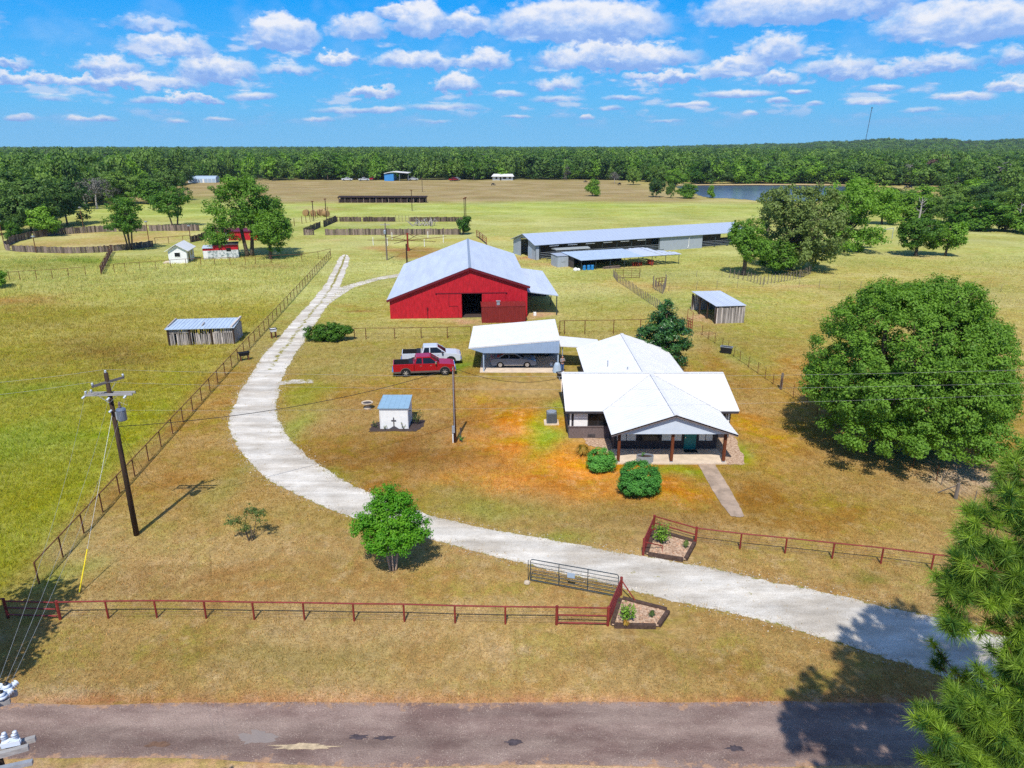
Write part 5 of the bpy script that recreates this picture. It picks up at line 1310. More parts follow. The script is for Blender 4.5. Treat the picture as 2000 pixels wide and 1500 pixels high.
def stock_trailer():
    g = at(1100, 512); A, B = at(1135, 529), at(1325, 516); a = math.atan2((B - A).y, (B - A).x)
    t = thing('stock_trailer', 'grey-green livestock trailer parked between the stable and the equipment shed', 'trailer', (8.8, 142.5, 0), a)
    mb = MB(); mb.box(0, 7.4, 0, 2.1, .6, 1.5); mb.box(0, 7.4, 0, .05, 1.75, 1.95); mb.box(0, 7.4, 2.05, 2.1, 1.75, 1.95); 
    for k in range(9): mb.box(k * .92, k * .92 + .06, 0, .05, 1.5, 2.3); mb.box(k * .92, k * .92 + .06, 2.05, 2.1, 1.5, 2.3)
    mb.build('body', MT['green_grey'], t, local=True)
    mb = MB(); mb.prism([(-.1, 2.28), (.25, 2.5), (1.05, 2.6), (1.85, 2.5), (2.2, 2.28)], -.1, 7.6, 'x'); mb.build('roof', MT['roof_trailer'], t, local=True)
    for x in (3.0, 4.1):
        for y in (-.05, 2.15): mb = MB(); mb.lathe([(.2, -.1), (.36, -.1), (.38, 0), (.36, .1), (.2, .1)], (x, y, .38), 16, 'y'); mb.build('wheel', MT['tyre'], t, local=True)
    mb = MB(); mb.bar((0, .3, .6), (-1.6, 1.05, .5), .1); mb.bar((0, 1.8, .6), (-1.6, 1.05, .5), .1); mb.tube([(-1.5, 1.05, 0), (-1.5, 1.05, .7)], .05, 6); mb.build('drawbar', MT['dark_steel'], t, local=True)
MT['roof_trailer'] = mat('trailer_roof', lin(166, 172, 170, .75), rough=.6, var=.1)
stock_trailer()

def split_logs(mb, p, q, h0, h1, rg, r=.09, gap=.2, skip=0.0, lean=.05):
    """A row of upright split logs from p to q."""
    p, q = Vector(p), Vector(q); n = int((q - p).length / gap)
    for i in range(n + 1):
        if rg.random() < skip: continue
        c = p.lerp(q, i / max(1, n)); h = rg.uniform(h0, h1)
        mb.tube([c + Vector((0, 0, -.05)), c + Vector((rg.uniform(-lean, lean), rg.uniform(-lean, lean), h))], [r * rg.uniform(.85, 1.25), r * rg.uniform(.7, 1.1)], 6)

def log_shelter():
    A, B = at(332, 675), at(459, 671); a = math.atan2((B - A).y, (B - A).x); ln = (B - A).length; W = 3.6
    t = thing('log_shelter', 'low silvered-log animal shelter with blue metal roof in the left paddock', 'shelter', A, a)
    rg = random.Random(8)
    mb = MB(); split_logs(mb, (0, 0, 0), (ln, 0, 0), 1.2, 1.62, rg, .085, .19, .08); split_logs(mb, (0, 0, 1.5), (2.4, 0, 1.5), .35, .42, rg, .08, .2); split_logs(mb, (5.2, 0, 1.4), (ln, 0, 1.4), .4, .5, rg, .08, .2, .2); mb.build('log_wall', MT['log'], t, local=True)
    mb = MB(); split_logs(mb, (ln, 0, 0), (ln, W, 0), 1.8, 2.0, rg, .1, .2); split_logs(mb, (0, 0, 0), (0, W, 0), 1.8, 2.0, rg, .1, .22); split_logs(mb, (0, W, 0), (ln, W, 0), 1.5, 1.9, rg, .1, .25, .1); mb.build('log_wall', MT['log'], t, local=True)
    for x in (0, ln / 3, ln * .66, ln): mb = MB(); mb.tube([(x, -.12, 0), (x, -.12, 1.95)], .1, 7); mb.build('post', MT['pole'], t, local=True)
    mb = MB(); mb.slab((-.2, -.35, 2.0), (ln + .2, -.35, 2.0), (ln + .1, W + .2, 2.25), (-.1, W + .2, 2.25), .05); mb.ribs((-.2, -.35, 2.0), (ln + .2, -.35, 2.0), (ln + .1, W + .2, 2.25), (-.1, W + .2, 2.25), .42, .04, .07); rf = mb.build('roof', MT['roof_shed'], t, local=True)
    mb = MB(); mb.bar((ln - .1, -.3, 2.1), (ln + .1, W, 2.4), .2); mb.bar((-.15, .5, 2.1), (-.1, W, 2.35), .16); mb.bar((ln * .5, .6, 2.08), (ln * .5 + .1, 1.5, 2.3), .1); mb.build('roof_weight', MT['log'], rf, local=True)
log_shelter()

def log_shed():
    A, B = at(1396, 632), at(1450, 630); a = math.atan2((B - A).y, (B - A).x) - .02; ln = (B - A).length
    t = thing('log_shed', 'silvered upright-log shed with pale roof and open dark side', 'shed', A, a)
    rg = random.Random(9); W = 8.2; sh = .0
    P = lambda x, y: (x + sh * y, y, 0)
    mb = MB(); split_logs(mb, P(0, 0), P(ln, 0), 2.0, 2.3, rg, .12, .21); mb.build('log_wall', MT['log'], t, local=True)
    mb = MB(); split_logs(mb, P(ln, 0), P(ln, W), 2.1, 2.3, rg, .12, .22); split_logs(mb, P(0, W), P(ln, W), 2.0, 2.4, rg, .12, .22); mb.build('log_wall', MT['log'], t, local=True)
    for y in (0, W * .33, W * .66, W): mb = MB(); x, yy, _ = P(0, y); mb.tube([(x, yy, 0), (x, yy, 2.3)], .12, 7); mb.build('post', MT['pole'], t, local=True)
    a_, b_, c_, d_ = [Vector(P(*q)) for q in ((-.15, -.2), (ln + .15, -.2), (ln + .15, W + .2), (-.15, W + .2))]
    for v, z in ((a_, 2.36), (b_, 2.36), (c_, 2.62), (d_, 2.62)): v.z = z
    mb = MB(); mb.slab(a_, b_, c_, d_, .05); mb.ribs(a_, b_, c_, d_, .4, .03, .05); mb.build('roof', MT['barn_roof'], t, local=True)
log_shed()

def pump_house():
    g = at(743, 838); x0, x1, y0, y1 = g.x, g.x + 2.3, g.y, g.y + 2.4
    t = thing('pump_house', 'small white box shed with blue roof and a dark cross on its front', 'shed', (x0, y0, 0))
    mb = MB(); mb.box(x0, x1, y0, y1, 0, 1.8); mb.build('wall', MT['white'], t)
    mb = MB(); mb.slab((x0 - .1, y0 - .14, 1.87), (x1 + .1, y0 - .14, 1.87), (x1 + .06, y1 + .1, 2.1), (x0 - .06, y1 + .1, 2.1), .06); mb.ribs((x0 - .1, y0 - .14, 1.87), (x1 + .1, y0 - .14, 1.87), (x1 + .06, y1 + .1, 2.1), (x0 - .06, y1 + .1, 2.1), .4, .02, .04); mb.build('roof', MT['roof_pump'], t)
    c = (x0 + x1) / 2 - .02
    mb = MB(); mb.box(c - .04, c + .04, y0 - .06, y0, .28, 1.02); mb.box(c - .2, c + .2, y0 - .055, y0, .72, .8); mb.build('cross', MT['cross'], t)
    mb = MB(); mb.prism([(c - .42, .02), (c + .42, .02), (c + .06, .26), (c - .06, .26)], y0 - .05, y0, 'y'); mb.build('mound_board', MT['cross'], t)
    mb = MB(); mb.box(x0 - .015, x0 + .07, y0 - .015, y0, 0, 1.78); mb.box(x1 - .07, x1 + .015, y0 - .015, y0, 0, 1.78); mb.build('corner_trim', MT['ridge_white'], t)
    flat_poly('mulch_bed', [Vector(p) for p in ((x0 - .85, y0 - .55, 0), (x1 + .75, y0 - .5, 0), (x1 + 1.15, y0 + .6, 0), (x1 + 1.1, y0 + 1.9, 0), (x1 + .1, y0 + 2.2, 0), (x0 - .1, y0 + 2, 0), (x0 - .9, y0 + 1.0, 0))], .02, MT['mulch'], 'dark mulch bed around the white shed with a cross', 'mulch bed', 'stuff', .08, 4)
    plant('bed_plant', 'tall bushy plant at the right side of the shed with a cross', Vector((x1 + .62, y0 + 1.0, .02)), 1.3, 1.35, LF['olive'], 101, 150, leaf=.13, group='plants around the white shed')
    plant('bed_plant', 'low plant at the left corner of the shed with a cross', Vector((x0 - .45, y0 + .3, .02)), .8, .7, LF['olive'], 102, 80, leaf=.1, group='plants around the white shed')
    plant('bed_plant', 'small plant in front of the white wall left of the cross', Vector((x0 + .4, y0 - .28, .02)), .5, .45, LF['olive'], 103, 45, leaf=.08, group='plants around the white shed')
    plant('bed_plant', 'small plant in front of the white wall right of the cross', Vector((x1 - .35, y0 - .25, .02)), .6, .65, LF['olive'], 104, 50, leaf=.08, group='plants around the white shed')
MT['roof_pump'] = mat('blue_roof_sheet', lin(150, 184, 206, .8), rough=.45, var=.06)
MT['cross'] = mat('dark_grey_paint', lin(96, 92, 96, .75), rough=.6, var=.08)
pump_house()

def fire_ring():
    g = at(718, 798); t = thing('bird_bath', 'round pale concrete basin on a pedestal in the lawn', 'bird bath', g)
    mb = MB(); mb.lathe([(.30, 0), (.34, .06), (.2, .14), (.18, .36), (.34, .44), (.5, .52), (.52, .6), (.46, .62), (.40, .54), (.1, .50)], n=20); mb.build('basin', MT['basin'], t, local=True, smooth=True)
    mb = MB(); mb.lathe([(.39, .545), (.02, .55)], n=20); mb.build('water', MT['shade_wall'], t, local=True)
MT['basin'] = mat('cast_stone', lin(214, 196, 172, .75), rough=.9, var=.15, scale=5)
fire_ring()

def cabin():
    A, B = at(331, 515), at(367, 514); a = math.atan2((B - A).y, (B - A).x); ln = (B - A).length; W = 6.0
    t = thing('white_cabin', 'small white gabled cabin with pale roof in the left pasture', 'cabin', A, a)
    mb = MB(); mb.prism([(0, 0), (ln, 0), (ln, 2.5), (ln / 2, 3.6), (0, 2.5)], 0, .1, 'y'); mb.box(0, .1, .1, W, 0, 2.5); mb.box(ln - .1, ln, .1, W, 0, 2.5); mb.prism([(0, 0), (ln, 0), (ln, 2.5), (ln / 2, 3.6), (0, 2.5)], W - .1, W, 'y'); mb.build('wall', MT['white'], t, local=True)
    mb = MB(); mb.slab((-.5, -.5, 2.45), (-.5, W + .4, 2.45), (ln / 2, W + .4, 3.78), (ln / 2, -.5, 3.78), .09); mb.slab((ln + .5, W + .4, 2.45), (ln + .5, -.5, 2.45), (ln / 2, -.5, 3.78), (ln / 2, W + .4, 3.78), .09); mb.build('roof', MT['white_roof'], t, local=True)
    mb = MB(); quad_frame(mb, 1.2, 2.2, 1.3, 2.1, -.0, .1, .05); w = mb.build('window', MT['white'], t, local=True)
    mb = MB(); mb.box(1.2, 2.2, -.02, 0, 1.3, 2.1); mb.build('pane', MT['glass'], w, local=True)
    mb = MB(); mb.box(ln, ln + .03, 1.2, 2.2, .1, 2.1); mb.build('side_door', MT['glass'], t, local=True)
    mb = MB(); mb.box(ln, ln + .03, 3.4, 4.6, 1.1, 2.0); mb.build('side_window', MT['glass'], t, local=True)
    mb = MB(); mb.box(-1.2, -.1, .2, 2.2, 0, .25); mb.build('step', MT['concrete'], t, local=True)
cabin()
def caravan_shed():
    A, B = at(398, 507), at(467, 504); a = math.atan2((B - A).y, (B - A).x); ln = (B - A).length; W = 3.2
    t = thing('red_white_shed', 'low shed with red upper wall and peeling white lower wall beside the oak', 'shed', A, a)
    mb = MB(); mb.box(0, ln, 0, W, 0, 1.75); mb.build('lower_wall', MT['peel'], t, local=True)
    mb = MB(); mb.box(2.0, ln, -.01, W, 1.75, 2.75); mb.box(0, 2.0, -.01, W, 1.75, 2.2); mb.build('upper_wall', MT['barn_red'], t, local=True)
    mb = MB(); mb.slab((-.1, -.2, 2.3), (2.0, -.2, 2.3), (2.0, W + .2, 2.5), (-.1, W + .2, 2.5), .06); mb.build('porch_roof', MT['roof_steel'], t, local=True)
    mb = MB(); mb.slab((1.95, -.3, 2.85), (ln + .15, -.3, 2.85), (ln + .15, W + .2, 3.0), (1.95, W + .2, 3.0), .08); mb.build('roof', MT['shade_wall'], t, local=True)
    mb = MB(); mb.box(4.5, 5.4, -.05, 0, 1.5, 2.2); mb.build('window', MT['glass'], t, local=True)
    mb = MB(); mb.box(.1, .9, -.04, 0, .1, 1.7); mb.build('door', MT['white'], t, local=True)
MT['peel'] = mat('peeling_white_paint', (.72, .74, .74), rough=.8, scale=1.8, col2=lin(120, 140, 140, .8), fac=(.45, .62))
caravan_shed()
def red_shed():
    A = at(412, 470); t = thing('red_shed', 'long low red shed half hidden behind the tall oak', 'shed', A, .12)
    mb = MB(); mb.box(0, 11, 0, 4, 0, 2.1); mb.build('wall', MT['barn_red'], t, local=True)
    mb = MB(); mb.slab((-.3, -.3, 2.15), (11.3, -.3, 2.15), (11.3, 4.3, 2.6), (-.3, 4.3, 2.6), .08); mb.build('roof', MT['barn_trim'], t, local=True)
    mb = MB(); mb.box(3, 4.2, -.04, 0, .1, 1.9); mb.build('door', MT['white'], t, local=True)
red_shed()
def dark_shelter():
    A, B = at(662, 396), at(832, 396); t = thing('feed_shelter', 'very long low dark wooden shelter standing across the mown strip', 'shelter', A)
    ln = (B - A).length; rg = random.Random(3)
    mb = MB(); mb.box(0, ln, 3.0, 3.12, 0, 2.3); mb.build('back_wall', MT['board_dark'], t, local=True)
    mb = MB()
    x = .2
    while x < ln - 1:
        w = rg.uniform(1.6, 3.0); mb.box(x, min(ln, x + w), -.04, .04, 0, rg.uniform(1.2, 1.7), rg.random()); x += w + rg.choice([.05, .1, .9])
    mb.build('front_boards', MT['dark_front'], t, local=True)
    mb = MB(); mb.slab((-.4, -.5, 2.3), (ln + .4, -.5, 2.3), (ln + .4, 3.3, 2.6), (-.4, 3.3, 2.6), .3); mb.build('roof', MT['dark_front'], t, local=True)
    for k in range(15): mb = MB(); x = k * ln / 14; mb.box(x - .12, x + .12, -.15, .05, 0, 2.1); mb.build('post', MT['board'], t, local=True)
MT['dark_front'] = mat('blackened_boards', lin(58, 44, 42, .75), rough=.95, var=.4, scale=2, tone=.3)
dark_shelter()
def blue_shed():
    A = at(751, 353.5); t = thing('blue_shed', 'blue walled shed with arched white roof at the wood edge', 'shed', A)
    ln = px_m(48, A); w = px_m(18, A); h = 6.2
    mb = MB(); mb.box(0, w, 0, 12, 0, 4.6); mb.build('wall', MT['blue_wall'], t, local=True)
    pts = [(x * ln, 4.7 + 1.3 * math.sin(min(1, x * 1.6 + .1) * math.pi * .62) - 1.2 * max(0, x - .4)) for x in [i / 8 for i in range(9)]]
    mb = MB(); mb.prism(pts + [(x, z - .35) for x, z in reversed(pts)], -.8, 12.5, 'y'); mb.build('roof', MT['white_roof'], t, local=True)
    for x in (ln * .62, ln * .97): mb = MB(); mb.box(x - .1, x + .1, 0, .2, 0, 4.2); mb.build('post', MT['steel'], t, local=True)
blue_shed()
def far_house():
    A = at(962, 352); t = thing('white_farmhouse', 'small white house in front of the far woods', 'house', A); ln = px_m(40, A)
    mb = MB(); mb.box(0, ln, 0, 9, 0, 2.6); mb.build('wall', MT['white'], t, local=True)
    mb = MB(); mb.slab((-.8, -1.5, 2.5), (ln + .8, -1.5, 2.5), (ln * .97, 4.5, 4.0), (ln * .05, 4.5, 4.0), .15); mb.slab((ln + .8, 10, 2.6), (-.8, 10, 2.6), (ln * .05, 4.5, 4.0), (ln * .97, 4.5, 4.0), .15); mb.build('roof', MT['white_roof'], t, local=True)
    for x0, x1 in ((2, 3.2), (5, 6), (7, 9.2), (11, 12.4)): mb = MB(); mb.box(x0, x1, -.05, 0, .8 if x0 != 5 else 0, 2.1); mb.build('window' if x0 != 5 else 'door', MT['glass'], t, local=True)
far_house()
def greenhouse():
    A = at(368, 357); t = thing('greenhouse', 'long pale greenhouse in the clearing of the left woods', 'greenhouse', A, .05); ln = px_m(53, A)
    mb = MB(); mb.prism([(0, 0), (0, 2.4), (1.5, 3.6), (4, 4.1), (6.5, 3.6), (8, 2.4), (8, 0)], 0, ln, 'x'); mb.build('shell', MT['pale_panel'], t, local=True)
    mb = MB()
    for k in range(8): mb.box(k * ln / 7 - .1, k * ln / 7 + .1, -.1, 0, 0, 2.4)
    mb.build('frame', MT['white'], t, local=True)
    mb = MB(); mb.box(ln * .52, ln * .58, -.12, 0, 0, 2.2); mb.build('door', MT['white'], t, local=True)
greenhouse()
# ------------------------------------------------------------------ fences, gates, poles and wires
def pipe_fence(label, posts, h, m, wires=(), post_r=.05, rail_r=.04, strong=(), group=None, name='pipe_fence', rails=(1.0,), mesh=0.0, wire_r=.0085, lean=0.0, wirem=None, rng=None):
    """Posts at world points, round rails at the given shares of the height, thin wires below."""
    c = posts[0].copy(); t = thing(name, label, 'fence', c, 0, group)
    for i, p in enumerate(posts):
        mb = MB(); r = post_r * (1.5 if i in strong else 1); hh = h * (1.07 if i in strong else 1)
        e = p + Vector((0, 0, hh)) + (Vector((rng.uniform(-lean, lean), rng.uniform(-lean, lean), rng.uniform(-.1, .1))) if rng else Vector())
        mb.tube([p - Vector((0, 0, .1)), e], r, 7); mb.build('post', m, t)
    if rails:
        mb = MB()
        for k in rails: mb.tube([p + Vector((0, 0, h * k)) for p in posts], rail_r, 6)
        mb.build('rail', m, t)
    if wires:
        mb = MB()
        for k in wires: mb.tube([p + Vector((0, 0, h * k)) for p in posts], wire_r, 4)
        mb.build('wire', wirem or MT['wire'], t)
    if mesh:
        mb = MB()
        for i in range(len(posts) - 1):
            a, b = posts[i], posts[i + 1]; n = max(1, int((b - a).length / mesh))
            for j in range(1, n): q = a.lerp(b, j / n); mb.tube([q, q + Vector((0, 0, h * .86))], wire_r * .8, 3)
        mb.build('mesh_wire', wirem or MT['wire'], t)
    return t
def rail_section(mb, p, q, h, fr=(.18, .58, 1.0), r=.04):
    for k in fr: mb.tube([p + Vector((0, 0, h * k)), q + Vector((0, 0, h * k))], r, 6)

RH = 1.0
fl = P_([(118, 1210), (212, 1208), (307, 1207), (403, 1208), (497, 1210), (595, 1211), (692, 1213), (790, 1214), (889, 1217), (987, 1219), (1087, 1220), (1187, 1222), (1212, 1162)])
t = pipe_fence('long red-brown pipe fence running beside the road to the gate', fl, RH, MT['red_pipe'], (.2, .38, .56, .74), strong=(0, 10, 11, 12))
mb = MB(); rail_section(mb, fl[10], fl[11], RH, (.12, .56)); rail_section(mb, fl[11], fl[12], RH, (.14, .36, .56, .78)); mb.build('brace_rail', MT['red_pipe'], t)
mb = MB(); mb.tube([fl[12] + Vector((0, 0, .9)), at(1243, 1181) + Vector((0, 0, .12)), at(1243, 1181)], .035, 6); mb.build('stay', MT['red_pipe'], t)
fc = P_([(16, 1207), (118, 1210)])
t = pipe_fence('short braced corner of red-brown pipe fence in the tree shade by the left edge', [fc[0] + Vector((-.7, -.2, 0)), fc[0]], 1.12, MT['red_pipe'], (), .07)
mb = MB(); rail_section(mb, fc[0], fc[1] + Vector((-.12, 0, 0)), 1.0, (.2, .6, .98)); mb.build('brace_rail', MT['red_pipe'], t)
fr_ = P_([(1256, 1084), (1276, 1037), (1358, 1061), (1445, 1072), (1533, 1081), (1625, 1091), (1720, 1101), (1818, 1114), (1925, 1126), (2040, 1140), (2160, 1154)])
t = pipe_fence('red-brown pipe fence running right from the drive entrance to the pine', fr_, RH, MT['red_pipe'], (.2, .38, .56, .74), strong=(0, 1, 2))
mb = MB(); rail_section(mb, fr_[1], fr_[2], RH, (.14, .56)); rail_section(mb, fr_[0], fr_[1], RH, (.14, .36, .56, .78)); mb.build('brace_rail', MT['red_pipe'], t)
mb = MB(); mb.tube([fr_[0] + Vector((.02, 0, .85)), at(1293, 1075) + Vector((0, 0, .3)), at(1293, 1084)], .035, 6); mb.build('stay', MT['red_pipe'], t)

def timber_bed(label, corners, plants_):
    t = thing('flower_bed', label, 'flower bed', corners[0])
    for i in range(len(corners)):
        a, b = corners[i], corners[(i + 1) % len(corners)]
        mb = MB(); d = (b - a).normalized() * .11; mb.bar(a + d + Vector((0, 0, .1)), b - d + Vector((0, 0, .1 + .002 * i)), .2, .22); mb.build('timber', MT['sleeper'], t)
    mb = MB(); mb.add([p + Vector((0, 0, .12)) for p in corners], [tuple(range(len(corners)))]); o = mb.build('gravel', MT['stones'], t)
    rg = random.Random(len(label)); sm = MB(); c = sum(corners, Vector()) / len(corners)
    for _ in range(90):
        i = rg.randrange(len(corners)); a, b = corners[i], corners[(i + 1) % len(corners)]; u, v = rg.random(), rg.random()
        if u + v > 1: u, v = 1 - u, 1 - v
        p = c + (a - c) * u * .85 + (b - c) * v * .85; s = rg.uniform(.03, .07)
        sm.lathe([(s * .5, 0), (s, s * .3), (s * .7, s * .8), (s * .1, s)], (p.x, p.y, .11), 6)
    so = sm.build('river_stones', MT['stones2'], t); so['kind'] = 'stuff'
MT['stones2'] = mat('tan_stones', lin(206, 166, 136, .75), rough=.9, var=.3, scale=3, tone=.35)
timber_bed('timber edged gravel bed inside the front fence corner by the gate', P_([(1195, 1225), (1285, 1227), (1306, 1196), (1212, 1172)]), None)
timber_bed('timber edged gravel bed across the drive from the gate', P_([(1262, 1085), (1338, 1097), (1357, 1062), (1278, 1040)]), None)
plant('bed_shrub', 'bright green leafy plant in the gravel bed beside the gate', at(1222, 1212, .12), .95, .95, LF['bright'], 111, 280, leaf=.13)
strappy('dry_plant', 'yellowing drooping plant at the front edge of the bed beside the gate', at(1221, 1222, .12), .5, .3, LF['lily'], 115, 50)
strappy('grass_tuft', 'small green grass tuft in the gravel bed beside the gate', at(1273, 1205, .12), .45, .4, LF['olive'], 112, 70)
plant('bed_shrub', 'rounded bright green bush in the gravel bed across the drive', at(1291, 1060, .12), 1.3, 1.25, LF['bright'], 113, 480, leaf=.14)
strappy('grass_tuft', 'green grass tuft in the gravel bed across the drive', at(1339, 1070, .12), .55, .5, LF['olive'], 114, 80)

def tube_gate():
    a, b = at(1036, 1136), at(1206, 1168); t = thing('farm_gate', 'long grey tubular farm gate standing open beside the drive', 'gate', a)
    u = (b - a).normalized(); L_ = (b - a).length; z0, z1 = .12, 1.38
    P = lambda s, z: a + u * s + Vector((0, 0, z))
    mb = MB(); k = .12
    mb.tube([P(0, z0), P(0, z1 - k), P(.04, z1 - .03), P(k, z1), P(L_ - k, z1), P(L_ - .04, z1 - .03), P(L_, z1 - k), P(L_, z0), P(0, z0)], .026, 6); mb.build('frame', MT['dark_steel'], t)
    mb = MB()
    for i in range(1, 6): mb.tube([P(0, z0 + (z1 - z0) * i / 6), P(L_, z0 + (z1 - z0) * i / 6)], .019, 5)
    mb.build('rail', MT['dark_steel'], t)
    for s in (L_ * .33, L_ * .66): mb = MB(); mb.bar(P(s, z0) + Vector((0, -.02, 0)), P(s, z1) + Vector((0, -.02, 0)), .04, .02); mb.build('stiffener', MT['dark_steel'], t)
    mb = MB(); c = P(L_ * .47, .85); mb.bar(c - u * .2 + Vector((0, -.03, 0)), c + u * .2 + Vector((0, -.03, 0)), .012, .3); mb.build('sign_plate', MT['pale_panel'], t)
    p = a - u * .13
    mb = MB(); mb.tube([p, p + Vector((0, 0, 1.3))], .022, 6); o = mb.build('gate_stop_post', MT['dark_steel'], None); tag(o, 'thin dark post at the free end of the farm gate', 'post')
    q = at(1033, 1139); mb = MB(); mb.lathe([(.13, 0), (.18, .05), (.15, .14), (.05, .18)], (q.x - .1, q.y - .05, 0), 7); o = mb.build('stone', MT['basin'], None); tag(o, 'pale stone at the foot of the thin gate post', 'stone')
tube_gate()

# long paddock fence on the left, up the drive
n = 62; lf = []
A_, B_ = FENCE_A + Vector((.8, -1.2, 0)), FENCE_B
for i in range(46): lf.append(A_.lerp(B_, (i / 45) ** 1.0))
t = pipe_fence('long rusty pipe and mesh fence following the drive up the left paddock', lf, 1.3, MT['rust_pipe'], [.05 + .088 * k for k in range(11)], .045, .035, mesh=.32, wire_r=.0045)
t = pipe_fence('rusty pipe fence crossing the paddock below the white cabin', P_([(646, 500), (622, 506), (590, 511), (530, 514), (500, 516), (480, 517), (450, 518), (420, 519), (393, 520), (364, 521), (334, 523), (305, 526), (274, 528), (245, 530), (224, 532)]), 1.5, MT['rust_pipe'], (.3, .6), .05, .04)
t = pipe_fence('rusty pipe fence with a gate at the left edge of the paddock', P_([(-30, 556), (20, 550), (40, 548), (72, 546), (103, 544), (135, 542), (168, 539)]), 1.6, MT['rust_pipe'], (.3, .6), .05, .04)
t = pipe_fence('rusty boarded fence leading up to the round arena', P_([(198, 536), (202, 528), (206, 520), (211, 510), (215, 500), (219, 493)]), 1.6, MT['rust_pipe'], (.3,), .1, .05, rails=(.4, .7, 1.0), mesh=.5, wire_r=.04, wirem=MT['board_dark'])
t = pipe_fence('thin pipe fence crossing behind the parked trucks', P_([(693, 663), (715, 662), (771, 662), (823, 661), (874, 660), (920, 659)]), 1.35, MT['rust_pipe'], (.08, .5), .05, .035)
t = pipe_fence('thin pipe fence between the carport and the tree behind the house', P_([(1093, 654), (1102, 653.6), (1142, 653), (1198, 652), (1250, 651), (1300, 650), (1335, 649)]), 1.75, MT['rust_pipe'], (.08,), .05, .035)
t = pipe_fence('short oxide red fence behind the peak of the barn', P_([(931, 463), (937, 467), (943, 472), (950, 478)]), 1.7, MT['red_pipe'], (), .08, .06, rails=(.25, .5, .75, 1.0))

def post_fence(label, pts, h, gap, seed, m=MT['pale_pole'], w=(.3, .5, .7, .9), r=.03, wood_every=0):
    rg = random.Random(seed); P = []
    for i in range(len(pts) - 1):
        a, b = pts[i], pts[i + 1]; k = max(1, int((b - a).length / gap))
        P += [a.lerp(b, j / k) for j in range(k)]
    P.append(pts[-1])
    return pipe_fence(label, P, h, m, w, r, .02, rails=(), rng=rg, lean=.06, name='wire_fence')
post_fence('wire fence on thin stakes running down past the house to the big tree', P_([(1344, 645), (1371, 655), (1410, 680), (1445, 706), (1480, 730), (1525, 762), (1575, 795), (1640, 838), (1740, 888), (1828, 940)]), 1.25, 1.6, 1, MT['rust_pipe'])
post_fence('wire fence with pale stakes emerging from the big tree shade at right', P_([(1838, 948), (1870, 968), (1900, 990), (1960, 1030), (2040, 1085)]), 1.15, .9, 2, r=.028)
mb = MB(); g = at(1866, 974); mb.tube([g, g + Vector((0, 0, 1.1))], [.12, .10], 8); mb.tube([g + Vector((-.05, .1, .9)), g + Vector((-.7, .8, .05))], .04, 6); tag(mb.build('fence_post', MT['pale_pole']), 'thick grey wooden post with a brace in the right wire fence', 'post')
mb = MB(); g = at(1525, 760); mb.tube([g, g + Vector((0, 0, 1.6))], [.14, .12], 8); tag(mb.build('fence_post', MT['pale_pole']), 'thick grey wooden post in the wire fence left of the big tree', 'post')
post_fence('rough picket wire fence running down from the pipe panel behind the house tree', P_([(1198, 540), (1206, 551), (1224, 562), (1250, 580), (1280, 600), (1300, 614)]), 1.3, .75, 3, r=.05)
post_fence('wire fence crossing the pasture in front of the long barn trees', P_([(1250, 540), (1300, 540), (1360, 541), (1410, 542), (1440, 545), (1490, 556)]), 1.2, 3.4, 4)
post_fence('wire fence with white stakes along the dry grass strip', P_([(1306, 568), (1360, 566), (1440, 562), (1490, 560), (1560, 562), (1640, 564), (1720, 563), (1800, 562), (1900, 566), (2010, 574)]), 1.3, 3.0, 5)
post_fence('rough pole pen fence under the oaks beside the log pen', P_([(1425, 542), (1460, 548), (1485, 556), (1520, 552), (1560, 545), (1582, 536)]), 1.5, .8, 6, r=.06)
post_fence('short rough wooden pen corner in the dry grass', P_([(1276, 556), (1276, 564), (1294, 574), (1300, 560), (1300, 554)]), 1.5, .7, 7, r=.07)
post_fence('wire fence on stakes along the far side of the tan pasture', P_([(560, 447), (575, 441), (590, 437), (606, 433), (620, 425), (640, 417)]), 2.2, 3.0, 8, MT['rust_pipe'], r=.09)

def panel(label, a, b, h, m, n=6, r=.03, name='livestock_gate'):
    t = thing(name, label, 'gate panel', a); mb = MB()
    for k in range(n): mb.tube([a + Vector((0, 0, .15 + (h - .15) * k / (n - 1))), b + Vector((0, 0, .15 + (h - .15) * k / (n - 1)))], r, 5)
    mb.build('rail', m, t)
    for k in range(4): q = a.lerp(b, k / 3); mb = MB(); mb.tube([q, q + Vector((0, 0, h))], r * 1.2, 6); mb.build('upright', m, t)
panel('rusty pipe panel below the equipment shed', at(1201, 544), at(1249, 543), 1.7, MT['rust_pipe'])
panel('oxide red ladder-like gate panel beside the log shed path', at(1341, 644), at(1351, 648), 1.55, MT['red_pipe'], 5, .04)
mb = MB(); a, b = at(1341, 644), at(1351, 648); mb.tube([a, a + Vector((0, 0, 2.7)), b + Vector((0, 0, 2.5)), b], .035, 6); tag(mb.build('gate_arch', MT['red_pipe']), 'tall red pipe frame over the ladder-like gate panel', 'gate frame')
panel('low pipe gate hung in the rough wooden pen corner', at(1281, 560), at(1298, 558), 1.4, MT['rust_pipe'], 3, .05)
t = thing('pipe_arch', 'bare grey pipe frame standing alone in the right pasture', 'frame', at(1722, 470)); mb = MB(); g = at(1722, 470); h = at(1742, 466)
mb.tube([g, g + Vector((0, 0, 2.6)), h + Vector((0, 0, 2.6)), h], .08, 6); mb.tube([g + Vector((0, 0, 2.6)), g + Vector((-1, -.5, 0))], .07, 6); mb.build('frame', MT['steel'], t)

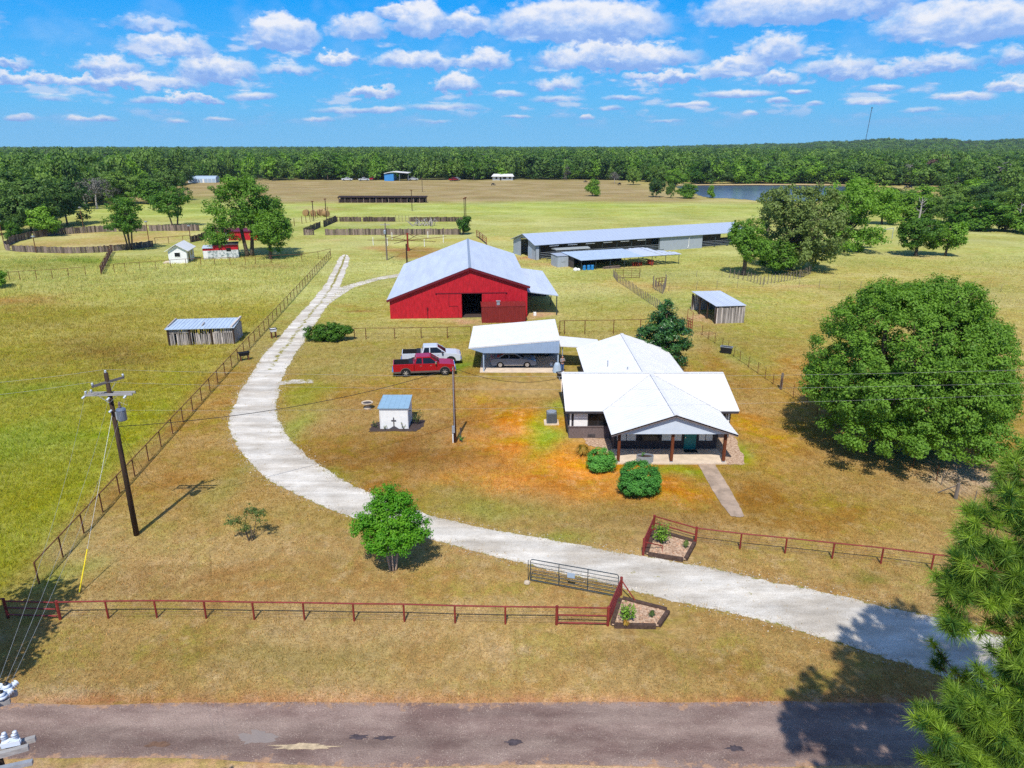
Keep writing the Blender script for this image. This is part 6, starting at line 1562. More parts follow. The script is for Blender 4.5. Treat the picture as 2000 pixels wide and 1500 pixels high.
def board_fence(label, pts, h, seed, m, gaps=0.0, gap=.3):
    t = thing('board_fence', label, 'fence', pts[0]); rg = random.Random(seed); mb = MB()
    for i in range(len(pts) - 1):
        a, b = pts[i], pts[i + 1]; k = max(1, int((b - a).length / gap)); u = (b - a).normalized(); nrm = Vector((-u.y, u.x, 0))
        for j in range(k):
            if rg.random() < gaps: continue
            c = a.lerp(b, (j + .5) / k); w = gap * .96; hh = h * rg.uniform(.86, 1.06); off = nrm * rg.uniform(-.03, .03)
            mb.bar(c + off, c + off + Vector((rg.uniform(-.05, .05), 0, hh)), w, .05, up=nrm)
    mb.build('boards', m, t)
    mb = MB()
    for k in (.35, .9): mb.tube([p + Vector((0, .08, h * k)) for p in pts], .05, 5)
    mb.build('rail', MT['rust_pipe'], t)
    mb = MB()
    return t
# round arena
c0 = [(20, 478), (9, 484), (12, 489), (40, 492), (90, 494), (140, 495), (200, 493), (256, 487), (300, 482)]
board_fence('near curved plank wall of the round arena', P_(c0), 1.4, 1, MT['board'], .02, .4)
c1 = [(20, 478), (30, 473), (60, 466), (110, 459), (150, 456), (200, 453), (260, 452), (320, 451), (390, 451)]
board_fence('far curved plank wall of the round arena', P_(c1), 1.7, 2, MT['board'], .03, .45)
board_fence('short plank wall at the right end of the round arena', P_([(372, 474), (392, 470), (410, 460)]), 1.6, 3, MT['board_dark'], .0, .4)
t = pipe_fence('rusty pipe rail closing the right side of the round arena', P_([(304, 478), (330, 476), (358, 474), (372, 472)]), 1.6, MT['rust_pipe'], (.5,), .06, .05)
for i, (x, y, tp, l) in enumerate(((8, 478, 432, 'thin rusty light pole at the far left end of the round arena'), (71, 494, 462, 'thin rusty light pole on the near left wall of the round arena'), (163, 445, 405, 'thin pole with a lamp behind the far wall of the round arena'), (291, 472, 433, 'thin rusty pole standing inside the round arena'), (372, 466, 441, 'short rusty pole at the right end of the round arena'))):
    g = at(x, y); h = tree_h(tp, g); t = thing('light_pole', l, 'pole', g, 0, 'light poles round the arenas')
    mb = MB(); mb.tube([(0, 0, 0), (0, 0, h)], .09, 6); mb.build('shaft', MT['rust_pipe'], t, local=True)
    mb = MB(); mb.box(-.3, .3, -.2, .2, h - .1, h + .15); mb.build('lamp_head', MT['steel'], t, local=True)
# square boarded pen
board_fence('near weathered plank wall of the square pen', P_([(635, 459.5), (700, 459), (770, 458.7), (850, 458.5), (900, 458.5)]), 1.6, 5, MT['board'], .0, .35)
board_fence('far plank wall of the square pen with a gap in the middle', P_([(657, 433), (700, 433), (772, 433)]), 1.45, 6, MT['board_dark'], .02, .45)
board_fence('far plank wall of the square pen right of the gap', P_([(800, 433), (850, 433), (915, 433)]), 1.45, 7, MT['board_dark'], .02, .45)
board_fence('dark slanting plank wall on the left side of the square pen', P_([(632, 444), (645, 438), (657, 433)]), 1.9, 8, MT['board_dark'], .0, .45)
board_fence('dark plank wall leading in to the square pen', P_([(593, 458), (612, 450), (626, 444)]), 1.7, 9, MT['board_dark'], .0, .4)
board_fence('short pale plank wall at the front left corner of the square pen', P_([(593, 459.5), (614, 459)]), 1.5, 10, MT['board'], .0, .4)
post_fence('stake fence filling the gap in the far wall of the square pen', P_([(773, 433), (799, 433)]), 1.9, 1.0, 11, r=.06)
for x, y, tp, l in ((613, 432, 394, 'thin light pole left of the square pen'), (638, 430, 389, 'thin light pole beside the slanting wall of the square pen'), (907, 424, 388, 'thin light pole at the far right corner of the square pen'), (910, 424, 386, 'taller light pole close beside another at the square pen corner'), (805, 412, 372, 'bare pole standing in front of the long dark shelter'), (825, 375, 348, 'bare pole in the tan field behind the dark shelter')):
    g = at(x, y); h = tree_h(tp, g); t = thing('light_pole', l, 'pole', g, 0, 'light poles round the arenas')
    mb = MB(); mb.tube([(0, 0, 0), (0, 0, h)], .13, 6); mb.build('shaft', MT['pole'], t, local=True)
    mb = MB(); mb.box(-.35, .35, -.2, .2, h - .1, h + .2); mb.build('lamp_head', MT['rust_pipe'], t, local=True)
# twisted branches lying in the pen
g = at(828, 441); mb = MB(); rg = random.Random(5)
for k in range(26):
    a = rg.uniform(0, 6.28); s = Vector((rg.uniform(-3, 3), rg.uniform(-1.5, 1.5), 0)); mb.tube([s, s + Vector((math.cos(a), math.sin(a), rg.uniform(.5, 2.2))), s + Vector((math.cos(a) * 2, math.sin(a) * 2, rg.uniform(.4, 1.8)))], [.14, .1, .05], 5)
o = mb.build('brush_pile', MT['dead']); o.location = g; tag(o, 'pile of bleached branches lying in the square pen', 'brush pile')

# horse walker: red hub with long arms over a worn ring
def walker():
    g = at(797, 490); t = thing('horse_walker', 'red horse walker with long thin arms over a worn ring', 'horse walker', g)
    hh = 2.6
    mb = MB(); mb.tube([(0, 0, 0), (0, 0, 3.9)], .2, 8); mb.box(-.35, .35, -.35, .35, 0, .7); mb.build('hub', MT['rust'], t, local=True)
    for k in range(6):
        a = k * math.pi / 3 + .35; e = (math.cos(a) * 8.8, math.sin(a) * 8.8, 2.75)
        mb = MB(); mb.tube([(0, 0, 2.3), e], [.07, .05], 5); mb.tube([(0, 0, 3.8), (e[0] * .55, e[1] * .55, 2.6)], .03, 4); mb.build('arm', MT['rust_pipe'], t, local=True)
walker()
for i, (x, y, l) in enumerate(((729, 479, 'white stake at the left of the horse walker ring'), (757, 480, 'white stake just right of the pole by the horse walker'), (766, 468, 'white stake at the back left of the horse walker ring'), (829, 482, 'white stake at the front right of the horse walker ring'), (866, 474, 'white stake at the right of the horse walker ring'), (836, 466, 'white stake at the back right of the horse walker ring'))):
    g = at(x, y); mb = MB(); mb.tube([(0, 0, 0), (0, 0, 1.7)], .08, 6); mb.lathe([(.08, 1.7), (.1, 1.72), (.02, 1.8)], n=6); o = mb.build('white_stake', MT['white']); o.location = g; tag(o, l, 'stake', 'white stakes round the horse walker')

# ------------------------------------------------------------------ poles
def insulator(mb, p, d=(0, 0, 1), s=1.0, n=4):
    p, d = Vector(p), Vector(d).normalized(); pts, rs = [], []
    for k in range(n):
        pts += [p + d * (.05 * k + .005) * s, p + d * (.05 * k + .025) * s]; rs += [.035 * s, .075 * s]
    pts.append(p + d * .05 * n * s); rs.append(.03 * s)
    mb.tube(pts, rs, 10)
def utility_pole():
    g = at(267, 1045); h = top_z(728, g.y); t = thing('utility_pole', 'tall dark utility pole with crossarms and grey transformer', 'utility pole', g)
    mb = MB(); mb.tube([(0, 0, -.2), (0, 0, h * .5), (0, 0, h)], [.165, .14, .115], 10); mb.build('shaft', MT['pole'], t, local=True, smooth=True)
    z1 = h - 1.25
    for s in (-1, 1): mb = MB(); mb.bar((-1.3, s * .17, z1), (1.35, s * .17, z1 + .06), .09, .12); mb.build('crossarm', MT['arm'], t, local=True)
    mb = MB(); mb.bar((-.62, .9 - 1.4, h - .65), (.72, 1.05 - .6, h - .40), .1, .12); mb.build('upper_arm', MT['arm_dark'], t, local=True)
    mb = MB(); 
    for x in (-.5, .5): mb.bar((0, -.2, z1 - .45), (x, -.2, z1 - .04), .04, .015)
    mb.bar((.05, 0, h - 1.1), (.4, .25, h - .5), .035, .015); mb.build('brace', MT['steel'], t, local=True)
    tops = [(0, -.02, h), (-.58, -.46, h - .58), (.68, .42, h - .34), (-1.25, -.12, z1 + .07), (-1.1, .15, z1 + .07)]
    for p in tops: mb = MB(); insulator(mb, p, (0, 0, 1), .95, 3); mb.build('insulator', MT['porcelain'], t, local=True, smooth=True)
    for p, d in (((-1.28, -.22, z1 - .05), (-.25, -1, -.35)), ((1.0, -.22, z1 - .02), (-.1, -1, -.35)), ((.05, -.2, z1 - .15), (-.1, -1, -.3)), ((0.02, -.16, z1 - .9), (-.1, -1, -.2))):
        mb = MB(); insulator(mb, p, d, .85, 5); mb.build('insulator', MT['porcelain'], t, local=True, smooth=True)
    zt = z1 - 1.65
    mb = MB(); mb.lathe([(.23, zt + .1), (.25, zt + .14), (.25, zt + .70), (.27, zt + .72), (.23, zt + .80), (.08, zt + .86)], (.46, -.02, 0), 16); tr = mb.build('transformer', MT['transf'], t, local=True, smooth=False)
    mb = MB(); mb.lathe([(.07, zt + .86), (.09, zt + .95), (.05, zt + 1.0), (.08, zt + 1.08), (.03, zt + 1.22)], (.45, -.05, 0), 8); mb.build('bushing', MT['brick'], tr, local=True)
    mb = MB(); mb.box(.14, .26, -.08, .08, zt + .15, zt + .6); mb.build('bracket', MT['steel'], tr, local=True)
    mb = MB(); mb.tube([(-1.2, -.15, z1 + .3), (-.7, -.3, z1 + .1), (-.15, -.2, z1 + .2)], .009, 4); mb.tube([(1.0, -.2, z1), (.95, -.15, z1 - .6), (.5, -.05, zt + 1.2)], .009, 4); mb.build('jumper', MT['alu'], t, local=True)
    return g, h, z1, zt
MT['arm_dark'] = mat('dark_crossarm', lin(104, 100, 102, .75), rough=.85, var=.2, scale=4)
MT['transf'] = mat('grey_transformer_tank', lin(122, 136, 156, .8), rough=.25, metal=.3, var=.08)
UG, UH, UZ, UT = utility_pole()

def wire(label, pts, sag, r, m, name='power_line', cat='power line', group=None, n=18):
    a, b = Vector(pts[0]), Vector(pts[1]); P = []
    for i in range(n + 1):
        s = i / n; p = a.lerp(b, s); p.z -= 4 * sag * s * (1 - s); P.append(p)
    mb = MB(); mb.tube(P, r, 5); return tag(mb.build(name, m), label, cat, group)
GW = 'main power lines across the yard'
def endpt(x, y, Y):  # where a line leaves the frame, at the depth of the far pole row
    d = view_dir(x, y); s = Y / d.y; return Vector((d.x * s, Y, CH + d.z * s))
Yp = UG.y
wl = [((0, -.02, UH + .2), (2300, 712), 'uppermost bare wire crossing the whole yard from the pole top', .55, .0050),
      ((-.58, -.46, UH - .38), (2300, 738), 'middle bare wire crossing the yard below the top wire', .55, .0045),
      ((.05, 0, UZ - .95), (2300, 758), 'lowest bare wire crossing the yard below the other two', .4, .0042)]
for p, e, l, s, r in wl: wire(l, (UG + Vector(p), endpt(*e, Yp + .3)), s, r, MT['alu'], group=GW)
for p, e, l in (((0, -.02, UH + .2), (-420, 762), 'bare wire leaving the pole top towards the left edge'), ((-.58, -.46, UH - .38), (-420, 790), 'lower bare wire leaving the pole towards the left edge')):
    wire(l, (UG + Vector(p), endpt(*e, Yp + .3)), .4, .006, MT['alu'], group='power lines leaving left')
# near pole at the lower left corner
def near_pole():
    z = 10.2; c = at(-34, 1395, z); t = thing('utility_pole', 'near utility pole top with grey arms and white insulators at the lower left corner', 'utility pole', (c.x, c.y, 0))
    mb = MB(); mb.tube([(0, 0, -.2), (0, 0, 5), (0, 0, z + .35)], [.17, .15, .12], 12); mb.build('shaft', MT['pole'], t, local=True, smooth=True)
    L = lambda px, py, zz: at(px, py, zz) - Vector((c.x, c.y, 0))
    a1, b1 = L(-160, 1420, z - .1), L(20, 1368, z - .1)
    a2, b2 = L(-130, 1510, z - .75), L(56, 1459, z - .75)
    for k, (p, q, off) in enumerate(((a1, b1, 0), (a1, b1, .24), (a2, b2, 0), (a2, b2, .24))):
        o = Vector((.0, off, 0)); mb = MB(); mb.bar(p + o, q + o, .10, .12); mb.build('crossarm', MT['arm'], t, local=True)
    a3, b3 = L(-90, 1522, z - 1.1), L(64, 1488, z - 1.1); mb = MB(); mb.bar(a3, b3, .1, .1); mb.build('lower_arm', MT['steel'], t, local=True)
    for px, py in ((12, 1443), (33, 1440)):
        p = L(px, py + 6, z - .62); mb = MB(); insulator(mb, p, (-.12, .0, 1), 1.0, 4); mb.lathe([(.03, .2), (.045, .21), (.045, .25), (.02, .26)], tuple(p), 8); mb.build('insulator', MT['porcelain'], t, local=True, smooth=True)
    p, q = L(3, 1456, z - .62), L(40, 1448, z - .62); mb = MB(); mb.bar(p, q, .09, .12); mb.tube([p, p.lerp(q, .5) + Vector((0, 0, .1)), q], .045, 7); mb.build('cutout_bracket', MT['porcelain'], t, local=True)
    for px, py in ((14, 1346), (4, 1362), (-14, 1352)):
        p = L(px, py, z + .02); mb = MB(); mb.lathe([(.05, -.02), (.12, 0), (.12, .05), (.06, .06), (.10, .09), (.05, .13)], tuple(p), 12); insulator(mb, p + Vector((.05, .06, .0)), (.25, 1, .12), 1.1, 3); mb.build('insulator', MT['porcelain'], t, local=True, smooth=True)
        mb = MB(); mb.lathe([(.05, .13), (.06, .16), (.02, .19)], tuple(p), 8); mb.build('insulator_cap', MT['black'], t, local=True)
    q = [Vector((c.x, c.y, 0)) + L(*k, z + .05) for k in ((22, 1332), (10, 1336), (-6, 1340))]
    return q
NQ = near_pole()
for (p, l, d) in zip(NQ, ('taut wire from the near pole to the right end of the far crossarm', 'taut wire from the near pole to the middle of the far pole', 'taut wire from the near pole to the left end of the far crossarm'), ((1.0, -.3, UZ - .1), (.05, -.3, UZ - .2), (-1.28, -.3, UZ - .15))):
    wire(l, (p, UG + Vector(d)), 0.5, .0042, MT['alu'], group='wires from the near pole')
# guys
ga = at(154, 1161); wire('guy wire from the utility pole down to the yellow guard', (UG + Vector((0, -.1, UZ - 1.1)), ga), 0.0, .008, MT['steel'], 'guy_wire', 'guy wire', n=2)
top = UG + Vector((0, -.1, UZ - 1.1)); mb = MB(); d = (top - ga).normalized(); mb.tube([ga + d * .1, ga + d * 2.3], .03, 8); o = mb.build('guy_guard', MT['yellow']); tag(o, 'bright yellow plastic guard around the foot of the guy wire', 'guy guard')
gb = at(292, 938); wire('guy wire from the utility pole down to the grass beside the fence', (UG + Vector((.1, 0, UT - .3)), gb), 0, .009, MT['dark_steel'], 'guy_wire', 'guy wire', n=2)
wire('second guy wire beside another running down to the grass by the fence', (UG + Vector((.1, 0, UT - .6)), gb + Vector((-.4, -.1, 0))), 0, .009, MT['dark_steel'], 'guy_wire', 'guy wire', n=2)
# meter pole and the black service cables
def meter_pole():
    g = at(889, 864); h = top_z(716, g.y); t = thing('meter_pole', 'slim brown service pole with an electricity meter box in the lawn', 'service pole', g)
    mb = MB(); mb.tube([(0, 0, -.1), (0, 0, h)], [.125, .09], 9); mb.build('shaft', MT['brown_pole'], t, local=True, smooth=True)
    mb = MB(); mb.box(-.2, .02, -.26, -.1, 0.9, 1.45); mb.build('meter_box', MT['steel'], t, local=True)
    mb = MB(); mb.tube([(-.15, -.14, 0), (-.15, -.14, .9)], .05, 8); mb.build('conduit', MT['white'], t, local=True)
    mb = MB(); mb.tube([(-.02, -.13, 1.45), (-.02, -.13, h - .3), (-.02, -.3, h - .1)], .03, 7); mb.build('service_mast', MT['steel'], t, local=True)
    return g, h
MT['brown_pole'] = mat('brown_pole', lin(122, 84, 60, .75), rough=.9, var=.3, scale=5, stretch=(1, 1, .2))
MG, MH = meter_pole()
wire('thick black service cable sagging from the utility pole to the meter pole', (UG + Vector((.15, -.1, UT - .25)), MG + Vector((0, 0, MH - .1))), .75, .02, MT['cable'], 'service_cable', 'cable')
wire('black service cable sagging from the meter pole to the house roof', (MG + Vector((0, 0, MH - .1)), Vector((4.3, 57.5, 3.3))), .75, .018, MT['cable'], 'service_cable', 'cable')
g = at(899, 862); mb = MB(); mb.tube([g, g + Vector((.06, 0, 1.15))], .07, 7); tag(mb.build('stub_post', MT['board_dark']), 'short dark stub post beside the meter pole', 'post')
plant('vine_plant', 'small green plant at the foot of the meter pole', at(902, 864), .6, .6, LF['shrub'], 121, 50, leaf=.11)
def simple_pole(label, px, py, top, arms=True, m='pale_pole'):
    g = at(px, py); h = tree_h(top, g); t = thing('utility_pole', label, 'utility pole', g)
    mb = MB(); mb.tube([(0, 0, -.1), (0, 0, h)], [.17, .13], 8); mb.build('shaft', MT[m], t, local=True)
    if arms:
        mb = MB(); mb.bar((-1, 0, h - .4), (1, 0, h - .4), .12); mb.build('crossarm', MT['arm'], t, local=True)
        mb = MB(); mb.lathe([(.22, h - 2.2), (.24, h - 2.1), (.24, h - 1.5), (.1, h - 1.35)], (-.1, -.35, 0), 10); mb.build('transformer', MT['steel'], t, local=True)
simple_pole('pale utility pole with a small transformer beyond the barn', 756, 508, 435)
simple_pole('dark plain pole close behind the left eave of the barn', 795, 514, 476, False, 'pole')

# radio mast on the wooded rise
def mast():
    d = view_dir(1690, 276); D = 2600.; s = D / d.y; x = d.x * s; base = float(hill_h(np.array(x), np.array(D)))
    top = CH + D * view_dir(1694, 210).z / view_dir(1694, 210).y
    t = thing('radio_mast', 'thin guyed radio mast on the wooded horizon', 'mast', (x, D, base))
    mb = MB(); H_ = top - base
    for a in (0, 2.09, 4.19): mb.tube([(math.cos(a) * .8, math.sin(a) * .8, 0), (math.cos(a) * .8 + H_ * .05, math.sin(a) * .8, H_)], .35, 4)
    for k in range(40): mb.tube([(.8 + H_ * .05 * k / 40, 0, H_ * k / 40), (-.4 + H_ * .05 * k / 40, .7, H_ * (k + 1) / 40)], .18, 3)
    mb.build('lattice', MT['dark_steel'], t, local=True)
    mb = MB(); mb.box(H_ * .05 - 2.2, H_ * .05 + 2.2, -1, 1, H_ - 3, H_ + 1); mb.build('antenna', MT['dark_steel'], t, local=True)
mast()

# troughs, tubs and small yard things
def trough(label, px, py, L_, W, H_, m, legs, rz, cat='trough', name='feed_trough', mi=None):
    g = at(px, py); t = thing(name, label, cat, g, rz)
    mb = MB(); z0 = legs; a = .08
    mb.hexa([(-L_ / 2 + a, -W / 2 + a, z0), (L_ / 2 - a, -W / 2 + a, z0), (L_ / 2 - a, W / 2 - a, z0), (-L_ / 2 + a, W / 2 - a, z0)], [(-L_ / 2, -W / 2, z0 + H_), (L_ / 2, -W / 2, z0 + H_), (L_ / 2, W / 2, z0 + H_), (-L_ / 2, W / 2, z0 + H_)])
    mb.build('tub', m, t, local=True)
    mb = MB()
    for s in (-1, 1): mb.box(-L_ / 2 - .03, L_ / 2 + .03, s * (W / 2) - .03, s * (W / 2) + .03, z0 + H_ - .02, z0 + H_ + .05); mb.box(s * (L_ / 2) - .03, s * (L_ / 2) + .03, -W / 2 + .03, W / 2 - .03, z0 + H_ - .02, z0 + H_ + .05)
    mb.build('rim', mi or m, t, local=True)
    if legs:
        mb = MB()
        for sx in (-1, 1):
            for sy in (-1, 1): mb.box(sx * (L_ / 2 - .15) - .05, sx * (L_ / 2 - .15) + .05, sy * (W / 2 - .12) - .05, sy * (W / 2 - .12) + .05, 0, z0)
        mb.build('legs', MT['rust_pipe'], t, local=True)
trough('black plastic water tub hung on the wire fence behind the house', 1418, 690, 1.25, .6, .75, MT['black'], 0, -.5, mi=MT['steel'])
trough('dark raised feed box at the left paddock fence', 478, 704, 1.1, .5, .35, MT['black'], .55, .6)
trough('white mineral box on two wooden legs beside the left fence', 535, 660, .8, .6, .35, MT['white'], .8, .6, mi=MT['black'])
def wheelbarrow():
    g = at(1095, 741); t = thing('wheelbarrow', 'grey and black wheelbarrow standing by the corner of the white house', 'wheelbarrow', g, 1.9)
    mb = MB(); mb.hexa([(-.3, -.22, .35), (.25, -.22, .35), (.25, .22, .35), (-.3, .22, .35)], [(-.45, -.34, .62), (.5, -.34, .68), (.5, .34, .68), (-.45, .34, .62)]); mb.build('tray', MT['black'], t, local=True)
    for s in (-1, 1): mb = MB(); mb.tube([(.65, s * .08, .2), (-.2, s * .24, .34), (-.9, s * .3, .62)], .02, 6); mb.tube([(-.3, s * .24, .34), (-.35, s * .26, 0), (-.15, s * .24, .34)], .018, 5); mb.build('handle', MT['steel'], t, local=True)
    mb = MB(); mb.lathe([(.08, -.05), (.19, -.045), (.2, 0), (.19, .045), (.08, .05)], (.65, 0, .2), 14, 'y'); mb.build('wheel', MT['tyre'], t, local=True)
wheelbarrow()
def draped():
    g = at(1088, 727); t = thing('covered_stand', 'pale blue cloth draped over a low stand at the carport post', 'cloth', g)
    rg = random.Random(3); n = 20; rings = []
    for k, (r, z) in enumerate(((.06, 1.05), (.2, 1.02), (.3, .85), (.36, .6), (.42, .3), (.46, .05))): rings.append([(math.cos(2 * math.pi * j / n) * r * (1 + .16 * math.sin(j * 2.1 + k * .3) * k / 5), math.sin(2 * math.pi * j / n) * r * .8 * (1 + .16 * math.cos(j * 1.7) * k / 5), z + (.05 * math.sin(j * 1.3) if k == 5 else 0)) for j in range(n)])
    v = sum(rings, []); f = [(k * n + j, k * n + (j + 1) % n, (k + 1) * n + (j + 1) % n, (k + 1) * n + j) for k in range(5) for j in range(n)] + [tuple(range(n))]
    mb = MB(); mb.add(v, f); mb.build('cloth', MT['pale_panel'], t, local=True, smooth=True)
draped()
flat_poly('patio', [Vector(p) for p in ((4.9, 69.0, 0), (8.6, 68.6, 0), (7.0, 61.6, 0), (4.6, 61.6, 0))], .05, MT['concrete'], 'pale patio paving between the carport and the house', 'patio', 'structure')
g = at(1077, 716); mb = MB(); mb.lathe([(.14, 0), (.17, .02), (.17, .3), (.15, .34)], n=12); o = mb.build('bucket', MT['white']); o.location = g + Vector((0, 0, .06)); tag(o, 'small white bucket on the carport floor', 'bucket')
MT['hay'] = mat('weathered_hay', lin(176, 142, 96, .75), rough=1, var=.3, scale=6, bump=.6)
# round bales left of the pen
for i, (x, y, l) in enumerate(((598, 421, 'round hay bale furthest left beside the pen'), (612, 422, 'round hay bale second from the left beside the pen'), (626, 421, 'round hay bale third from the left beside the pen'), (637, 423, 'round hay bale furthest right beside the pen'))):
    g = at(x, y); mb = MB(); mb.lathe([(.3, -.9), (.95, -.9), (1.0, -.8), (1.0, .8), (.95, .9), (.3, .9)], (0, 0, .95), 18, 'y'); o = mb.build('hay_bale', MT['hay']); o.location = g; o.rotation_euler.z = .3 * i; tag(o, l, 'hay bale', 'round hay bales beside the pen')
# ------------------------------------------------------------------ vehicles, person, cattle
def arch(cx, cz, r, a0=0, a1=180, n=10):
    return [(cx + r * math.cos(math.radians(a0 + (a1 - a0) * i / n)), cz + r * math.sin(math.radians(a0 + (a1 - a0) * i / n))) for i in range(n + 1)]
def wheel(t, x, y, r, w, rim=True):
    s = 1 if y > 0 else -1
    mb = MB(); mb.lathe([(r * .62, -w / 2), (r * .94, -w / 2), (r, -w / 2 + .04), (r, w / 2 - .04), (r * .94, w / 2), (r * .62, w / 2)], (x, y, r), 24, 'y'); wo = mb.build('wheel', MT['tyre'], t, local=True, smooth=False)
    mb = MB(); mb.lathe([(r * .62, -.02), (r * .62, .02), (r * .5, .0)], (x, y + s * w * .42, r), 20, 'y')
    for k in range(6):
        a = k * math.pi / 3; mb.bar((x, y + s * w * .46, r), (x + math.cos(a) * r * .6, y + s * w * .46, r + math.sin(a) * r * .6), .07, .04, up=(0, 1, 0))
    mb.lathe([(r * .14, -.03), (r * .16, 0), (r * .1, .03)], (x, y + s * w * .46, r), 10, 'y'); mb.build('rim', MT['rim'], wo, local=True)
def greenhouse_(t, x0, x1, x2, x3, zb, zr, yb, yr, paint):
    """Cabin: belt from x0 to x3, roof from x1 to x2; dark glass with painted roof and pillars."""
    mb = MB(); mb.hexa([(x0, -yb, zb), (x3, -yb, zb), (x3, yb, zb), (x0, yb, zb)], [(x1, -yr, zr), (x2, -yr, zr), (x2, yr, zr), (x1, yr, zr)]); mb.build('windows', MT['glass'], t, local=True)
    mb = MB(); mb.hexa([(x1 - .06, -yr - .02, zr), (x2 + .06, -yr - .02, zr), (x2 + .06, yr + .02, zr), (x1 - .06, yr + .02, zr)], [(x1 + .06, -yr + .1, zr + .06), (x2 - .06, -yr + .1, zr + .06), (x2 - .06, yr - .1, zr + .06), (x1 + .06, yr - .1, zr + .06)]); mb.build('roof', paint, t, local=True)
    for s in (-1, 1):
        mb = MB(); mb.bar((x0 + .03, s * yb, zb), (x1 + .02, s * yr, zr + .02), .13, .05, up=(0, 1, 0)); mb.bar((x3 - .03, s * yb, zb), (x2 - .02, s * yr, zr + .02), .09, .05, up=(0, 1, 0)); xm = (x1 + x2) / 2 - .1
        mb.bar((xm, s * yb, zb), (xm, s * yr, zr + .02), .1, .05, up=(0, 1, 0)); mb.bar((x1, s * (yr + .01), zr), (x2, s * (yr + .01), zr), .05, .07, up=(0, 0, 1)); mb.build('pillar', paint, t, local=True)
def pickup(label, loc, rz, paint, lower, group=None):
    t = thing('pickup_truck', label, 'pickup truck', loc, rz, group); W = .98; zb = 1.28
    rw, fw, ar = 1.22, 5.12, .50
    prof = [(2.08, .52), (2.08, 1.34), (4.55, 1.30), (5.75, 1.20), (6.1, 1.08), (6.16, .62), (6.1, .42), (fw + ar + .02, .42)] + arch(fw, .42, ar) + [(4.5, .42), (2.2, .42)]
    mb = MB(); mb.prism(prof, -W, W, 'y'); mb.build('body', paint, t, local=True, bevel=.045)
    prof = [(.03, .62), (.0, 1.34), (2.05, 1.34), (2.05, .42), (rw + ar, .42)] + arch(rw, .42, ar) + [(.1, .42)]
    mb = MB(); mb.prism(prof, -W, -W + .1, 'y'); mb.prism(prof, W - .1, W, 'y'); mb.box(1.98, 2.05, -W + .1, W - .1, .6, 1.34); mb.build('bed_side', paint, t, local=True, bevel=.02)
    mb = MB(); mb.box(0, .07, -W + .1, W - .1, .66, 1.33); mb.build('tailgate', paint, t, local=True)
    mb = MB(); mb.box(.07, 1.98, -W + .1, W - .1, .62, .72); mb.box(1.55, 1.97, -W + .12, W - .12, .72, 1.42); mb.box(.07, .1, -W + .1, W - .1, .72, 1.3)
    for s in (-1, 1): mb.box(.07, 1.98, s * (W - .125) - .02, s * (W - .125) + .02, .72, 1.36)
    mb.build('bed_liner', MT['black'], t, local=True)
    mb = MB()
    for s in (-1, 1):
        y0, y1 = (-W - .012, -W + .0) if s < 0 else (W, W + .012)
        mb.box(rw + ar + .04, fw - ar - .04, y0, y1, .42, .60); mb.box(.08, rw - ar - .04, y0, y1, .42, .60)
    mb.build('lower_trim', lower, t, local=True)
    mb = MB()
    for cx in (rw, fw):
        for y0, y1 in ((-W - .03, -W + .02), (W - .02, W + .03)): mb.prism(arch(cx, .42, ar + .06) + list(reversed(arch(cx, .42, ar - .01))), y0, y1, 'y')
    mb.build('wheel_arch', lower, t, local=True)
    greenhouse_(t, 2.10, 2.32, 3.72, 4.62, zb + .03, 1.92, .93, .76, paint)
    for s in (-1, 1):
        for x in (1.22, 5.12): wheel(t, x, s * (W - .14), .42, .28)
        mb = MB(); mb.box(4.15, 4.32, s * 1.12 - .1, s * 1.12 + .1, 1.32, 1.55); mb.bar((4.25, s * .95, 1.38), (4.25, s * 1.05, 1.42), .05); mb.build('mirror', MT['chrome'], t, local=True)
        mb = MB(); mb.box(6.02, 6.15, s * .78 - .18, s * .78 + .18, .86, 1.06); mb.build('headlight', MT['lamp'], t, local=True)
        mb = MB(); mb.box(-.02, .03, s * .9 - .07, s * .9 + .07, .85, 1.25); mb.build('tail_light', MT['amber'], t, local=True)
        for x in (2.75, 3.75): mb = MB(); mb.box(x - .1, x + .1, s * (W + .012) - .014, s * (W + .012) + .014, 1.1, 1.14); mb.build('door_handle', MT['chrome'], t, local=True)
        mb = MB()
        for x in (2.14, 3.22, 4.3): mb.box(x - .008, x + .008, s * W - .004, s * W + .004, .62, 1.28)
        mb.build('door_gap', MT['black'], t, local=True)
    mb = MB(); mb.box(6.1, 6.18, -.58, .58, .68, 1.06); mb.build('grille', MT['chrome'], t, local=True)
    mb = MB(); mb.box(6.12, 6.28, -.96, .96, .42, .64); mb.box(-.16, .02, -.94, .94, .44, .62); mb.build('bumper', MT['chrome'], t, local=True, bevel=.03)
    mb = MB(); mb.box(.4, 5.9, -.85, .85, .28, .5); mb.build('chassis', MT['black'], t, local=True)
    return t
p = at(793, 736)
rz = .16
def truck_at(p, rz): # the rear near wheel stands on p
    return p - Vector((math.cos(rz) * 1.22 + math.sin(rz) * .84, math.sin(rz) * 1.22 - math.cos(rz) * .84, 0))
TR = pickup('red crew-cab pickup truck with taupe lower sides parked on the lawn', truck_at(p, .14), .14, MT['car_red'], MT['taupe'])
TW = pickup('white crew-cab pickup truck parked just behind the red one', truck_at(Vector((-10.35, 71.7, 0)), .12), .12, MT['car_white'], MT['taupe_l'] if 'taupe_l' in MT else MT['chrome'])
pickup('black pickup truck parked at the back under the carport', Vector((-1.35, 75.9, .06)), 0.0, MT['car_black'], MT['black'])

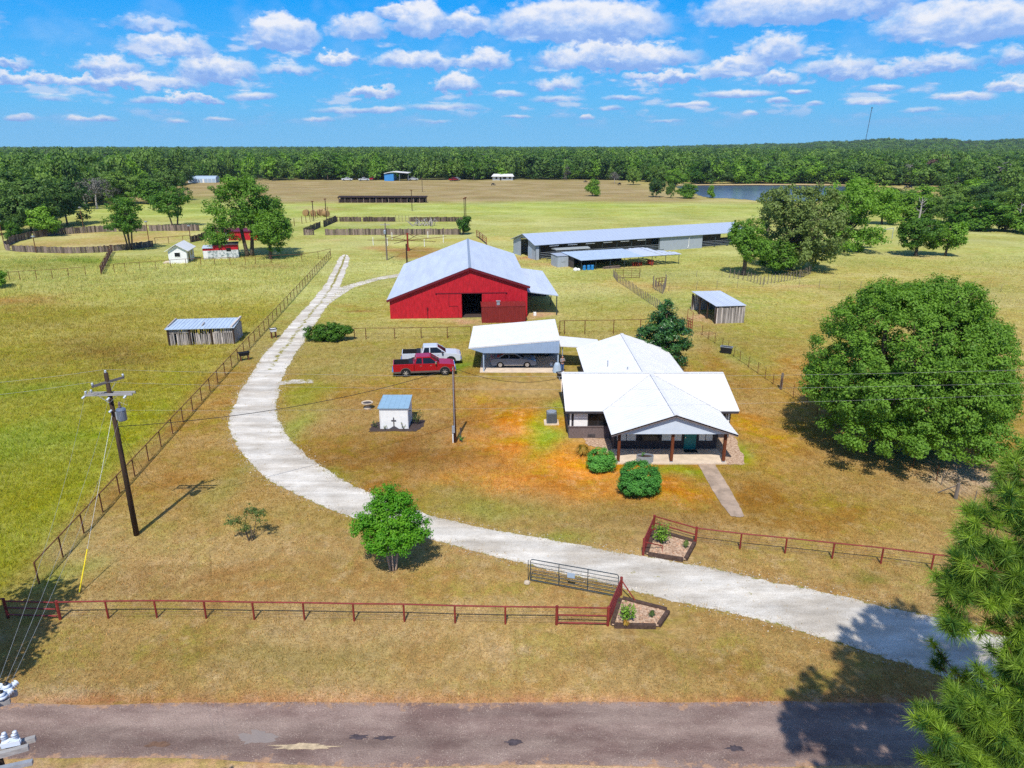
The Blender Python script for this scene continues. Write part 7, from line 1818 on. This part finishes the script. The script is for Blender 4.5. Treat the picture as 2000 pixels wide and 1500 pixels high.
def sedan():
    g = at(975, 724); t = thing('sedan', 'dark grey sedan parked under the front of the carport', 'car', (-2.22, 71.55, .06), .02); W = .91
    rw, fw, ar = .98, 3.78, .37
    prof = [(.0, .55), (.02, .88), (.45, .99), (1.0, 1.0), (3.3, .96), (4.3, .84), (4.72, .68), (4.78, .42), (4.6, .24), (fw + ar, .24)] + arch(fw, .27, ar) + [(fw - ar, .24), (rw + ar, .24)] + arch(rw, .27, ar) + [(.15, .24)]
    mb = MB(); mb.prism(prof, -W, W, 'y'); mb.build('body', MT['car_grey'], t, local=True, bevel=.07)
    greenhouse_(t, .62, 1.45, 2.55, 3.42, .97, 1.40, .80, .58, MT['car_grey'])
    for s in (-1, 1):
        for x in (rw, fw): wheel(t, x, s * (W - .1), .33, .22)
        mb = MB(); mb.box(4.35, 4.7, s * .68 - .16, s * .68 + .16, .62, .76); mb.build('headlight', MT['lamp'], t, local=True)
        mb = MB(); mb.box(-.02, .1, s * .66 - .2, s * .66 + .2, .7, .86); mb.build('tail_light', MT['amber'], t, local=True)
        mb = MB(); mb.box(3.0, 3.18, s * 1.0 - .08, s * 1.0 + .08, 1.0, 1.12); mb.build('mirror', MT['car_grey'], t, local=True)
        mb = MB(); mb.box(rw + ar + .05, fw - ar - .05, s * W - .012, s * W + .012, .27, .32); mb.build('sill_trim', MT['chrome'], t, local=True)
    mb = MB(); mb.box(4.74, 4.8, -.45, .45, .35, .62); mb.build('grille', MT['black'], t, local=True)
sedan()

# far vehicles by the blue shed share the trucks' parts
for i, (x, y, s, l) in enumerate(((668, 353, TW, 'white truck parked far off at the left by the wood edge'), (700, 353.5, TW, 'pale truck parked far off between the white truck and the blue shed'), (797, 353, TW, 'white truck under the roof of the blue shed'), (879, 354, TR, 'dark red truck parked far off between the blue shed and white farmhouse'), (888, 353.5, TW, 'white truck parked far off beside the dark red one'), (725, 352.5, TR, 'red truck parked far off just left of the blue shed'))):
    copy_tree(s, 'pickup_truck', l, 'pickup truck', at(x, y), .3 * i, 1.15, 'vehicles at the far wood edge')

# --- person
def skin_body(name, verts, edges, radii, m, parent, sub=2):
    me = bpy.data.meshes.new(name); me.from_pydata(verts, edges, []); me.materials.append(m)
    o = bpy.data.objects.new(name, me); COL.objects.link(o); o.parent = parent
    md = o.modifiers.new('skin', 'SKIN'); sk = me.skin_vertices[0].data if me.skin_vertices else None
    if sk is None:
        import bmesh
        bm = bmesh.new(); bm.from_mesh(me); bm.verts.layers.skin.verify(); bm.to_mesh(me); bm.free(); sk = me.skin_vertices[0].data
    for i, r in enumerate(radii): sk[i].radius = r if isinstance(r, tuple) else (r, r); sk[i].use_root = (i == 0)
    sd = o.modifiers.new('sub', 'SUBSURF'); sd.levels = sub; sd.render_levels = sub
    md.use_smooth_shade = True
    return o
def person():
    g = at(1098, 727) + Vector((0, 0, .05)); t = thing('person', 'person in grey top and blue jeans standing with folded arms by the carport', 'person', g, math.radians(200))
    # local +y is forward; arms folded across the chest
    V_, E_, R_ = [], [], []
    def v(p, r, link=None):
        V_.append(p); R_.append(r)
        if link is not None: E_.append((link, len(V_) - 1))
        return len(V_) - 1
    pel = v((0, 0, .92), (.15, .11)); wai = v((0, .01, 1.08), (.125, .095), pel); che = v((0, .01, 1.30), (.15, .11), wai); nek = v((0, 0, 1.45), .055, che); h0 = v((0, .01, 1.53), .062, nek)
    h1 = v((0, .025, 1.60), (.075, .09), h0); h2 = v((0, .015, 1.68), (.072, .088), h1)
    v((0, .115, 1.60), .016, h1)                                   # nose
    for s in (-1, 1): v((s * .082, .01, 1.60), .014, h1)           # ears
    for s in (-1, 1):
        hip = v((s * .09, 0, .86), .085, pel); kn = v((s * .10, .02, .48), .058, hip); an = v((s * .10, 0, .09), .036, kn); v((s * .11, .13, .03), .032, an)
        sh = v((s * .175, 0, 1.40), .058, che); el = v((s * .25, .06, 1.14), .042, sh); wr = v((-s * .02, .22 + .03 * s, 1.19 + .02 * s), .029, el)
        pm = v((-s * .08, .21 + .03 * s, 1.20 + .02 * s), (.030, .018), wr)
        for k in range(4):
            a = v((-s * .125, .19 + .03 * s, 1.235 - .02 * k), .0095, pm); b = v((-s * (.16 + .008 * (k in (1, 2))), .165 + .03 * s, 1.24 - .02 * k), .0085, a)
        th = v((-s * .07, .215 + .03 * s, 1.25), .011, pm); v((-s * .09, .2 + .03 * s, 1.275), .009, th)
    skin_body('body', V_, E_, R_, MT['skin'], t)
    # clothing over the same joints
    V_, E_, R_ = [], [], []
    pel = v((0, 0, .95), (.165, .125)); wai = v((0, .01, 1.09), (.145, .112), pel); che = v((0, .01, 1.30), (.165, .125), wai); v((0, 0, 1.425), (.09, .07), che)
    for s in (-1, 1): sh = v((s * .178, 0, 1.40), .07, che); el = v((s * .252, .06, 1.14), .055, sh); v((s * .10, .19 + .01 * s, 1.175), .043, el)
    skin_body('shirt', V_, E_, R_, MT['shirt'], t)
    V_, E_, R_ = [], [], []
    pel = v((0, 0, .93), (.16, .12))
    for s in (-1, 1): hip = v((s * .09, 0, .84), .1, pel); kn = v((s * .10, .02, .48), .07, hip); v((s * .10, 0, .1), .055, kn)
    skin_body('jeans', V_, E_, R_, MT['jeans'], t)
    V_, E_, R_ = [], [], []
    a = v((0, -.02, 1.69), (.085, .092)); b = v((0, -.055, 1.58), (.088, .07), a); c = v((0, -.09, 1.42), (.10, .05), b); v((0, -.11, 1.18), (.08, .035), c)
    skin_body('hair', V_, E_, R_, MT['hair'], t)
    for s in (-1, 1):
        mb = MB(); mb.box(s * .105 - .045, s * .105 + .045, -.06, .19, 0, .075); mb.build('shoe', MT['white'], t, local=True, bevel=.025)
        mb = MB(); mb.lathe([(.002, 0), (.011, .004), (.002, .012)], (s * .032, .108, 1.622), 8, 'y'); mb.build('eye', MT['black'], t, local=True)
    mb = MB(); mb.bar((-.025, .113, 1.555), (.025, .113, 1.555), .01, .012); mb.build('mouth', MT['barn_trim'], t, local=True)
person()

# --- cattle grazing far off
def cow():
    t = thing('cow', 'black cow grazing alone in the tan field near the long fence line', 'cow', at(1143, 357), .3)
    V_, E_, R_ = [], [], []
    def v(p, r, link=None):
        V_.append(p); R_.append(r)
        if link is not None: E_.append((link, len(V_) - 1))
        return len(V_) - 1
    m = v((0, 0, 1.0), (.36, .42)); ru = v((-.75, 0, 1.05), (.32, .34), m); sh = v((.65, 0, 1.0), (.30, .40), m); nk = v((1.05, 0, .95), (.17, .24), sh); hd = v((1.4, 0, .62), (.12, .15), nk); v((1.6, 0, .36), (.08, .09), hd)
    for s in (-1, 1): v((1.33, s * .2, .74), .035, hd)
    tl = v((-1.05, 0, 1.0), .05, ru); v((-1.12, 0, .45), .03, tl)
    for s in (-1, 1):
        k = v((.62, s * .2, .55), (.1, .11), sh); f = v((.63, s * .2, .28), .06, k); v((.63, s * .2, .04), .065, f)
        k = v((-.7, s * .22, .68), (.13, .16), ru); f = v((-.92, s * .22, .42), .07, k); v((-.84, s * .22, .04), .065, f)
    skin_body('body', V_, E_, R_, MT['car_black'], t, 1)
    return t
CW = cow()
for i, (x, y, l) in enumerate(((1769, 369, 'black cow under the grey bare tree beyond the pond'), (1778, 368.5, 'second black cow beside another under the grey bare tree'), (1210, 362, 'dark cow in the tan field by the leafless tree'), (963, 363, 'dark cow in the tan field right of the white farmhouse'))):
    copy_tree(CW, 'cow', l, 'cow', at(x, y), i * 1.9, 1.1, 'cattle far off in the fields')
# ------------------------------------------------------------------ far woods (one mass) and the individual trees at their front
front_px = [(-260, 470), (-120, 462), (-20, 452), (60, 436), (150, 408), (230, 388), (300, 372), (375, 356), (430, 354), (520, 353), (700, 351.5), (860, 351.5), (1000, 351), (1120, 351), (1235, 353), (1300, 358), (1340, 360.5),
            (1500, 359.5), (1640, 360), (1700, 364), (1760, 362), (1830, 366), (1880, 378), (1960, 388), (2060, 398), (2300, 410)]
WOODLETS = []
G_FRONT = 'trees along the front of the far woods'
def far_proto(label, px, py, w_px, top, lm, seed, name='woodland_tree', clumps=60, per=16):
    g = at(px, py); w, h = px_m(w_px, g), tree_h(top, g)
    t = make_tree(name, label, 'tree', g, w, h, h * .06, lm, seed, clumps, w * .16, per, w * .105, nl=7, r=.3, group=G_FRONT, shell=.6)
    WOODLETS.append((t, w, h)); return t
far_proto('bright green tree at the wood edge left of the blue shed', 684, 351, 24, 322, LF['bright'], 91)
far_proto('rounded mid-green tree right of the blue shed at the wood edge', 822, 351, 32, 324, LF['wood'], 92)
far_proto('tall dark tree in the wood edge behind the long dark shelter', 640, 352, 34, 296, LF['wood'], 93)
far_proto('yellow-green tall tree in the wood edge left of the white farmhouse', 925, 352, 30, 298, LF['oak'], 94)
far_proto('bushy low tree between the bright tree and the blue shed', 710, 352, 30, 332, LF['wood'], 95)
far_proto('dark tree in the wood edge behind the white farmhouse', 990, 350, 36, 297, LF['wood'], 96)

far_proto('grey half-bare tree in the wood edge right of the white farmhouse', 1106, 352, 22, 322, LF['grey'], 97, clumps=26)
far_proto('pale green tree at the wood edge behind the lone small pasture tree', 1165, 351, 34, 312, LF['bright'], 98)

def make_forest():
    rg = np.random.default_rng(9)
    F = np.array([[at(x, y).x, at(x, y).y] for x, y in front_px])
    faz = np.degrees(np.arctan2(F[:, 0], F[:, 1])); fd = np.hypot(F[:, 0], F[:, 1])
    pts = []
    def scatter(r0, r1, sp, smin, smax, az0=-41, az1=41):
        area = .5 * (r1 ** 2 - r0 ** 2) * math.radians(az1 - az0); n = int(area / sp ** 2)
        r = np.sqrt(rg.uniform(r0 ** 2, r1 ** 2, n)); a = rg.uniform(az0, az1, n)
        d0 = np.interp(a, faz, fd)
        ok = r > d0
        # clearings
        for (px, py, ra, rb) in ((395, 352, 36, 60), (350, 380, 22, 30), (1385, 297, 60, 180), (1120, 302, 20, 60), (1760, 284, 200, 300), (1960, 357, 24, 70), (340, 398, 14, 30)):
            q = at(px, py) if py > 290 else Vector((0, 0, 0))
            if py <= 290: continue
            ok &= ((r * np.sin(np.radians(a)) - q.x) / ra) ** 2 + ((r * np.cos(np.radians(a)) - q.y) / rb) ** 2 > 1
        r, a = r[ok], np.radians(a[ok]); x, y = r * np.sin(a), r * np.cos(a)
        s = rg.uniform(smin, smax, len(x)); pts.append(np.stack([x, y, hill_h(x, y) - .3, s], 1))
    scatter(180, 480, 7.5, 8.5, 15)
    scatter(480, 640, 8.2, 8, 19)
    scatter(640, 1100, 11.0, 11, 21)
    scatter(1100, 2000, 14, 14, 21)
    scatter(2000, 4600, 23, 18, 30)
    # a denser line of bushes right at the edge
    P = []
    for i in range(len(F) - 1):
        L_ = np.hypot(*(F[i + 1] - F[i])); n = int(L_ / 4.5)
        for t in rg.random(n):
            q = F[i] * (1 - t) + F[i + 1] * t; q = q * (1 + rg.uniform(0, 12) / np.hypot(*q)); P.append((q[0], q[1], -.2, rg.uniform(5, 11)))
    pts.append(np.array(P))
    A = np.concatenate(pts)
    n = len(A)
    me = bpy.data.meshes.new('far_woods'); me.vertices.add(n); me.vertices.foreach_set('co', A[:, :3].astype(np.float32).ravel())
    for nm, val in (('size', A[:, 3]), ('turn', rg.uniform(0, 6.28, n)), ('tall', np.clip(rg.uniform(9, 18.5, n) + 2.5 * np.sin(A[:, 0] * .011) * np.cos(A[:, 1] * .008), 6, 19.5) / A[:, 3] * np.where(A[:, 3] < 9, .62, 1))):
        a = me.attributes.new(nm, 'FLOAT', 'POINT'); a.data.foreach_set('value', val.astype(np.float32))
    # species gather in stands
    st = np.sin(A[:, 0] * .021 + 2 * np.sin(A[:, 1] * .009)) + np.sin(A[:, 1] * .027 + A[:, 0] * .006) + rg.normal(0, .8, n)
    pk = np.where(st > 1.0, rg.choice([0, 3, 7, 1], n, p=[.3, .35, .15, .2]), np.where(st < -1.0, rg.choice([2, 5, 6, 4], n, p=[.4, .42, .04, .14]), rg.choice([1, 2, 3, 4, 5], n)))
    a = me.attributes.new('pick', 'INT', 'POINT'); a.data.foreach_set('value', pk.astype(np.int32))
    o = bpy.data.objects.new('far_woods', me); COL.objects.link(o)
    tag(o, 'dense green woodland filling the distance to the horizon', 'woods', kind='stuff')
    nt = bpy.data.node_groups.new('far_woods', 'GeometryNodeTree')
    nt.interface.new_socket('Geometry', in_out='INPUT', socket_type='NodeSocketGeometry')
    nt.interface.new_socket('Geometry', in_out='OUTPUT', socket_type='NodeSocketGeometry')
    N, L = nt.nodes, nt.links
    gi, go = N.new('NodeGroupInput'), N.new('NodeGroupOutput')
    g2i = N.new('GeometryNodeGeometryToInstance')
    for (t, w, h) in reversed(WOODLETS):
        crown = [c for c in bpy.data.objects if c.parent == t and c.name.startswith('crown')][0]
        oi = N.new('GeometryNodeObjectInfo'); oi.inputs['Object'].default_value = crown; oi.transform_space = 'ORIGINAL'
        tr = N.new('GeometryNodeTransform'); tr.inputs['Scale'].default_value = (1 / w, 1 / w, .95 / h)
        L.new(oi.outputs['Geometry'], tr.inputs['Geometry']); L.new(tr.outputs[0], g2i.inputs[0])
    def attr(nm, ty='FLOAT'):
        k = N.new('GeometryNodeInputNamedAttribute'); k.data_type = ty; k.inputs['Name'].default_value = nm; return k.outputs['Attribute']
    iop = N.new('GeometryNodeInstanceOnPoints'); iop.inputs['Pick Instance'].default_value = True
    L.new(gi.outputs[0], iop.inputs['Points']); L.new(g2i.outputs[0], iop.inputs['Instance']); L.new(attr('pick', 'INT'), iop.inputs['Instance Index'])
    cr_ = N.new('ShaderNodeCombineXYZ'); L.new(attr('turn'), cr_.inputs[2]); L.new(cr_.outputs[0], iop.inputs['Rotation'])
    cs = N.new('ShaderNodeCombineXYZ'); sz = attr('size')
    mu = N.new('ShaderNodeMath'); mu.operation = 'MULTIPLY'; L.new(sz, mu.inputs[0]); L.new(attr('tall'), mu.inputs[1])
    L.new(sz, cs.inputs[0]); L.new(sz, cs.inputs[1]); L.new(mu.outputs[0], cs.inputs[2]); L.new(cs.outputs[0], iop.inputs['Scale'])
    L.new(iop.outputs[0], go.inputs[0])
    md = o.modifiers.new('woods', 'NODES'); md.node_group = nt

make_forest()

# ------------------------------------------------------------------ the air: far things fade to blue
def haze():
    mb = MB(); mb.box(-5600, 5600, -400, 5600, -1.0, 190.0); o = mb.build('haze', HZ)
    tag(o, 'thin blue summer haze over the whole countryside', 'haze', kind='stuff')
HZ = bpy.data.materials.new('haze_air'); HZ.use_nodes = True
_n = HZ.node_tree.nodes; _n.remove(_n['Principled BSDF'])
_v = _n.new('ShaderNodeVolumePrincipled'); _v.inputs['Color'].default_value = (.74, .88, 1.0, 1); _v.inputs['Density'].default_value = .00007; _v.inputs['Anisotropy'].default_value = 0.2
HZ.node_tree.links.new(_v.outputs[0], _n['Material Output'].inputs['Volume'])
haze()
